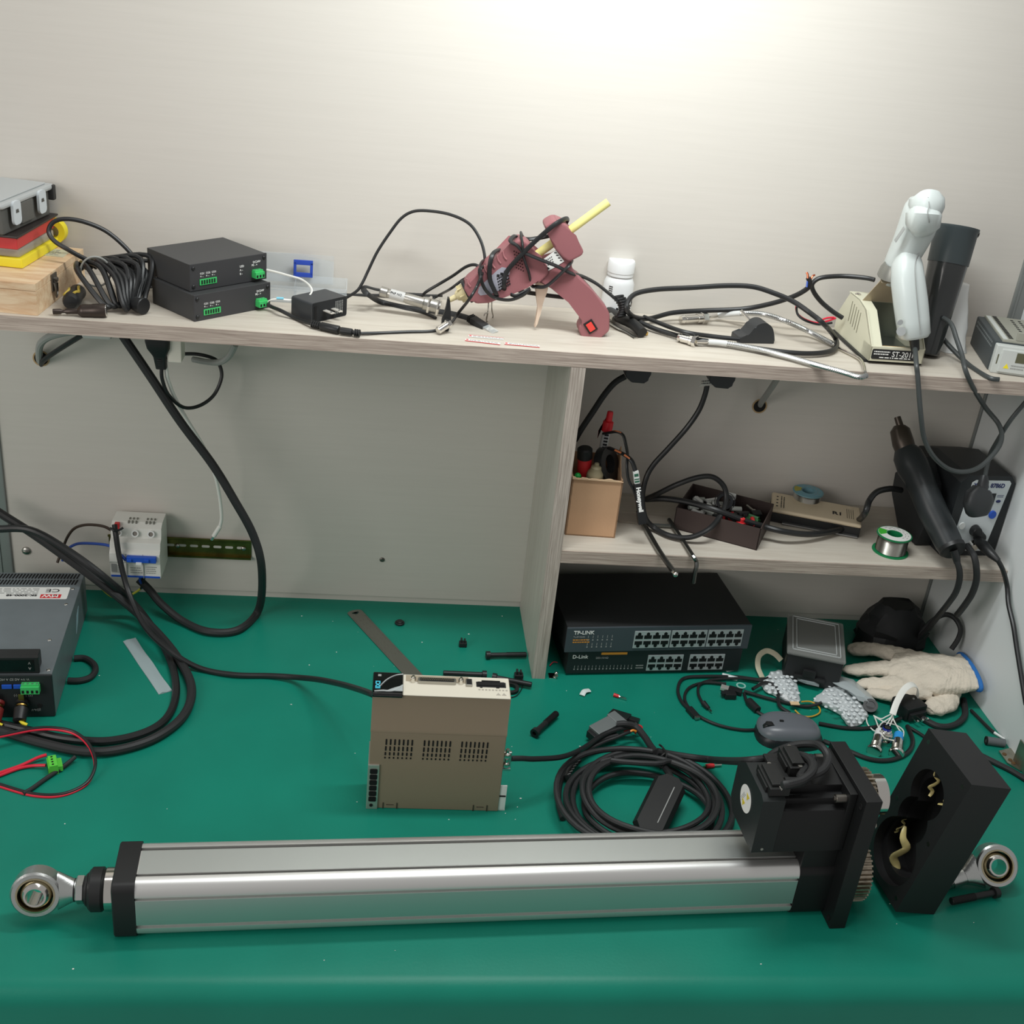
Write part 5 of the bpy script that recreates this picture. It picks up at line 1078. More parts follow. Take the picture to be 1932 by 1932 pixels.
g=G(); g.cyl((0,0,0),(-.004,-.002,.044),.0105,n=22); g.build('red_body',RED,t); g=G(); g.cyl((-.004,-.002,.042),(-.006,-.003,.060),.0112,n=22,ch=.002); g.build('black_cap',BLK,t)
t=thing('glue_bottle','small bottle with dull beige screw nozzle inside the carton','bottle',inct(.034,.018,.068))
g=G(); g.lathe([(.0125,0),(.0125,.026),(.0118,.030),(.0085,.035),(.0075,.040),(.004,.042),(.0035,.046),(.002,.047)],Matrix.Rotation(.15,4,'X'),14); g.build('nozzle_cap',mat('beige_grey_plastic',(150,140,112),.5),t)
t=thing('tape_roll','roll of black tape standing on edge inside the carton','tape roll',aty(1144,876,.083))
g=G(); T=along((0,0,0),(.75,-.55,.36)); g.ring(T,.026,.014,-.0065,.0065,40); g.build('tape_ring',mat('black_tape',(44,45,46),.3),t)
t=thing('green_cap','shiny green cap tip poking out of the carton at the divider','cap',inct(.009,.012,.085)); g=G(); g.ball((0,0,.006),.0052); g.cyl((0,0,-.012),(0,0,.006),.0045); g.build('cap_body',mat('bright_green',(30,160,70),.25),t)
t=thing('marker_pen','red-topped marker pen with printed white barrel standing up in the carton','marker',(0,0,0))
a=aty(1137,850,.095); b=aty(1152,776,.10); T=along(a,b); Lh=(b-a).length
g=G(); g.lathe([(.0058,-.03),(.0060,0),(.0060,Lh*.55),(.0055,Lh*.56)],T,20); g.build('barrel',mat('marker_barrel',(196,196,196),.4),t)
g=G(); g.lathe([(.0078,Lh*.50),(.0078,Lh*.74),(.0050,Lh*.77),(.0044,Lh*.98),(.0036,Lh)],T,20); g.build('red_cap',mat('marker_red',(225,40,50),.35),t)
g=G(); 
for k in range(5): g.box((-.003,-.0063,Lh*(.08+.08*k)),(.003,-.0058,Lh*(.13+.08*k)),T=T)
g.build('print_marks',PRK,t)
g=G(); g.prism([(0,0),(.012,.012),(.012,.030),(.004,.010),(0,-.012)],0,.002,fr(aty(1129,812,.10),(1,0,0),(0,0,1))); o=g.build('red_clip',RED); tag(o,'small flat red clip tucked behind the marker pen in the carton','clip')
# barcode sensor strip with cord
t=thing('photo_sensor','narrow black optical sensor with white lettering on a looped orange-striped lead','sensor',(0,0,0))
g=G(); g.tube(Py((1140,818,.09),(1150,816,.08),(1165,815,.07),(1176,822,.065),(1181,840,.06),(1184,858,.06),(1183,880,.05),(1186,905,.045),(1196,925,.04),(1202,945,.035)),.0034,n=10,sx=.6,sy=1.2); g.tube(Py((1149,845,.08),(1160,850,.07),(1178,858,.06),(1192,870,.05),(1199,890,.042)),.0038,n=10,sx=.6,sy=1.2); g.build('flat_lead',BLK,t)
g=G(); g.tube(Py((1152,814.5,.0785),(1163,813.5,.069),(1172,817,.065)),.0012,n=6); g.tube(Py((1160,849,.066),(1172,854.5,.0595)),.0016,n=6);  g.tube(Py((1178,858,.0565),(1188,866,.0505)),.0016,n=6); g.build('orange_stripe',mat('orange_stripe',(205,120,75),.5),t)
a=aty(1199,888,.042); b=aty(1213,990,.020); T=fr(a,b-a,z=(0,-1,.2)); Lh=(b-a).length
g=G(); g.box((0,-.0042,-.003),(Lh*.24,.0042,.003),.001,T=T); wl=g.build('white_tag',mat('tag_white',(205,208,204),.5),t)
g=G(); g.box((Lh*.05,-.003,.003),(Lh*.10,.003,.0034),T=T); g.box((Lh*.14,-.0035,.003),(Lh*.16,.0035,.0034),T=T); g.box((Lh*.18,-.0035,.003),(Lh*.21,.0035,.0034),T=T); g.build('green_mark',mat('dark_green',(40,90,70),.4),wl)
g=G(); g.box((Lh*.24,-.0050,-.004),(Lh*.78,.0050,.004),.001,T=T); g.box((Lh*.76,-.0060,-.005),(Lh,.0060,.005),.001,T=T); sb=g.build('sensor_body',BLK,t)
text('Honeywell',.0088,T@Matrix.Translation((Lh*.30,-.0026,.0043)),PRW,sb,bold=.0004)
# hex keys
HK=mat('hex_key_steel',(120,122,120),.3,1.)
def hexkey(pts,r,label,ballend=False):
    g=G(); g.tube(pts,r,n=6,sm=1 if len(pts)<3 else 5); o=g.build('hex_key',HK,ang=25)
    tag(o,label,'hex key',group='steel hex keys lying over the lower shelf edge')
    if ballend:
        d=(pts[-1]-pts[-2]).normalized(); g=G(); g.cyl(pts[-1]-d*.002,pts[-1]+d*.003,r*1.05,r*.7,n=6); g.ball(pts[-1]+d*.005,r*1.05,n=8); g.build('ball_end',CHR,o)
hexkey(zs((1212,985,L+.006),(1219,997,L+.0055),(1244,1040,L+.006),(1272,1080,L+.0075)),.0040,'thick hex key with a ball end jutting out over the lower shelf edge',True)
hexkey(zs((1262,980,L+.009),(1270,992,L+.007),(1290,1022,L+.006),(1308,1050,L+.007))+[aty(1313,1058,-.010),aty(1314,1068,-.0125),aty(1311,1082,-.013),aty(1308,1100,-.013)],.0032,'thinner bent hex key whose short arm hangs down over the lower shelf edge')
hexkey(zs((1226,990,L+.004),(1270,993,L+.004)),.0030,'short hex key piece lying crosswise between the other two')
g=G(); p=at(1171,966,L+.001); q=at(1206,989,L+.001); g.prism(rr(.040,.034,.003,3),0,.003,Matrix.Translation(at(1188,978,L+.0005))@Matrix.Rotation(-.1,4,'Z')); o=g.build('clear_case',mat('clear_case_tint',(200,190,176),.25,alpha=.4)); tag(o,'small flat clear plastic case lying beside the carton','case')
# open brown box with electronic parts
DB=mat('dark_brown_card',(62,50,47),.6); bx=thing('parts_box','open dark brown box full of loose electronic parts on the lower shelf','box',(.182,.087,L),(0,0,-.4763))
w,d,h=.130,.100,.036; g=G(); t_=.0015
g.box((0,0,0),(w,d,t_)); g.box((0,0,0),(w,t_,h)); g.box((0,d-t_,0),(w,d,h)); g.box((0,0,0),(t_,d,h)); g.box((w-t_,0,0),(w,d,h)); g.build('box_walls',DB,bx,ang=20)
BM=Matrix.Translation((.182,.087,L))@Matrix.Rotation(-.4763,4,'Z')
rn=random.Random(21); cols=[('loose_white_clip','white clip',WHT),('loose_black_connector','black connector',BLK),('loose_clear_sleeve','clear sleeve',mat('sleeve_clear',(206,212,206),.3,alpha=.75)),('loose_red_button','red button',RED),('loose_green_terminal','green terminal',mat('dark_green_terminal',(50,110,62),.45)),('loose_metal_pin','metal pin',STL),('loose_red_sleeve','red sleeve',RED)]
spots=[(.018+.0152*i+rn.uniform(-.004,.004),.020+.0150*j+rn.uniform(-.003,.003)) for i in range(7) for j in range(5)]
posn=['front','front middle','middle','back middle','back']
colm=['left end','left quarter','left of the middle','middle','right of the middle','right quarter','right end']
for idx,(x,y) in enumerate(spots):
    i,j=idx//5,idx%5
    if i<3: k=rn.choice([0,2,2,0,5])
    elif i<5: k=rn.choice([1,1,5,3,2])
    else: k=rn.choice([1,4,6,5,3,6] if j<3 else [1,1,5])
    nm,ct_,m=cols[k]; z0=L+.014+rn.uniform(0,.004)+(.008 if (i+j)%2 else 0)
    T=BM@Matrix.Translation((x,y,z0-L))@Matrix.Rotation(rn.uniform(0,6.28),4,'Z')@Matrix.Rotation(rn.uniform(-.5,.5),4,'X')
    T=T@Matrix.Scale(1.18,4); g=G(); sc=rn.uniform(.8,1.15)
    if k in(0,): g.box((-.008*sc,-.002,0),(.008*sc,.002,.0045),.0006,T=T); g.box((-.008*sc,-.004,0),(-.003*sc,.004,.003),.0006,T=T)
    elif k==2: g.ring(T@fr((-.008*sc,0,.003),(0,1,0),(0,0,1)),.0032,.0024,0,.016*sc,10)
    elif k==5: g.cyl(T@V((-.009,0,.003)),T@V((.007,0,.003)),.0022,n=12); g.cyl(T@V((.007,0,.003)),T@V((.010,0,.003)),.0038,n=12)
    elif k==3: g.box((-.005,-.005,0),(.005,.005,.006),.0012,T=T); g.cyl(T@V((0,0,.006)),T@V((0,0,.011)),.004,n=14,ch=.0006)
    elif k==6: g.cyl(T@V((-.008,0,.003)),T@V((.006,0,.003)),.0035,.003,n=12); g.cyl(T@V((.006,0,.003)),T@V((.012,0,.003)),.0012,n=10)
    elif k==4: g.box((-.008,-.0055,0),(.008,.0055,.009),.0008,T=T); g.box((-.007,-.0055,.009),(.007,.001,.012),.0006,T=T)
    else: g.box((-.007*sc,-.0045,0),(.007*sc,.0045,.007),.0008,T=T); g.box((-.003,.004,.001),(.003,.007,.005),.0005,T=T)
    o=g.build(nm,m); tag(o,'%s in the brown box, %s row, %s'%(ct_,posn[j],colm[i]),ct_.split()[-1],group='loose electronic parts in the brown box')
g=G(); T=BM@Matrix.Translation((.060,.066,.034))@Matrix.Rotation(.9,4,'X'); g.ring(T,.013,.0085,0,.004,30); g.ring(T,.0160,.0150,.0005,.0015,30); o=g.build('trim_ring',mat('dark_ring',(52,54,58),.3,.4)); tag(o,'dark round ring with fine notches lying on the loose parts','ring')
g=G(); T=BM@Matrix.Translation((.066,.086,.034))@Matrix.Rotation(.5,4,'X'); g.box((-.0065,-.003,0),(.0065,.003,.010),.0008,T=T); o=g.build('relay',WHT); tag(o,'small white relay with metal legs on top of the loose parts','relay')
g=G()
for k in range(5): g.cyl(T@V((-.005+k*.0025,0,0)),T@V((-.005+k*.0025,0,-.006)),.0004,n=6)
g.build('relay_legs',STL,o)
# cream and black boxes
rx=thing('white_lid_box','flat black phone-style box with a cream printed lid lying on the lower shelf','box',(.345,.128,L),(0,0,-.317))
w,d,h=.1389,.066,.0225
g=G(); g.box((0,0,0),(w,d,.0160),.0015); g.build('black_base',BLK,rx)
g=G(); g.box((-.0006,-.0006,.0155),(w+.0006,d+.0006,h),.0045,seg=3); lid=g.build('cream_lid',mat('cream_lid',(216,200,172),.45),rx)
text('R1',.017,fr((w-.030,.042,h+.0001),(0,-1,0),z=(0,0,1))@Matrix.Identity(4),PRK,lid,bold=.0005) if False else text('R1',.015,fr((w-.045,.022,h+.0001),(1,0,0),(0,1,0)),PRK,lid,bold=.0004)
g=G()
for k in range(4): g.box((w-.022+k*.0032,.016,h),(w-.0215+k*.0032,.050,h+.0003))
for k in range(4): g.box((.007,.012+k*.012,h),(.010,.015+k*.012,h+.0003))
dashes(g,fr((.021,.010,h+.0),(0,1,0),(-1,0,0)),.046,.008,2,random.Random(3),1.); g.build('printed_symbols',PRK,lid)
g=G(); g.box((.02,-.006,.001),(w-.002,.02,.004),.001); g.build('silver_rim',mat('rim_silver',(150,150,150),.3,.8),rx)
# solder spools
def spool(c,R,hh,m_fl,m_wire,label,topcol,wedge=None,tilt=None):
    t=thing('solder_spool',label,'solder spool',c,tilt or (0,0,0))
    g=G(); g.lathe([(R*1.04,0),(R*1.04,.0018),(R*.4,.0018),(R*.4,0)],None,40,caps=False); g.lathe([(R,hh-.002),(R,hh),(R*.4,hh),(R*.4,hh-.002)],None,40,caps=False); g.lathe([(R*.4,0),(R*.4,hh)],None,30,caps=False); g.lathe([(0.0001,.0012),(R*.4,.0012)],None,30,caps=False); g.build('flanges',m_fl,t)
    g=G(); pr=[]; k=0; z=.0022
    while z<hh-.0022: pr+= [(R*.86,z),(R*.875,z+.0005)]; z+=.001
    g.lathe(pr,None,48,caps=False); g.build('solder_wire',m_wire,t)
    g=G(); g.lathe([(R*.93,hh+.0001),(R*.93,hh+.0005),(R*.46,hh+.0005),(R*.46,hh+.0001)],None,40,caps=False); lb=g.build('round_label',topcol,t)
    if wedge:
        g=G(); pol=[(R*.47*math.cos(a),R*.47*math.sin(a)) for a in [math.radians(x) for x in range(125,191,11)]]+[(R*.92*math.cos(a),R*.92*math.sin(a)) for a in [math.radians(x) for x in range(190,124,-11)]]
        g.prism(pol,hh+.0005,hh+.0008); g.build('label_wedge',wedge,lb)
    g=G()
    for k in range(14):
        a=math.radians(-60+k*13); r_=R*(.62+.16*(k%2)); g.box((-.0004,-.0022,0),(.0004,.0016,.0003),T=Matrix.Translation((r_*math.cos(a),r_*math.sin(a),hh+.0005))@Matrix.Rotation(a,4,'Z'))
    g.build('fine_print',PRG,lb); return t
SOL=mat('solder_tin',(190,188,180),.28,1.)
spool(at(1679,1040,L),.0262,.030,mat('spool_green',(20,120,72),.4),SOL,'green-flanged spool of solder wire standing at the front of the lower shelf',PAPER,mat('wedge_green',(60,170,50),.5))
spool(aty(1543,962,.175)*1.0 if False else V((.388+.028,.171,L)),.0245,.036,mat('spool_blue_grey',(110,150,160),.4),SOL,'spool of solder with a blue and yellow label behind the cream box',mat('label_blue',(110,160,175),.5),mat('label_olive',(170,165,70),.5))
# ================================================================ rework station
YD=mat('station_black',(36,39,41),.5,bump=.1,bs=700); ys=thing('rework_station','black hot air rework station with white control panel on the lower shelf','rework station',(.5905,.040,L),(0,0,.0757)); ys.scale=(.885,1,1)
w,d,h=.1010,.150,.135
g=G(); P=[(0,0),(w,0),(w,h-.012),(w-.010,h),(.012,h),(0,h-.012)]
rings=[]
for y,(cut) in ((0,0),(.012,0),(.10,0),(d,.018)):
    rings.append([(x,y,z-(cut if z>h-.03 else 0)) for x,z in P])
g.loft(rings); g.build('station_case',YD,ys,ang=30)
Tp=fr((0,-.0004,0),(1,0,0),(0,0,1))
g=G(); g.prism([(.014,.012),(.020,.124),(.026,.128),(.088,.128),(.092,.124),(.080,.012),(.076,.009),(.018,.009)],0,.0008,Tp); pn=g.build('control_panel',mat('panel_white',(206,212,214),.45),ys)
text('YIHUA 8786D',.0098,fr((.024,-.0014,.1165),(1,0,0),(0,0,1)),mat('navy_print',(40,50,100),.5),pn,bold=.0003,sx=.98)
g=G(); g.box((.047,-.0018,.089),(.070,-.0006,.107)); g.build('display_window',mat('window_dark',(28,32,36),.2),pn)
g=G(); g.cyl((.074,-.0006,.072),(.074,-.0045,.072),.0065,n=22,ch=.0006); g.build('blue_button',BLU,pn)
g=G(); g.box((.058,-.0035,.014),(.072,-.0006,.032),.001); g.build('power_switch',BLK,pn)
for (x,z,m) in ((.030,.105,BLK),(.029,.098,BLK),(.024,.052,WHT)):
    g=G(); g.cyl((x,-.0004,z),(x,-.003,z),.0020 if m is BLK else .0055,n=14); g.build('indicator',m,pn)
g=G(); g.ball((.078,-.0016,.094),.0045,(1,.15,.55)); dashes(g,fr((.020,-.0012,.104),(1,0,0),(0,0,1)),.010,.003,1,random.Random(1),1.); dashes(g,fr((.073,-.0012,.100),(1,0,0),(0,0,1)),.013,.005,2,random.Random(3),1.); dashes(g,fr((.040,-.0012,.110),(1,0,0),(0,0,1)),.018,.003,1,random.Random(3),1.); g.build('fine_print',mat('navy_print',(40,50,100),.5),pn)
for (x,z) in ((.050,.045),(.061,.035)):
    g=G(); g.cyl((x,-.0004,z),(x,-.012,z),.0095,.0085,n=22,ch=.001); g.build('rotary_knob',BLK,ys)
for i,(x,z) in enumerate(((.030,.018),(.052,.020))):
    g=G(); g.cyl((x,0,z),(x+.001,-.010,z-.002),.0085,n=20,ch=.001); g.build('round_socket',CHR if i else BLK,ys)
# side holder bracket on the left of the station
g=G(); g.prism([(.030,.0),(.090,.0),(.135,.040),(.140,.075),(.110,.090),(.118,.110),(.085,.128),(.045,.100),(.020,.050)],-.030,0,fr((0,0,0),(0,1,0),(0,0,1)),bev=.003); g.build('holder_bracket',YD,ys)
# hot air handle
hg=thing('hot_air_gun','black hot air handle with metal nozzle resting in the holder left of the station','hot air gun',(0,0,0))
g=G(); loftp(g,[(1706,845,.125,.015,.015),(1712,858,.118,.0215,.0215),(1722,880,.105,.0235,.0235),(1733,900,.088,.0215,.022),(1745,930,.065,.0205,.021),(1760,965,.045,.021,.021),(1778,1000,.022,.0205,.020),(1790,1025,.005,.0195,.019),(1796,1036,-.004,.0175,.017)],e=.9); g.build('handle_shell',mat('handle_black',(42,46,48),.38),hg,ang=50)
g=G(); loftp(g,[(1794,1030,.0,.0200,.0195),(1798,1038,-.006,.0200,.0195),(1799,1040,-.008,.0165,.016)],e=1.); g.build('end_ring',BLK,hg)
g=G(); a=aty(1712,862,.116); 
loftp(g,[(1712,858,.118,.0150,.0150),(1704,836,.132,.0165,.0165),(1698,812,.146,.0150,.0150),(1697,803,.150,.0085,.0085)],e=1.,n=28); loftp(g,[(1699,806,.148,.0055,.0055),(1693,787,.158,.0050,.0050)],e=1.,n=20); g.build('metal_nozzle',mat('nozzle_oxidised',(92,84,78),.38,.8),hg)
g=G(); loftp(g,[(1799,1038,-.007,.0065,.0065),(1804,1052,-.012,.0060,.0060),(1806,1062,-.014,.0048,.0048)],e=1.,n=16); g.build('strain_relief',RUB,hg)
cable('hot_air_hose',Py((1805,1058,-.014),(1810,1075,-.018),(1810,1095,-.018),(1803,1118,-.012),(1788,1140,.005),(1772,1160,.03),(1752,1185,.07),(1735,1203,.10)),.0046,RUBM,'thick hose cable dropping from the hot air handle behind the glove')
cable('station_cable',[aty(1825,1030,.018),aty(1832,1040,.0)]+Py((1838,1050,-.012),(1842,1070,-.018),(1842,1095,-.016),(1834,1120,-.008),(1820,1142,.005),(1806,1160,.02)),.0050,RUBM,'second thick cable dropping from the station into the dark corner')
t=thing('iron_lead','black lead with round metal plug leaving the station along the side panel','lead',(0,0,0))
g=G(); loftp(g,[(1846,1021,.030,.0070,.0070),(1856,1030,.010,.0085,.0085),(1872,1047,-.012,.0065,.0065),(1884,1058,-.022,.0040,.0040)],e=1.,n=18); g.build('plug_boot',BLK,t)
g=G(); g.tube([aty(1882,1056,-.021),aty(1892,1075,-.026)]+[atx(x,y,.672) for x,y in ((1900,1105),(1903,1140),(1912,1180),(1918,1220),(1926,1270),(1936,1330))],.0036,n=10,sm=6); g.build('lead_body',RUB,t)
t=thing('hanging_plug','black mains plug hanging by its cord in front of the station panel','plug',(0,0,0))
g=G(); loftp(g,[(1857,897,.018,.005,.005),(1856,908,.014,.0075,.0075),(1853,922,.010,.0085,.0085)],e=1.,n=16); loftp(g,[(1853,922,.010,.014,.010),(1848,934,.006,.0215,.012),(1845,950,.002,.0225,.012),(1845,966,.0,.018,.011),(1845,972,-.001,.014,.009)],e=.7); g.build('plug_body',mat('plug_black',(46,48,50),.45),t)
g=G(); a=aty(1826,960,.006); g.cyl(a,a+V((-.004,-.002,.001)),.003,n=10); g.build('pin',BRS,t)
cable('hose_loop',Py((1700,925,.10),(1680,922,.09),(1655,928,.08),(1640,945,.07),(1632,968,.055))+zs((1615,985,L+.012),(1580,1000,L+.010),(1530,1008,L+.014),(1480,1003,L+.022))+Py((1440,993,.06),(1400,981,.06),(1350,962,.065),(1300,948,.09),(1255,941,.11),(1218,942,.12)),.0047,RUB,'thick black hose lying across the cream box and the open parts box')
cable('drop_cable',Py((1334,727,.10),(1330,745,.10),(1318,775,.10),(1295,808,.10),(1262,845,.095),(1232,878,.09),(1218,905,.085),(1212,940,.08),(1217,975,.07))+zs((1232,994,L+.008),(1262,1010,L+.006),(1300,1014,L+.010))+Py((1335,1000,.04),(1358,975,.06),(1370,945,.075),(1366,918,.085),(1345,900,.09),(1315,901,.095),(1275,915,.10),(1240,932,.11),(1215,943,.12)),.0040,RUB,'black cable falling from the second plug and coiling on the lower shelf',sm=8)
cable('drop_cable',Py((1180,710,.10),(1160,722,.10),(1140,745,.10),(1120,775,.10),(1098,808,.10),(1085,830,.105)),.0046,RUBM,'black cable slanting from the first plug down behind the divider')
for i,(x0,x1,xs,lb) in enumerate(((1178,1226,1180,'black mains plug under the shelf nearest the divider'),(1336,1384,1336,'black mains plug under the shelf with a paper tag beside it'))):
    y_=700+(x0-1178)*.06; t=thing('power_plug',lb,'plug',(0,0,0)); a=aty(x0,y_,.10); b=aty(x1,y_,.10); g=G()
    zt_=.5002; wd_=b.x-a.x
    g.prism([(0,0),(wd_,0),(wd_,-.036),(wd_*.86,-.043),(wd_*.80,-.049),(wd_*.28,-.0485),(wd_*.02,-.041),(0,-.036)],-.013,.013,fr((a.x,.10,zt_),(1,0,0),(0,0,1)),bev=.002); g.build('plug_body',mat('plug_black',(46,48,50),.45),t)
p=aty(1316,730,.098); g=G(); g.prism([(0,0),(.022,.004),(.026,.016),(.014,.014),(.007,.007)],0,.0004,fr(p,(1,0,0),(0,0,1))); o=g.build('paper_tag',mat('tag_paper',(176,174,168),.6)); tag(o,'small printed paper tag around the cable below the second plug','paper tag')
g=G(); dashes(g,fr(p+V((.005,-.0005,.004)),(1,.0,.12),(0,0,1)),.020,.007,2,random.Random(1)); g.build('fine_print',PRK,o)
cable('grey_conduit',[aty(1433,768,.212),aty(1436,760,.198),aty(1447,744,.17),aty(1458,728,.14),aty(1468,712,.11)],.0046,GRYC,'grey cable coming out of the wall hole in the right bay')
# ================================================================ right rear of the bench
SH=mat('box_black_tray',(30,32,33),.5)
lx=thing('component_case','black tray box with a frosted clear lid standing behind the bubble wrap','storage box',(.3748,.012,0),(0,0,-.2997))
w,d,h=.0905,.120,.055
g=G(); g.box((.002,.002,0),(w-.002,d-.002,h),.004); g.build('tray',SH,lx)
g=G(); g.box((0,0,h-.004),(w,d,h+.003),.003); ld=g.build('clear_lid',mat('lid_frost',(160,162,158),.3,alpha=.5),lx)
g=G(); 
for (m_,z0) in ((.008,.0032),(.014,.0032)):
    g.box((m_,m_,h+z0-.0003),(w-m_,m_+.0012,h+z0+.0009)); g.box((m_,d-m_-.0012,h+z0-.0003),(w-m_,d-m_,h+z0+.0009)); g.box((m_,m_,h+z0-.0003),(m_+.0012,d-m_,h+z0+.0009)); g.box((w-m_-.0012,m_,h+z0-.0003),(w-m_,d-m_,h+z0+.0009))
g.build('lid_ridges',mat('ridge_light',(200,205,205),.3,alpha=.8),ld)
g=G(); g.box((.018,-.004,.014),(.066,.002,.020),.001); g.box((.030,-.005,.020),(.050,.001,.032),.001); g.build('front_latch',BLK,lx)
t=thing('black_bag','crumpled black bag in the dark corner under the rework station','bag',(0,0,0))
rn=random.Random(9); rings=[]; 
for k in range(9):
    f=k/8; cz=.002+.075*f; rad=.062*math.cos(f*1.35)**.5; rings.append([(.60+rad*math.cos(2*PI*j/18)*rn.uniform(.86,1.08),.135+min(.060,rad*.85)*math.sin(2*PI*j/18)*rn.uniform(.86,1.0),cz+rn.uniform(-.002,.004)) for j in range(18)])
g=G(); g.loft(rings); g.build('bag_body',mat('bag_black',(20,22,24),.6,bump=.5,bs=60),t,ang=25)
cable('corner_cable',Py((1735,1200,.10),(1755,1175,.10),(1780,1160,.09),(1800,1165,.075),(1812,1185,.06),(1808,1205,.05),(1795,1225,.045)),.0042,RUBM,'black cable loop standing behind the glove cuff')
# glove
KNIT=mat('knit_cotton',(214,204,188),.9,bump=.9,bs=420,var=.05,vs=25)
gl=thing('work_glove','off-white knitted cotton work glove with blue cuff edge lying palm down','glove',(0,0,0))
def fing(g,pts,rads,zf=.62):
    P=[at(x,y,z) for x,y,z in pts]; g_=[]
    n=18; R=[]
    for i,c in enumerate(P):
        t=(P[min(i+1,len(P)-1)]-P[max(i-1,0)]).normalized(); u=V((0,0,1)); u=(u-t*u.dot(t)).normalized(); w=t.cross(u)
        R.append([c+u*math.sin(2*PI*k/n)*rads[i]*zf+w*math.cos(2*PI*k/n)*rads[i] for k in range(n)])
    g.loft(R)
g=G()
fing(g,[(1601,1228,.012),(1606,1226,.012),(1622,1224,.013),(1650,1225,.016),(1680,1232,.020),(1720,1245,.022)],[.004,.011,.015,.0155,.018,.020])
fing(g,[(1592,1266,.010),(1598,1265,.010),(1620,1264,.012),(1655,1262,.016),(1700,1265,.022),(1740,1272,.022)],[.004,.010,.014,.0155,.020,.022])
fing(g,[(1614,1288,.009),(1620,1290,.009),(1640,1290,.011),(1665,1290,.015),(1700,1290,.020),(1735,1290,.022)],[.003,.009,.012,.0135,.018,.022])
fing(g,[(1634,1304,.008),(1642,1306,.008),(1660,1310,.010),(1680,1312,.013),(1710,1308,.018),(1740,1300,.020)],[.003,.008,.011,.013,.017,.022])
fing(g,[(1758,1343,.009),(1748,1340,.010),(1765,1335,.012),(1785,1325,.014),(1790,1308,.017),(1775,1292,.019)],[.004,.012,.017,.018,.020,.022])
# palm and ribbed cuff
PA=[at(1680,1254,.018),at(1705,1260,.022),at(1735,1266,.025),at(1762,1272,.028),at(1784,1276,.030)]
hwd=[.032,.048,.055,.056,.053]; R=[]
h0,h1=at(1808,1236,.038),at(1851,1300,.042); hc=(h0+h1)/2; hd=(h1-h0)/2
ax_=(hc-at(1690,1262,0)).normalized(); pr_=V((0,0,1)).cross(ax_).normalized()
if pr_.dot(hd)<0: pr_=-pr_
def ringat(c,dirx,hw,hh,n=26): return [c+dirx*math.cos(2*PI*k/n)*hw+V((0,0,1))*math.sin(2*PI*k/n)*hh for k in range(n)]
for c,hw in zip(PA,hwd): R.append(ringat(c,pr_,hw,max(.010,c.z-.003)))
for k in range(22):
    f=(k+1)/22; c=PA[-1].lerp(hc,f); dd=(pr_*(1-f)+hd.normalized()*f).normalized(); R.append(ringat(c,dd,.053*(1-f)+hd.length*f-.003*math.sin(f*PI)+(.0014 if k%2 else 0),.026*(1-f)+.013*f+(.0014 if k%2 else 0)))
g.loft(R); sk=g.build('glove_body',KNIT,gl,ang=70)
# wrinkle: displace with noise
tx=bpy.data.textures.new('crease','CLOUDS'); tx.noise_scale=.02
rm_=sk.modifiers.new('remesh','REMESH'); rm_.mode='VOXEL'; rm_.voxel_size=.0014; rm_.use_smooth_shade=True
sm_=sk.modifiers.new('smooth','SMOOTH'); sm_.iterations=4; sm_.factor=.5
md=sk.modifiers.new('crease','DISPLACE'); md.texture=tx; md.strength=.007; md.mid_level=.5
g=G(); cr=ringat(hc,hd.normalized(),hd.length,.0125,28); g.tube(cr,.0034,closed=True,n=10,sm=2); g.build('blue_cuff_hem',mat('cuff_blue',(40,110,185),.8,bump=.6,bs=500),gl)
# bubble wrap pieces
BW=mat('bubble_wrap',(228,234,236),.10,alpha=.78,spec=1.)
def bubble(poly,z0,label,seed,bub=True):
    rn=random.Random(seed); t=thing('bubble_wrap',label,'bubble wrap',(0,0,0)); cx=sum(p[0] for p in poly)/len(poly); cy=sum(p[1] for p in poly)/len(poly)
    g=G(); n=len(poly); rings=[]
    N=n*4; out=[]
    for i in range(n):
        for k in range(4): 
            f=k/4; out.append((poly[i][0]*(1-f)+poly[(i+1)%n][0]*f+rn.uniform(-1.5,1.5),poly[i][1]*(1-f)+poly[(i+1)%n][1]*f+rn.uniform(-1.5,1.5)))
    base=[(1.0,.0015),(1.0,.003),(.86,z0*.6),(.6,z0*.9),(.3,z0)]
    for s_,z in base: rings.append([at(cx+(x-cx)*s_,cy+(y-cy)*s_,max(.001,z+rn.uniform(-.0018,.0022)*(z>.002))) for x,y in out])
    g.loft(rings); sh=g.build('film_sheet',BW,t,ang=20)
    g=G(); 
    def inside(x,y):
        c=False; j=n-1
        for i in range(n):
            if ((poly[i][1]>y)!=(poly[j][1]>y)) and x<(poly[j][0]-poly[i][0])*(y-poly[i][1])/(poly[j][1]-poly[i][1])+poly[i][0]: c=not c
            j=i
        return c
    minx=min(p[0] for p in poly);maxx=max(p[0] for p in poly);miny=min(p[1] for p in poly);maxy=max(p[1] for p in poly)
    y=miny; row=0
    while y<maxy:
        x=minx+(row%2)*5
        while x<maxx:
            if inside(x,y):
                dd=max(0,1-max(abs(x-cx)/(maxx-minx)*2,abs(y-cy)/(maxy-miny)*2)); z=.002+z0*min(1,dd*1.8); p=at(x+rn.uniform(-1,1),y+rn.uniform(-1,1),z); g.ball(p,rn.uniform(.0028,.0038),(1,1,.5),n=6)
            x+=10.5
        y+=7.5; row+=1
    g.build('bubbles',BW,sh,ang=60)
bubble([(1432,1288),(1455,1268),(1480,1262),(1500,1270),(1511,1322),(1490,1326),(1445,1306)],.012,'crumpled bubble wrap piece in front of the clear-lidded case',1)
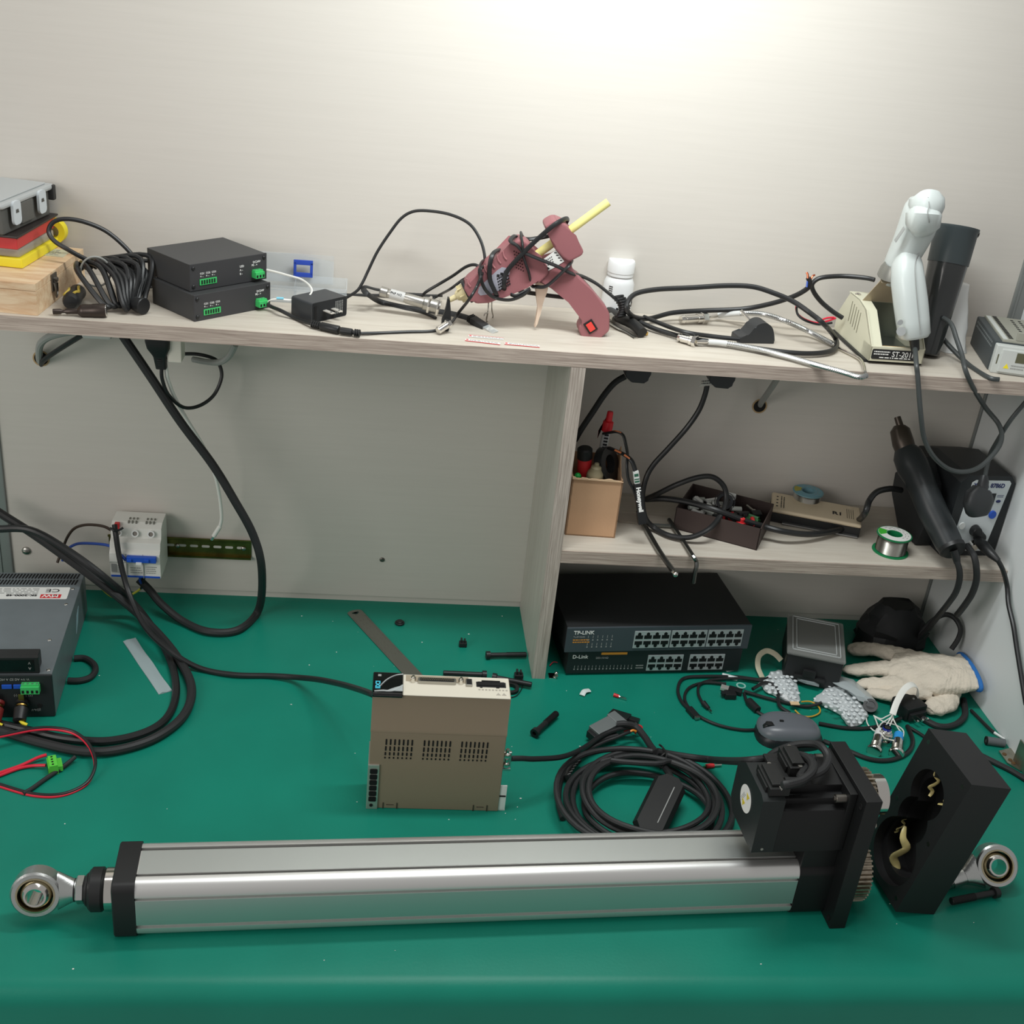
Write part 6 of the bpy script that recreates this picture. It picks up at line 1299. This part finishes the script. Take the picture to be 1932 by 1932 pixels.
bubble([(1533,1322),(1565,1290),(1580,1280),(1606,1310),(1630,1330),(1638,1350),(1622,1368),(1600,1370),(1585,1350)],.014,'longer bubble wrap piece with a bulged end lying beside the glove fingers',2)
g=G(); pts=[(1562,1283),(1585,1275),(1610,1282),(1640,1308),(1652,1322),(1646,1330),(1620,1322),(1598,1304),(1575,1292)]
R=[[at(x,y,.004) for x,y in pts],[at(x,y,.012) for x,y in pts],[at(1605+(x-1605)*.6,1302+(y-1302)*.5,.020) for x,y in pts]]; g.loft(R); o=g.build('film_bag',mat('bag_film',(196,206,208),.2,alpha=.8,bump=.6,bs=60),ang=20); tag(o,'crinkled clear film bag lying over the glove finger tips','film bag')
g=G(); pts=[(1500,1268),(1520,1272),(1546,1288),(1545,1296),(1520,1290),(1505,1284)]; R=[[at(x,y,.003) for x,y in pts],[at(x,y,.010) for x,y in pts],[at(1523+(x-1523)*.6,1282+(y-1282)*.5,.014) for x,y in pts]]; g.loft(R); o=g.build('film_bag',mat('bag_film2',(160,172,174),.2,alpha=.7,bump=.6,bs=60),ang=20); tag(o,'small crinkled film bag between the two bubble wrap pieces','film bag')
# push buttons and their wires
def pushbtn(px,py,tip,label,collar=None,band=None):
    a=at(*px,.006); b=at(*py,.010); T=along(a,b); Lh=(b-a).length; t=thing('push_button',label,'push button',(0,0,0),group='metal push buttons on white wires'); 
    g=G(); g.lathe([(.0098,-.002),(.0112,0),(.0112,.0018),(.0078,.0022),(.0078,Lh*.62),(.0068,Lh*.63),(.0068,Lh)],T,26)
    for k in range(6): g.ring(T@Matrix.Translation((0,0,.005+k*.002)),.0083,.0075,0,.0008,20)
    g.build('metal_barrel',CHR,t)
    g=G(); g.cyl(T@V((0,0,Lh*.7)),T@V((0,0,Lh)),.0072,n=20) ; g.build('rear_block',band or WHT,t)
    g=G()
    for dx in (-.003,.003): g.box((dx-.0009,-.0003,Lh),(dx+.0009,.0003,Lh+.006),T=T)
    g.build('solder_lugs',BRS,t); return t
pushbtn((1649,1417),(1661,1380),0,'left chrome push button lying with its cap towards the front')
pushbtn((1691,1422),(1696,1386),0,'right chrome push button with a sky blue rear block',band=SKY)
t=thing('push_button','chrome push button with two hex nuts standing on its cap behind the others','push button',at(1667,1397,.0),group='metal push buttons on white wires')
g=G(); g.lathe([(.0112,0),(.0112,.003),(.0078,.0034),(.0078,.018),(.006,.019),(.006,.024)],None,26); g.build('metal_barrel',CHR,t)
for z in (.006,.012): g=G(); g.cyl((0,0,z),(.0006,.0004,z+.0028),.0115,n=6,ch=.0006); g.build('hex_nut',CHR,t)
g=G(); g.ring(Matrix.Translation((0,0,.020)),.0063,.0045,0,.004,14); g.build('blue_collar',mat('deep_blue',(30,50,160),.4),t)
bk_=thing('rocker_switch_block','black multi-pole switch block with metal tabs under the white ribbon wires','switch',at(1712,1345,.002),fr((0,0,0),(.93,.35,0)))
g=G(); g.box((-.020,-.017,0),(.020,.020,.022),.003); g.box((-.016,-.022,.002),(.016,-.015,.014),.001); g.build('switch_body',BLK,bk_)
g=G()
for k in range(3): g.box((-.012+k*.010,-.030,.006),(-.010+k*.010,-.021,.0075),T=Matrix.Identity(4)); g.cyl((-.011+k*.010,-.030,.0068),(-.011+k*.010,-.0315,.010),.0018,n=8)
g.build('metal_tabs',CHR,bk_)
g=G(); g.ball((.009,.004,.022),.0022,(1,1,.4),n=6); g.build('rivet',mat('rivet_grey',(150,152,150),.3,.6),bk_)
t=thing('round_socket','small round black socket lying beside the bubble wrap end','socket',at(1640,1340,.0)); g=G(); T=along((0,0,.004),(-.2,-.35,.6)); g.cyl((0,0,.002),T@V((0,0,.010)),.0095,n=24); g.ring(T@Matrix.Translation((0,0,.008)),.0110,.0070,0,.003,26); g.build('socket_body',BLK,t)
g=G(); g.cyl(T@V((0,0,.009)),T@V((0,0,.0102)),.0066,n=20); g.build('socket_face',mat('face_grey',(58,60,62),.5),t)
wr=thing('white_ribbon_wires','white flat ribbon arching over the black switch and fanning out to the buttons','ribbon wires',(0,0,0))
base=zs((1729,1318,.020))+[at(1732,1305,.035),at(1728,1294,.046),at(1718,1292,.050),at(1705,1302,.046),at(1692,1325,.036),at(1684,1348,.024)]
g=G(); g.tube(base,.0050,n=10,sm=8,sx=.18,sy=1.); g.build('flat_ribbon',WHTC,wr)
ends=[[(1680,1356,.018),(1672,1368,.014),(1664,1380,.018)],[(1684,1356,.016),(1676,1375,.018),(1668,1384,.024)],[(1686,1358,.016),(1695,1375,.016),(1703,1385,.014),(1697,1389,.012)],[(1680,1354,.016),(1662,1366,.010),(1658,1378,.010)],[(1668,1362,.008),(1690,1368,.010),(1704,1378,.014),(1704,1390,.013)],[(1665,1388,.016),(1680,1396,.012),(1694,1396,.012),(1701,1390,.012)]]
for e_ in ends:
    g=G(); s0=[at(1684,1348,.024)] if e_[0][0]>1672 or e_[0][0]==1680 else [at(1650,1352,.008)]
    g.tube(s0+[at(*p) for p in e_],.0010,n=7,sm=5); g.build('single_wire',WHTC,wr)
g=G(); g.tube(zs((1648,1350,.008),(1662,1356,.010),(1672,1352,.014),(1684,1346,.020)),.0010,n=7); g.tube(zs((1634,1352,.004),(1637,1366,.003),(1648,1378,.006),(1657,1380,.010)),.0010,n=7); g.build('single_wire',WHTC,wr)
# usb cables in the middle
def plugend(p0,p1,w,m,label,nm='plug_body'):
    pass
uc=thing('usb_cable','black usb cable with a micro plug lying at the left of the cable heap','usb cable',(0,0,0))
g=G(); g.tube(zs((1470,1268,.004),(1440,1282,.005),(1390,1277,.004),(1330,1276,.004),(1290,1280,.003),(1279,1300,.003),(1285,1322,.003),(1300,1338,.003)),.0026,n=9,sm=7); g.build('cable_body',RUB,uc)
a,b=at(1299,1336,.004),at(1317,1356,.004); T=fr(a,b-a,z=(0,0,1)); g=G(); g.box((0,-.0052,-.0034),(.022,.0052,.0034),.001,T=T); g.build('plug_shell',BLK,uc)
g=G(); g.box((.021,-.0038,-.002),(.027,.0038,.002),.0004,T=T); g.build('metal_tip',STL,uc)
uc=thing('audio_cable','thin black cable with a pin plug curling inside the usb cable','cable',(0,0,0))
g=G(); g.tube(zs((1440,1285,.008),(1400,1280,.006),(1350,1282,.004),(1322,1290,.004),(1317,1305,.004),(1322,1320,.004),(1328,1328,.004)),.0022,n=9,sm=7); g.build('cable_body',RUB,uc)
a,b=at(1327,1326,.005),at(1343,1343,.004); g=G(); g.cyl(a,a+(b-a)*.62,.0044,.0030,n=14); g.build('plug_shell',BLK,uc); g=G(); g.cyl(a+(b-a)*.62,b,.0013,n=8); g.build('metal_tip',CHR,uc)
cable('mouse_side_cable',zs((1510,1405,.003),(1460,1378,.003),(1400,1377,.003),(1350,1366,.003),(1310,1345,.003),(1292,1320,.003),(1300,1298,.003),(1330,1288,.003),(1370,1290,.005)),.0023,RUB,'thin black cable circling from the mouse around the usb plugs')
uc=thing('usb_cable','black usb cable with a metal type-A plug and ferrite bead behind the mouse','usb cable',(0,0,0))
g=G(); g.tube(zs((1404,1304,.005),(1440,1315,.004),(1480,1325,.004),(1520,1333,.004),(1550,1326,.010)),.0025,n=9,sm=7); g.tube(zs((1404,1308,.004),(1412,1330,.003),(1432,1345,.003),(1455,1355,.003)),.0024,n=9,sm=7); g.build('cable_body',RUB,uc)
a,b=at(1360,1296,.004),at(1400,1306,.005); T=fr(a,b-a,z=(0,0,1)); Lh=(b-a).length; g=G(); g.box((.012,-.006,-.003),(Lh,.006,.004),.001,T=T); g.build('plug_shell',BLK,uc); g=G(); g.box((0,-.0055,-.002),(.013,.0055,.0022),.0003,T=T); g.build('metal_tip',mat('usb_white_metal',(214,212,205),.3,.6),uc)
a,b=at(1412,1322,.006),at(1430,1340,.006); g=G(); g.cyl(a,b,.0062,n=18,ch=.001); g.build('ferrite_bead',BLK,uc)
cable('heap_cable',zs((1545,1365,.003),(1600,1374,.003),(1650,1372,.003),(1700,1355,.006)),.0030,RUB,'black cable running behind the mouse towards the push buttons')
cable('heap_cable',zs((1553,1398,.003),(1590,1412,.003),(1640,1432,.003),(1680,1434,.003),(1712,1420,.003),(1722,1398,.003),(1712,1370,.003)),.0034,RUB,'black cable looping in front of the chrome push buttons')
cable('heap_cable',zs((1735,1352,.005),(1770,1370,.005),(1800,1368,.005),(1820,1350,.005),(1818,1320,.006)),.0048,RUBM,'thick dark cable curving below the glove cuff')
cable('heap_cable',zs((1715,1372,.004),(1732,1382,.003),(1756,1398,.003)),.0024,RUB,'thin black lead running towards the tilted gear cover')
cable('heap_cable',zs((1850,1425,.004),(1880,1440,.004),(1910,1455,.004),(1950,1480,.004)),.0042,RUBM,'black cable running out of the picture below the metal bracket')
cable('heap_cable',zs((1420,1300,.010),(1445,1288,.012),(1466,1300,.010),(1470,1330,.006),(1490,1345,.004)),.0028,RUB,'black cable bent under the first bubble wrap piece')
cable('yellow_wire_ring',zs((1512,1324,.006),(1530,1324,.005),(1545,1334,.004),(1546,1345,.003),(1530,1352,.003),(1512,1350,.003),(1500,1340,.004)),.0012,mat('ochre_wire',(205,160,55),.45),'small ring of ochre wire behind the mouse')
cable('cream_strap',zs((1438,1278,.004),(1430,1258,.010),(1432,1238,.022),(1446,1228,.028),(1462,1234,.026),(1474,1246,.020)),.0045,mat('cream_strap',(188,184,160),.6),'cream flat strap looping up beside the clear-lidded case',sx=.2,sy=1.)
g=G(); g.prism([(0,0),(.012,.004),(.016,.010),(.006,.011),(-.004,.006)],0,.003,Matrix.Translation(at(1372,1268,.001))); o=g.build('clear_clip',mat('clip_clear',(215,222,222),.25,alpha=.8)); tag(o,'clear faceted plastic clip lying in front of the switch stack','clip')
g=G(); g.cyl(at(1362,1274,.003),at(1392,1281,.003),.0042,.0034,n=10,ch=.0006); o=g.build('clear_clip',mat('clip_clear',(215,222,222),.25,alpha=.8)); tag(o,'long clear plastic clip just below the faceted one','clip')
g=G(); g.ring(Matrix.Translation(at(1398,1294,.010)),.0075,.0052,0,.0010,26); o=g.build('clear_washer',mat('washer_clear',(160,205,195),.25,alpha=.8)); tag(o,'thin clear washer ring lying on the usb plug','washer')
g=G(); T=Matrix.Translation(at(1376,1316,.0)); g.box((-.009,-.007,0),(.009,.007,.010),.002,T=T); g.box((-.014,-.004,.004),(-.008,.004,.010),.001,T=T); o=g.build('black_connector',BLK); tag(o,'small black connector housing lying just below the usb type-A plug','connector')
g=G(); g.box((-.006,-.004,0),(.008,.004,.002),.0005,T=Matrix.Translation(at(1498,1328,.010))); o=g.build('paper_scrap',mat('scrap_orange',(220,190,150),.7)); tag(o,'small pale orange scrap under the bubble wrap tip','scrap')
# bits on the mat in the middle
rl=thing('steel_ruler','steel ruler with a hanging hole lying on the mat, half behind the servo drive','ruler',(0,0,0))
a=at(666,1152,.0006); b=at(800,1296,.0006); T=fr(a,b-a,z=(0,0,1)); Lh=(b-a).length
g=G(); hwid=.0128; pol=[(0.006,-hwid),(Lh,-hwid),(Lh,hwid),(.006,hwid)]+[(.006-.006*math.sin(PI*k/6),hwid*math.cos(PI*k/6)) for k in range(1,6)]; g.prism(pol,0,.0008,T); bl=g.build('ruler_blade',mat('ruler_steel',(142,142,134),.38,.9),rl)
g=G(); g.prism(rr(.004,.012,.0018,3,.0085,0),.0008,.0010,T); g.prism(rr(.006,.006,.0018,3,.010,0),.0008,.0010,T); g.build('hang_hole',mat('hole_green_dark',(16,50,42),.7),bl)
g=G()
for k in range(60):
    x=.022+k*.0021
    if x<Lh-.004: l_=.006 if k%5 else .009; g.box((x,hwid-.001-l_*.4,.0008),(x+.0004,hwid-.0006,.00095),T=T); g.box((x,-hwid+.0006,.0008),(x+.0004,-hwid+.001+l_*.4,.00095),T=T)
for k in range(10): g.box((.03+k*.012,-.004,.0008),(.036+k*.012,-.003,.00095),T=T); g.box((.03+k*.012,.002,.0008),(.034+k*.012,.003,.00095),T=T)
g.build('scale_marks',mat('scale_dark',(90,88,82),.5),bl)
g=G(); g.cyl(at(754,1177,0),at(754,1177,0)+V((0,0,.004)),.0078,n=26,ch=.001); g.cyl(at(754,1177,0)+V((0,0,.003)),at(754,1177,0)+V((0,0,.006)),.0055,n=20,ch=.001); o=g.build('rubber_cap',BLK); tag(o,'small round black rubber cap on the mat right of the ruler','cap')
def lump(px,label,s=1.,seed=0):
    rn=random.Random(seed); c=at(*px,0); g=G(); g.box((c.x-.0062*s,c.y-.005*s,0),(c.x+.0062*s,c.y+.005*s,.008*s),.0015); g.box((c.x-.004*s,c.y-.003*s,.006*s),(c.x-.001*s,c.y+.005*s,.013*s),.0008);g.box((c.x+.0012*s,c.y-.003*s,.006*s),(c.x+.004*s,c.y+.005*s,.012*s),.0008); o=g.build('plastic_latch',BLK); tag(o,label,'plastic part')
lump((873,1219),'small black plastic latch piece standing alone on the mat behind the drive')
lump((978,1280),'small black plastic latch piece close to the foot of the divider',1.1,2)
cable('thin_wire_loop',zs((985,1280,.004),(986,1295,.002),(975,1312,.0015),(958,1317,.0015)),.0007,RUB,'hair-thin black wire loop right of the servo drive')
g=G(); g.ring(Matrix.Translation(at(963,1302,.0))@Matrix.Rotation(.1,4,'X'),.0125,.0075,0,.006,26); o=g.build('ferrite_ring',BLK2); tag(o,'black ring half hidden behind the right corner of the servo drive','ring')
t=thing('crimp_ferrule','red and silver crimp terminal lying alone on the mat near the switches','crimp terminal',(0,0,0)); a,b=at(1158,1311,.0025),at(1180,1318,.0025); g=G(); g.cyl(a,a+(b-a)*.45,.0030,.0026,n=12); g.build('red_sleeve',RED,t); g=G(); g.box((.010,-.0022,-.0004),(.021,-.0008,.0006),.0002,T=fr(a,b-a,z=(0,0,1))); g.box((.010,.0006,-.0004),(.019,.0020,.0006),.0002,T=fr(a,b-a,z=(0,0,1))); g.cyl(a+(b-a)*.4,a+(b-a)*.55,.0018,n=10); g.build('metal_fork',CHR,t)
t=thing('wire_ferrule','red-sleeved wire end with green and white insulation left of the motor','crimp terminal',(0,0,0)); p=zs((1308,1452,.002),(1322,1449,.002),(1332,1446,.0025),(1347,1444,.003),(1361,1443,.003))
g=G(); g.cyl(p[0],p[1],.0022,n=10); g.build('white_wire',WHTC,t); g=G(); g.cyl(p[1],p[2],.0014,n=10); g.build('green_wire',mat('wire_green',(30,120,60),.4),t); g=G(); g.cyl(p[2],p[3],.0034,n=12,ch=.0005); g.build('red_sleeve',RED,t); g=G(); g.cyl(p[3],p[4],.0018,n=10); g.build('metal_tip',CHR,t)
g=G(); a=at(1098,1312,.002); T=fr(a,at(1115,1298,.002)-a,z=(0,0,1)); g.tube([T@V((0,0,0)),T@V((.008,.001,.003)),T@V((.018,-.002,.001))],.0035,n=8,sx=.4,sy=1.2); o=g.build('tape_scrap',mat('tape_white',(214,222,220),.4)); tag(o,'curled scrap of white tape lying on the open mat','tape scrap')
g=G(); a=at(1037,1274,.001); g.box((a.x-.002,a.y-.008,0),(a.x+.010,a.y+.006,.0015),.0004); g.cyl(V((a.x+.006,a.y-.004,.001)),V((a.x+.010,a.y-.008,.006)),.002,n=8); g.ball((a.x+.010,a.y+.001,.004),.0032,n=8); o=g.build('metal_clip',CHR); tag(o,'tiny shiny metal clip at the foot of the shelf divider','clip')
cable('red_wire_scrap',zs((1037,1256,.002),(1044,1249,.004),(1052,1250,.003)),.0007,REDW,'tiny scrap of red wire beside the lower switch')
g=G(); a,b=at(1861,1397,.006),at(1896,1402,.006); g.cyl(a,b,.0062,n=20,ch=.0006); o=g.build('grey_sleeve',mat('sleeve_grey',(96,100,102),.6)); tag(o,'short grey sleeve lying beside the foot of the white side panel','sleeve')
g=G()
for k in range(6): q=2*PI*k/6; g.ring(along(a,a-(b-a)),.0066,.0035,-.0005,.0012,10); break
g.build('hollow_end',DKHOLE,o)
cable('pen_probe',zs((1832,1340,.004),(1850,1358,.004),(1868,1376,.004),(1876,1382,.004)),.0026,RUB,'thin black probe shaft lying along the side panel')
g=G(); g.cyl(at(1876,1382,.004),at(1905,1401,.003),.0022,.0012,n=10); o=g.build('white_probe_tip',WHT); tag(o,'white tapered tip beyond the black probe shaft at the side panel','probe')
t=thing('metal_bracket','triangular metal corner bracket with rusty screw holes at the right edge','bracket',(0,0,0))
a=at(1884,1418,.001); pol=[at(*p,.0012) for p in ((1884,1418),(1905,1413),(1950,1412),(1950,1452),(1925,1455),(1900,1440))]
g=G(); g.loft([pol,[p+V((0,0,.0018)) for p in pol]]); g.box((.672,-.205,.003),(.674,-.172,.040),.0005) ; mb=g.build('bracket_plate',mat('bracket_metal',(170,165,150),.35,.9,var=.2,vs=60),t)
g=G()
for p in ((1895,1423),(1906,1434),(1912,1440)): c=at(*p,.003); g.cyl(c,c+V((0,0,.0008)),.0032,n=12)
g.build('screw_holes',mat('rust_brown',(96,70,40),.7),mb)
# ================================================================ coil of motor cable
cl=thing('cable_coil','large coil of black motor cable tied with a black tie behind the actuator','cable coil',(0,0,0))
g=G(); rn=random.Random(4); cc0=V((.100,-.290,0)); pts=[]
turns=8
for i in range(turns*16+1):
    a=2*PI*i/16+2.2; k=i/16; r_=.087+.016*math.sin(k*2.3)+.004*math.sin(k*5+1); ox=.010*math.sin(k*1.7+.5); oy=.009*math.cos(k*1.3)-.004
    x=cc0.x+ox+(r_+.006)*math.cos(a); y=cc0.y+oy+r_*math.sin(a)*.98; z=.006+.0034*k+.002*math.sin(a*3+k); 
    pts.append(V((x,max(y,-.425),z)))
pts+=[at(1236,1441,.034),at(1262,1436,.032),at(1290,1446,.022)]
g.tube(pts,.0040,n=9,sm=3); g.build('coiled_cable',RUBM,cl)
P_=zs((1255,1425,.020)); 
g=G(); g.tube(zs((1062,1545,.004),(1054,1515,.004),(1056,1480,.006),(1068,1450,.008),(1085,1430,.010),(1110,1410,.010),(1140,1395,.012),(1165,1388,.012)),.0040,n=10,sm=8); g.build('outer_strand',RUBM,cl)
g=G(); g.tube(zs((1069,1468,.008),(1078,1448,.009),(1092,1434,.010)),.0048,n=12,sm=6); mk=g.build('marked_sleeve',mat('sleeve_dark_clear',(48,50,52),.2),cl)
g=G()
for k in range(6): p0=at(1071+k*3.6,1461-k*5.,.0135); g.cyl(p0,p0+V((.004,.002,0)),.0006,n=6)
g.build('sleeve_marks',PRG,mk)
g=G(); g.tube([at(1236,1440,.018),at(1243,1432,.024),at(1250,1425,.030),at(1256,1420,.034)],.0018,n=8); g.tube([at(1246,1450,.010),at(1251,1438,.026),at(1258,1424,.036),at(1250,1410,.036),at(1244,1405,.040)],.0014,n=8); g.build('cable_tie',BLK,cl)
# inline junction box inside the coil
jb=thing('inline_connector_box','black faceted inline box with a white line lying in the cable coil','connector box',(0,0,0))
a=at(1268,1472,.030); b=at(1225,1560,.022); T=fr(a,b-a,z=(0,-.15,1)); Lh=(b-a).length
g=G(); g.loft([[(x,y*s_,z) for y,z in ((-.017,-.008),(.017,-.008),(.022,.0),(.017,.008),(-.017,.008),(-.022,0))] for x,s_ in ((0,.5),(.010,1.),(Lh,1.),(Lh+.012,.5))],T=T); g.build('box_body',BLK,jb,ang=20)
g=G(); g.box((.018,.007,.0081),(Lh-.008,.0082,.0086),T=T); g.build('white_line',PRG,jb)
g=G(); g.tube([at(1255,1450,.026),at(1262,1460,.030),a],.0045,n=10); g.build('cable_entry',RUB,jb)
# cables from coil to drive, connectors, motor
cable('brake_cable',[DRM@V((.178,.008,.079)),aty(985,1431,-.288),aty(1010,1432,-.28),aty(1060,1428,-.255)]+zs((1098,1413,.026),(1135,1388,.020),(1162,1377,.020),(1185,1372,.020),(1200,1366,.022)),.0036,RUB,'shiny black cable running from the clamp of the servo drive to the grey connector')
t=thing('signal_connector','grey ribbed cable connector lying behind the coil','connector',(0,0,0)); a=at(1120,1388,.012); b=at(1170,1362,.014); T=fr(a,b-a,z=(0,-.1,1)); Lh=(b-a).length
g=G(); g.box((0,-.010,-.010),(Lh*.8,.012,.010),.0015,T=T); g.box((Lh*.25,-.013,-.006),(Lh*.75,.0,.006),.001,T=T); g.box((Lh*.7,-.013,-.010),(Lh,.014,.011),.0015,T=T); g.build('connector_shell',mat('connector_grey',(128,134,134),.4,.4),t)
g=G(); g.box((-.006,-.007,-.006),(.001,.009,.006),.001,T=T); g.box((Lh*.4,-.0140,-.003),(Lh*.6,-.012,.003),.0005,T=T); g.build('black_insert',BLK,t)
t=thing('power_connector_plug','black square connector housing with red wires lying behind the grey one','connector',(0,0,0)); a=at(1155,1355,.010); T=Matrix.Translation(a)@Matrix.Rotation(-.45,4,'Z')@Matrix.Rotation(-.35,4,'X')
g=G(); g.box((-.005,-.014,-.008),(.024,.016,.010),.0012,T=T); g.box((.018,-.004,-.006),(.038,.014,.008),.0012,T=T); g.build('housing',BLK,t)
g=G(); g.tube([T@V((.036,.004,.0)),T@V((.044,.0,.0)),T@V((.044,-.010,-.002)),T@V((.036,-.016,-.004))],.0018,n=8); g.tube([T@V((.034,.0,.0)),T@V((.040,-.006,.0)),T@V((.036,-.014,-.004)),T@V((.024,-.022,-.006))],.0018,n=8); g.build('red_wires',RED,t)
cable('encoder_cable',zs((1164,1367,.024),(1180,1366,.026),(1200,1372,.022),(1216,1390,.020),(1228,1408,.022),(1238,1420,.028)),.0048,RUBM,'thick black cable bending from the grey connector down to the coil')
cable('power_lead',zs((1088,1432,.014),(1110,1415,.014),(1140,1400,.016),(1162,1392,.018),(1180,1384,.020),(1190,1380,.020)),.0026,RUB,'thinner black lead above the coil ending in coloured cores')
g=G(); g.tube(zs((1186,1382,.020),(1194,1378,.022),(1200,1380,.020)),.0016,n=8); o=g.build('orange_core',mat('core_orange',(230,140,50),.4)); tag(o,'short orange and red core ends beside the coil top','wire end')
g=G(); g.tube(zs((1190,1372,.012),(1197,1377,.012),(1199,1384,.010)),.0014,n=8); g.build('red_core',RED,o)
enc=[A(.707,.010,zc+.010),A(.716,.008,zc+.011)]
cable('encoder_cable',zs((1240,1418,.030),(1270,1424,.024),(1310,1430,.024),(1350,1434,.030))+[aty(1400,1436,-.39),aty(1450,1431,-.40),aty(1490,1425,-.41),aty(1517,1427,-.425),aty(1533,1440,-.445),aty(1530,1458,-.465),aty(1510,1473,-.478),aty(1480,1481,-.484)]+[A(.725,.012,zc+.011),A(.704,.014,zc+.010)],.0050,RUBM,'upper black cable running from the coil and hooking into the encoder connector')
cable('motor_cable',[aty(1440,1440,-.385),aty(1462,1420,-.385),aty(1500,1406,-.39),aty(1535,1404,-.40),aty(1553,1412,-.415),aty(1562,1430,-.430),aty(1555,1450,-.450),aty(1535,1462,-.460),aty(1510,1466,-.460)]+[A(.752,.052,zc+.011),A(.737,.050,zc+.011)],.0048,RUBM,'second black cable hooking round behind the mouse into the motor connector')
# crumbs of swarf
rn=random.Random(33); g=G()
for k in range(75):
    x,y=(rn.uniform(560,1130),rn.uniform(1160,1560)) if k%3 else (rn.uniform(0,1932),rn.uniform(1180,1880)); c=at(x,y,0)
    if c.y>.18: continue
    s_=rn.uniform(.0003,.0009); g.ball((c.x,c.y,s_*.5),s_,(rn.uniform(.8,2),rn.uniform(.6,1.2),.6),n=4)
o=g.build('debris_crumbs',mat('crumb_white',(225,228,222),.6)); tag(o,'tiny pale crumbs and dust specks scattered over the green mat','debris',kind='stuff')
